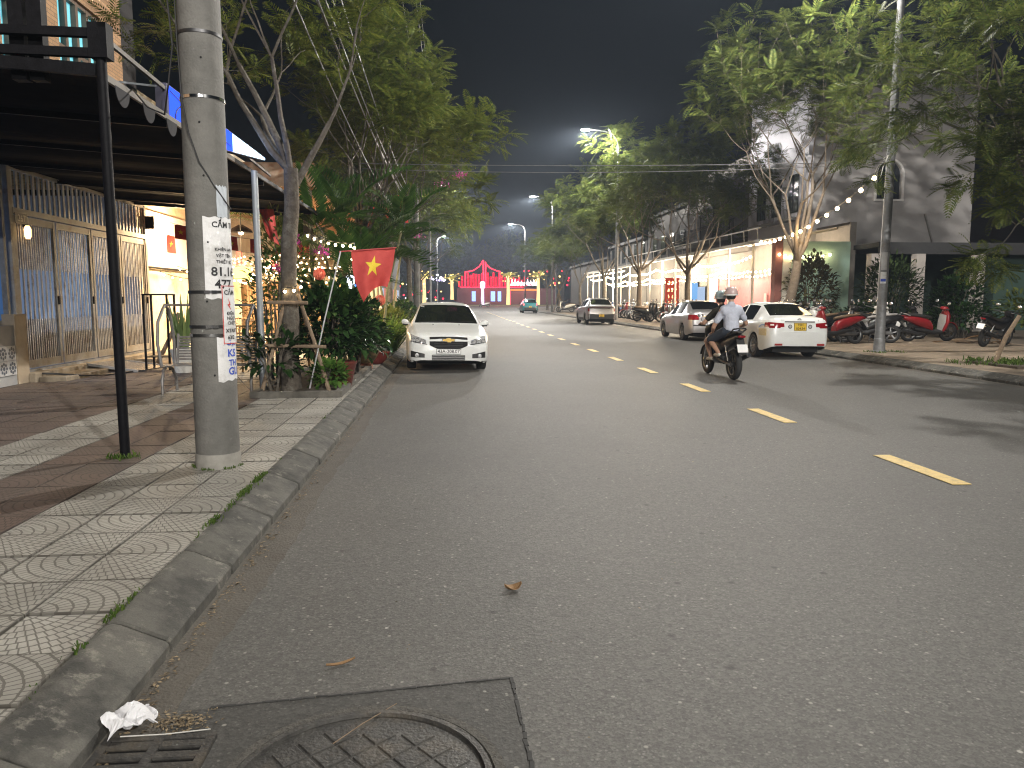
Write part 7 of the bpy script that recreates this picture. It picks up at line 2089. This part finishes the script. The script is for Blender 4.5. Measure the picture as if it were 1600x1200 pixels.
for (lab, y0, y1, h, c) in (('dim grey house block behind the street lamp trees', 56.2, 68, 8.5, .05), ('darker house block farther down behind the trees', 68.2, 84, 7.0, .035), ('low dark house block close to the junction', 84.2, 112, 6.0, .03)):
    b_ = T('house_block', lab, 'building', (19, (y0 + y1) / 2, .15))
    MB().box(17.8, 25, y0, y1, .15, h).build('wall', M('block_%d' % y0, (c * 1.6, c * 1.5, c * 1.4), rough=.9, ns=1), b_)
    MB().box(17.5, 25.2, y0, y1, h, h + .25).build('roof_slab', M('block_roof', (.05, .05, .05), rough=.9), b_)
    n = int((y1 - y0) / 2.6)
    for i in range(n):
        for z in (5.2, 8.0):
            if z + 1.6 < h: MB().box(17.74, 17.81, y0 + .8 + i * 2.6, y0 + 2.0 + i * 2.6, z, z + 1.6).build('window', GLZ, b_)

# ---- string-lit restaurants under a steel canopy
rs = T('restaurant', 'open restaurant row under a pale steel canopy hung with string lights', 'restaurant', (16, 52, .15))
STL = M('canopy_steel', (.50, .47, .42), (.58, .55, .50), rough=.5, ns=4)
DW = M('restaurant_wall', (.16, .145, .13), (.22, .20, .18), rough=.8, ns=2)
MB().box(18.0, 18.3, 33.3, 78, .15, 5.0).build('back_wall', DW, rs)
MB().grid(lambda q, p: (13.9 + 4.2 * q, 33.4 + 44.6 * p, 4.15 + .75 * q + .012 * p * 0), 2, 40).build('canopy_sheet', M('canopy_sheet', (.34, .32, .29), (.42, .40, .36), rough=.6, ns=3), rs)
MB().obox((13.85, 33.3, 4.12), (13.85, 78, 4.12), .10, .16).build('front_beam', STL, rs)
MB().obox((13.85, 33.3, 4.72), (13.85, 60, 4.78), .06, .06).build('top_rail', STL, rs)
for i in range(17):
    y = 33.6 + i * 1.6
    MB().obox((13.85, y, 4.2), (13.85, y + .1, 4.72), .04, .04).build('truss_web', STL, rs)
for i in range(15):
    y = 34.5 + i * 3.05
    MB().obox((13.9, y, 4.08), (18.0, y, 4.8), .06, .10).build('rafter', STL, rs)
    MB().box(13.98, 14.08, y - .05, y + .05, .15, 4.05).build('post', STL, rs)
MB().box(14.5, 17.9, 33.35, 33.45, 3.05, 4.0).build('menu_board', M('menu_cream', (.62, .52, .36), (.68, .58, .42), rough=.8, ns=3), rs)
# pink wall, dark roller door, red banner at the near end
PNK = M('pink_wall', (.36, .10, .115), (.43, .13, .14), rough=.8, ns=2, stain=(.30, .09, .1), ss=.8)
MB().box(17.2, 17.45, 37.6, 47.5, .15, 2.9).build('pink_wall', PNK, rs)
MB().box(17.1, 17.19, 47.6, 49.2, .15, 2.9).build('pink_panel', M('pink_light', (.48, .19, .20), rough=.8), rs)
rd = MB().box(17.3, 17.4, 33.6, 37.5, .15, 2.75).build('roller_door', M('roller_dark', (.028, .03, .03), (.045, .047, .047), rough=.6), rs)
for i in range(18): MB().box(17.27, 17.30, 33.6, 37.5, .2 + i * .14, .30 + i * .14).build('door_slat', MATS['roller_dark'], rd)
MB().box(17.08, 17.1, 40.0, 40.35, 1.3, 1.85).build('notice', M('notice_pink', (.50, .26, .27), rough=.8), rs)
bnr = T('red_banner', 'upright red banner with pale characters in front of the restaurants', 'banner', (14.7, 50.3, .15))
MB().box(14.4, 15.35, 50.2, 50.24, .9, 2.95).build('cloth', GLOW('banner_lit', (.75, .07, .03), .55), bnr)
bc = MB(); rq2 = random.Random(4)
for i in range(4):
    for j in range(3):
        x, z = 14.55 + .24 * j, 1.15 + .45 * i
        for k in range(4): bc.box(x + rq2.uniform(0, .10), x + rq2.uniform(.10, .17), 50.185, 50.195, z + .06 * k, z + .06 * k + .03)
bc.build('characters', M('banner_gold', (.75, .5, .25), rough=.7), bnr)
MB().tube([(14.36, 50.22, .15), (14.36, 50.22, 3.0)], .02, 6).build('pole', BLACKM, bnr)
# white script sign on the dark wall, small lit menu screens
sn = T('script_sign', 'white script sign lettering on the dark restaurant wall', 'sign', (17.9, 66, 2.5))
V_ = []
for (y0, n) in ((62.5, 3), (67.0, 4)):
    for k in range(n):
        y = y0 + k * .8; zz = 2.55
        MB().tube([(17.9, y, zz - .25), (17.9, y + .2, zz + .35), (17.9, y + .35, zz + .1), (17.9, y + .25, zz - .25), (17.9, y + .6, zz + .0), (17.9, y + .75, zz - .1)], .06, 5).build('stroke', GLOW('sign_cream', (1, .92, .78), 1.6), sn)
for k, (y, z0, z1, c) in enumerate(((54.0, 1.3, 2.7, (.25, .55, 1.0)), (56.8, 1.3, 2.5, (.45, .6, .95)), (52.4, 1.4, 2.4, (.5, .65, .9)))):
    sc = T('menu_screen', ('pale blue lit menu screen farther in', 'blue lit menu screen beside the red banner', 'small blue lit menu screen nearest the pink wall')[(k + 1) % 3], 'screen', (17.8, y, z0))
    MB().box(17.85, 17.9, y, y + 1.5, z0, z1).build('screen', GLOW('screen_%d' % k, c, .9), sc)
    MB().box(17.9, 17.98, y - .06, y + 1.56, z0 - .06, z1 + .06).build('frame', BLACKM, sc)
MB().box(10.0, 10.01, 0, .01, -.5, -.49)
# railings, low white fence and diners' furniture
for k in range(3):
    fn = T('low_fence', ('pale low railing before the far restaurant', 'pale low railing in the middle of the restaurant row', 'pale low railing near the red banner')[k], 'railing', (14.2, 66 - 7 * k, .15))
    y0 = 63 - 6.5 * k
    for z in (.95, 1.25): MB().tube([(14.3, y0, z), (14.3, y0 + 5.5, z)], .02, 5).build('rail', STL, fn)
    for i in range(6): MB().tube([(14.3, y0 + i * 1.1, .15), (14.3, y0 + i * 1.1, 1.25)], .018, 5).build('upright', STL, fn)
rq3 = random.Random(8)
for k in range(9):
    y = 40 + k * 3.4; t = T('dining_table', 'small dining table on the lit terrace behind the scooters', 'table', (15.8, y, .15), 0, 'dining tables under the canopy')
    MB().box(15.4, 16.2, y - .35, y + .35, .86, .90, bev=.01).build('table_top', M('table_pale', (.55, .42, .28), rough=.6), t)
    for a in (-.3, .3):
        for b in (-.28, .28): MB().tube([(15.8 + a, y + b, .15), (15.8 + a, y + b, .86)], .02, 5).build('leg', BLACKM, t)
# string lights of the restaurants
for k in range(5):
    fairy('warm bulb string swagged along the canopy front', [(13.7, 33.8 + 8 * k, 3.55), (13.7, 37.8 + 8 * k, 3.35), (13.7, 41.8 + 8 * k, 3.5)], 17, 'canopy front bulb strings', big=True, sag=.12)
    fairy('warm bulb string looped under the canopy', [(15.4, 34.5 + 8 * k, 3.15), (15.4, 38.5 + 8 * k, 3.0), (15.4, 42.5 + 8 * k, 3.15)], 15, 'inner canopy bulb strings', big=True, sag=.12)
    fairy('dense warm bulb string inside the restaurants', [(16.9, 39 + 8 * k, 2.95), (16.9, 43 + 8 * k, 2.9), (16.9, 47 + 8 * k, 2.95)], 15, 'deep restaurant bulb strings', big=True, sag=.10)
fairy('string of warm bulbs hanging from the lamp pole down to the canopy', [(11.2, 19.3, 4.9), (11.75, 23.5, 4.15), (12.5, 28.0, 3.9), (13.8, 33.3, 4.15)], 15, None, big=True, sag=.10)
fairy('warm bulb string draped along the roof of the mint wall', [(14.4, 32.8, 3.6), (15.6, 32.8, 3.45), (17.0, 32.8, 3.6)], 9, None, big=True, sag=.08)
ts = T('tube_light', 'long warm strip light under the far end of the canopy', 'strip light', (14.0, 70, 3.8))
MB().box(13.9, 14.0, 60.5, 77.0, 3.72, 3.80).build('tube', GLOW('warm_tube', (1.0, .82, .55), 9.0), ts)
MB().box(13.88, 14.02, 60.4, 77.1, 3.80, 3.86).build('fitting', STL, ts)
for (x, y, z, w) in ((14.9, 36, 3.3, 750), (15.2, 42, 3.3, 1300), (15.2, 49, 3.3, 2000), (15.2, 56, 3.3, 2400), (15.2, 63, 3.3, 2400), (15.2, 71, 3.3, 2400)):
    point('canopy_glow', (x, y, z), w, (1.0, .84, .62), .3, rs)
point('pole_string_glow', (12.2, 25.6, 3.7), 70, WARM, .3)
point('pole_string_glow', (11.6, 22.0, 4.0), 40, WARM, .3)

# shrubs in front of the shed, potted shrub by the mint wall
bush('shrub', 'tall bamboo-like shrub before the dark green shed', (17.2, 28.6, .15), 1.2, 1.0, 3.0, 1300, 61, LEAF('leaf_bamboo', (.03, .055, .02), (.06, .09, .03), .3), .28, tm=TLS, stems=16)
bush('shrub', 'leafy shrub climbing the pillar behind the red scooter', (20.0, 28.5, .15), 1.1, 1.0, 2.3, 900, 62, LEAF_D, .22)
bush('shrub', 'low weedy shrub beside the black motorcycle', (18.4, 26.0, .15), 1.3, .8, 1.2, 800, 63, LEAF_D, .18)
bush('shrub', 'shrub mass at the picture edge behind the black motorcycle', (20.6, 25.0, .15), 1.5, 1.0, 1.7, 900, 64, LEAF_R, .2)
bush('shrub', 'red-tipped ornamental shrub between the mint wall and the shed', (14.3, 29.2, .15), .95, .8, 3.1, 1100, 65, LEAF('leaf_bronze', (.05, .045, .02), (.09, .08, .035), .3), .22, stems=12)
bush('shrub', 'small green shrub behind the white scooter', (15.9, 28.2, .15), .8, .7, 1.2, 600, 66, LEAF_D, .18)
bp_ = T('brush_pile', 'pile of cut dry palm leaves on the pavement by the lamp pole', 'brush', (13.0, 22.0, .15))
it = []
rn = random.Random(77)
for k in range(10): it.append(((16.5 + rn.uniform(-.6, .9), 22.9 + rn.uniform(-.3, .3), .18), (rn.uniform(-1, 1), rn.uniform(-.5, .5), .1), (0, 0, 1), rn.uniform(.6, 1.1)))
bp_.location = (16.5, 22.9, .15)
scatter('leaves', TF, it, LEAFDRY, bp_)
MB().tube([(16.0, 22.8, .17), (17.3, 23.0, .2)], .02, 5).build('stalk', WOODP, bp_)
tag(MB().tube([(11.56, 15.2, .15), (11.75, 15.15, .75), (11.98, 15.1, 1.2)], [.05, .045, .04], 8).build('tree_stake', WOODP), 'leaning wooden stake propping the big tree at the picture edge', 'stake')
for lab, dx, dy in (('wooden stake propping the low far tree on its road side', -.55, 0), ('wooden stake propping the low far tree on its wall side', .5, .2), ('wooden stake propping the low far tree on its near side', 0, -.5)):
    tag(MB().tube([(11.6 + dx, 81 + dy, .15), (11.6 + dx * .15, 81 + dy * .15, 2.2)], .04, 6).build('tree_stake', WOODP), lab, 'stake')
MB().box(11.3, 13.3, 14.2, 15.7, .14, .20).build('tree_bed', DIRT)
tag(bpy.data.objects['tree_bed'], kind='structure')

# ------------------------------------------------------------------ red lit gateway and lit palms beyond the junction
REDL = GLOW('red_tube', (1.0, .02, .05), 5.0); REDS = GLOW('red_net', (.9, .0, .03), 2.2); YEL = GLOW('yellow_lights', (1.0, .62, .18), 5.0); WHL = GLOW('white_lights', (.9, .9, 1.0), 6.0)
gt = T('gateway', 'red outlined festival gateway of light tubes beyond the junction', 'gateway', (10, 176, .15))
GY = 176
def seg(nm, pts, r, mat, parent=gt): return MB().tube([(x, GY - .3, z) for x, z in pts], r, 6).build(nm, mat, parent)
MB().box(1.5, 24.5, GY, GY + 1.5, .15, 4.0).build('base_wall', M('gate_base', (.06, .03, .035), rough=.8), gt)
MB().box(2.4, 16.8, GY, GY + .4, 4.0, 4.4).build('beam', M('gate_base', (.14, .06, .07)), gt)
seg('light_tube', [(7.6, 4.2), (7.6, 10.4)], .13, REDL); seg('light_tube', [(8.1, 4.2), (8.1, 10.0)], .13, REDL)
seg('light_tube', [(7.6, 10.4), (6.6, 8.9), (5.2, 8.0), (3.4, 7.7)], .10, REDL); seg('light_tube', [(8.1, 9.6), (9.2, 8.6), (10.6, 8.0), (11.6, 7.8)], .10, REDL)
seg('light_tube', [(3.4, 4.2), (3.4, 7.8)], .10, REDL); seg('light_tube', [(11.4, 4.2), (11.4, 7.8)], .10, REDL); seg('light_tube', [(2.2, 4.2), (16.8, 4.2)], .09, REDL)
for i in range(24):
    x = 1.8 + i * .66; hgt = 5.6 + 1.1 * abs(math.sin(i * 1.7)) + (.9 if 3 < x < 12 else 0)
    MB().box(x, x + .42, GY - .22, GY - .16, 4.3, hgt).build('light_net', REDS, gt)
for (x0, x1) in ((13.8, 20.2),):
    seg('light_tube', [(x0, 3.6), (x1, 3.6)], .09, GLOW('orange_tube', (1.0, .18, .03), 5.0)); seg('light_tube', [(x0, .3), (x0, 3.6)], .09, REDL); seg('light_tube', [(x1, .3), (x1, 3.6)], .09, GLOW('violet_tube', (.7, .1, 1.0), 5.0))
hw = MB(); rq4 = random.Random(6)
for i in range(9):
    x = 14.0 + i * .72
    hw.tube([(x, GY - .4, 4.6), (x + .25, GY - .4, 5.7 + rq4.uniform(-.3, .5)), (x + .4, GY - .4, 4.7), (x + .55, GY - .4, 5.3)], .14, 6)
hw.build('script_lights', GLOW('script_white', (1.0, .85, .85), 6.0), gt)
for (x, w) in ((4.9, .9), (9.3, 1.0), (10.9, .8)):
    MB().box(x, x + w, GY - .06, GY - .01, 1.0, 3.3).build('lit_door', GLOW('door_blue', (.30, .45, 1.0), 2.2), gt)
point('gateway_glow', (8, 172, 5), 2500, (1, .05, .08), 1.0, gt); point('gateway_glow', (17, 172, 4), 1200, (1, .3, .2), 1.0, gt)
lw = T('lawn', None, None); lw['kind'] = 'structure'
MB().box(-8, 26, 165.2, 168, .14, .26).build('turf', M('turf', (.03, .10, .03), (.05, .14, .04), rough=.9, ns=2), lw)
fo = T('fountain_light', 'bright white lilac pillar of light before the red gateway', 'light column', (7.1, 168.5, .2))
MB().lathe([(.35, .2), (.30, 3.8), (.55, 4.0), (.55, 4.6), (.2, 5.0)], 10, c=(7.1, 169, 0)).build('column', GLOW('lilac_col', (.85, .55, 1.0), 2.6), fo, smooth=40)
MB().ball((7.1, 169, 4.9), .55, 10, 6).build('globe', WHL, fo)
def lit_palm(label, x, y, h, seed):
    t = T('lit_palm', label, 'palm', (x, y, .15), 0, 'light wrapped palms by the gateway')
    MB().tube([(x, y, .15), (x + .05, y, h * .5), (x, y, h)], [.42, .34, .30], 10).build('wrapped_trunk', GLOW('trunk_lights', (1.0, .72, .30), 1.7), t)
    r = random.Random(seed); its = []
    for j in range(12):
        a = j * 2.4; el = math.radians(r.uniform(10, 65)); its.append(((x, y, h), (math.cos(a) * math.cos(el), math.sin(a) * math.cos(el), math.sin(el)), (0, 0, 1), r.uniform(1.8, 2.6)))
    scatter('fronds', TF, its, M('lit_frond', (.10, .14, .03), (.14, .18, .05), emit=(.8, .62, .1), es=.5), t)
    for k in range(14):
        a = r.uniform(0, 2 * PI); MB().ball((x + r.uniform(.2, 1.8) * math.cos(a), y - .5, h + r.uniform(-.8, 1.4)), .11, 6, 4).build('light', YEL, t)
lit_palm('palm wrapped in yellow lights in front of the gateway script', 12.7, 168, 6.2, 1); lit_palm('palm wrapped in yellow lights beside the teal taxi', 19.4, 168, 6.2, 2)
lit_palm('palm wrapped in yellow lights on the planted side of the gateway', .3, 168, 5.6, 3); lit_palm('slim palm wrapped in yellow lights behind the white car roof', -5.5, 160, 6.0, 4)
ls = T('lilac_sign', 'lilac and white lit cluster sign beside the gateway', 'sign', (-3.5, 170, 5))
r = random.Random(9)
for k in range(16): MB().ball((-3.2 + r.uniform(-1.6, 2.2), 170, 6.2 + r.uniform(-.6, .7)), r.uniform(.15, .35), 8, 5).build('lamp_cluster', GLOW('lilac_lit', (.62, .5, 1.0), 3.5) if k % 2 else WHL, ls)
MB().tube([(-3, 170.2, .15), (-3, 170.2, 6.0)], .12, 6).build('post', BLACKM, ls)
# lantern clusters in far trees: red and yellow dots
for k in range(26):
    x, z = r.uniform(14, 30), r.uniform(4.6, 8.0); c = (REDL, YEL, REDL)[k % 3]
    t = T('far_lantern', 'tiny lit lantern hanging in the trees by the gateway', 'lantern', (x, 172, z), 0, 'tiny lit lanterns by the gateway')
    MB().ball((x, 172, z), r.uniform(.12, .22), 6, 5).build('globe', c, t); MB().tube([(x, 172, z + .1), (x, 172.1, z + 1.5)], .02, 4).build('cord', RUBBER, t)
for k in range(22):
    x, z, y = r.uniform(-9.0, -.5), r.uniform(1.0, 4.5), r.uniform(120, 160); c = (REDL, YEL, WHL, REDL)[k % 4]
    t = T('far_lantern', 'tiny lit lantern far down the planted side', 'lantern', (x, y, z), 0, 'tiny lit lanterns down the planted side')
    MB().ball((x, y, z), r.uniform(.10, .2), 6, 5).build('globe', c, t); MB().tube([(x, y, z + .1), (x, y, z + 1.2)], .02, 4).build('cord', RUBBER, t)
# buildings closing the planted side
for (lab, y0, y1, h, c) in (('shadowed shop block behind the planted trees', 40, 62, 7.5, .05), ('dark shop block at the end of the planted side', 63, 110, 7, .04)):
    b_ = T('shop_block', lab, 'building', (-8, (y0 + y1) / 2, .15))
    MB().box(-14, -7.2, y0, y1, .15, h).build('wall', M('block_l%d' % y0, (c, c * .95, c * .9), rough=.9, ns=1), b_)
    n = int((y1 - y0) / 4)
    for i in range(n): MB().box(-7.21, -7.14, y0 + .6 + i * 4, y0 + 3.4 + i * 4, .2, 2.7).build('shop_front', GLOW('shop_lit_%d' % (i % 3), ((1, .6, .3), (.7, .8, 1.0), (1, .35, .3))[i % 3], .8), b_)
# parked scooters by the far planted side, one lit rider scooter at the junction
for k in range(7):
    sc_copy(sA, 'scooter parked in a row at the kerb beyond the planted beds', (-3.2, 48 + 1.1 * k, .15), D(-90 + RNG.uniform(-10, 10)), {RPAINT: cols[k % 10]}, group='scooters beyond the planted beds')
sc_copy(sA, 'pale scooter crossing the far junction before the gateway', (6.2, 140, 0), D(80), {RPAINT: WBIKE})
# ------------------------------------------------------------------ humid night air
hz = MB().box(-620, 620, -80, 920, -1.2, 24).build('haze', None)
tag(hz, kind='stuff')
hm = bpy.data.materials.new('humid_air'); N, L = nodes_of(hm)
N.remove(N['Principled BSDF'])
pv = N.new('ShaderNodeVolumePrincipled'); pv.inputs['Color'].default_value = (.66, .80, 1.0, 1); pv.inputs['Density'].default_value = .0007
pv.inputs['Anisotropy'].default_value = .35
L.new(pv.outputs[0], N['Material Output'].inputs['Volume'])
hz.data.materials.append(hm)
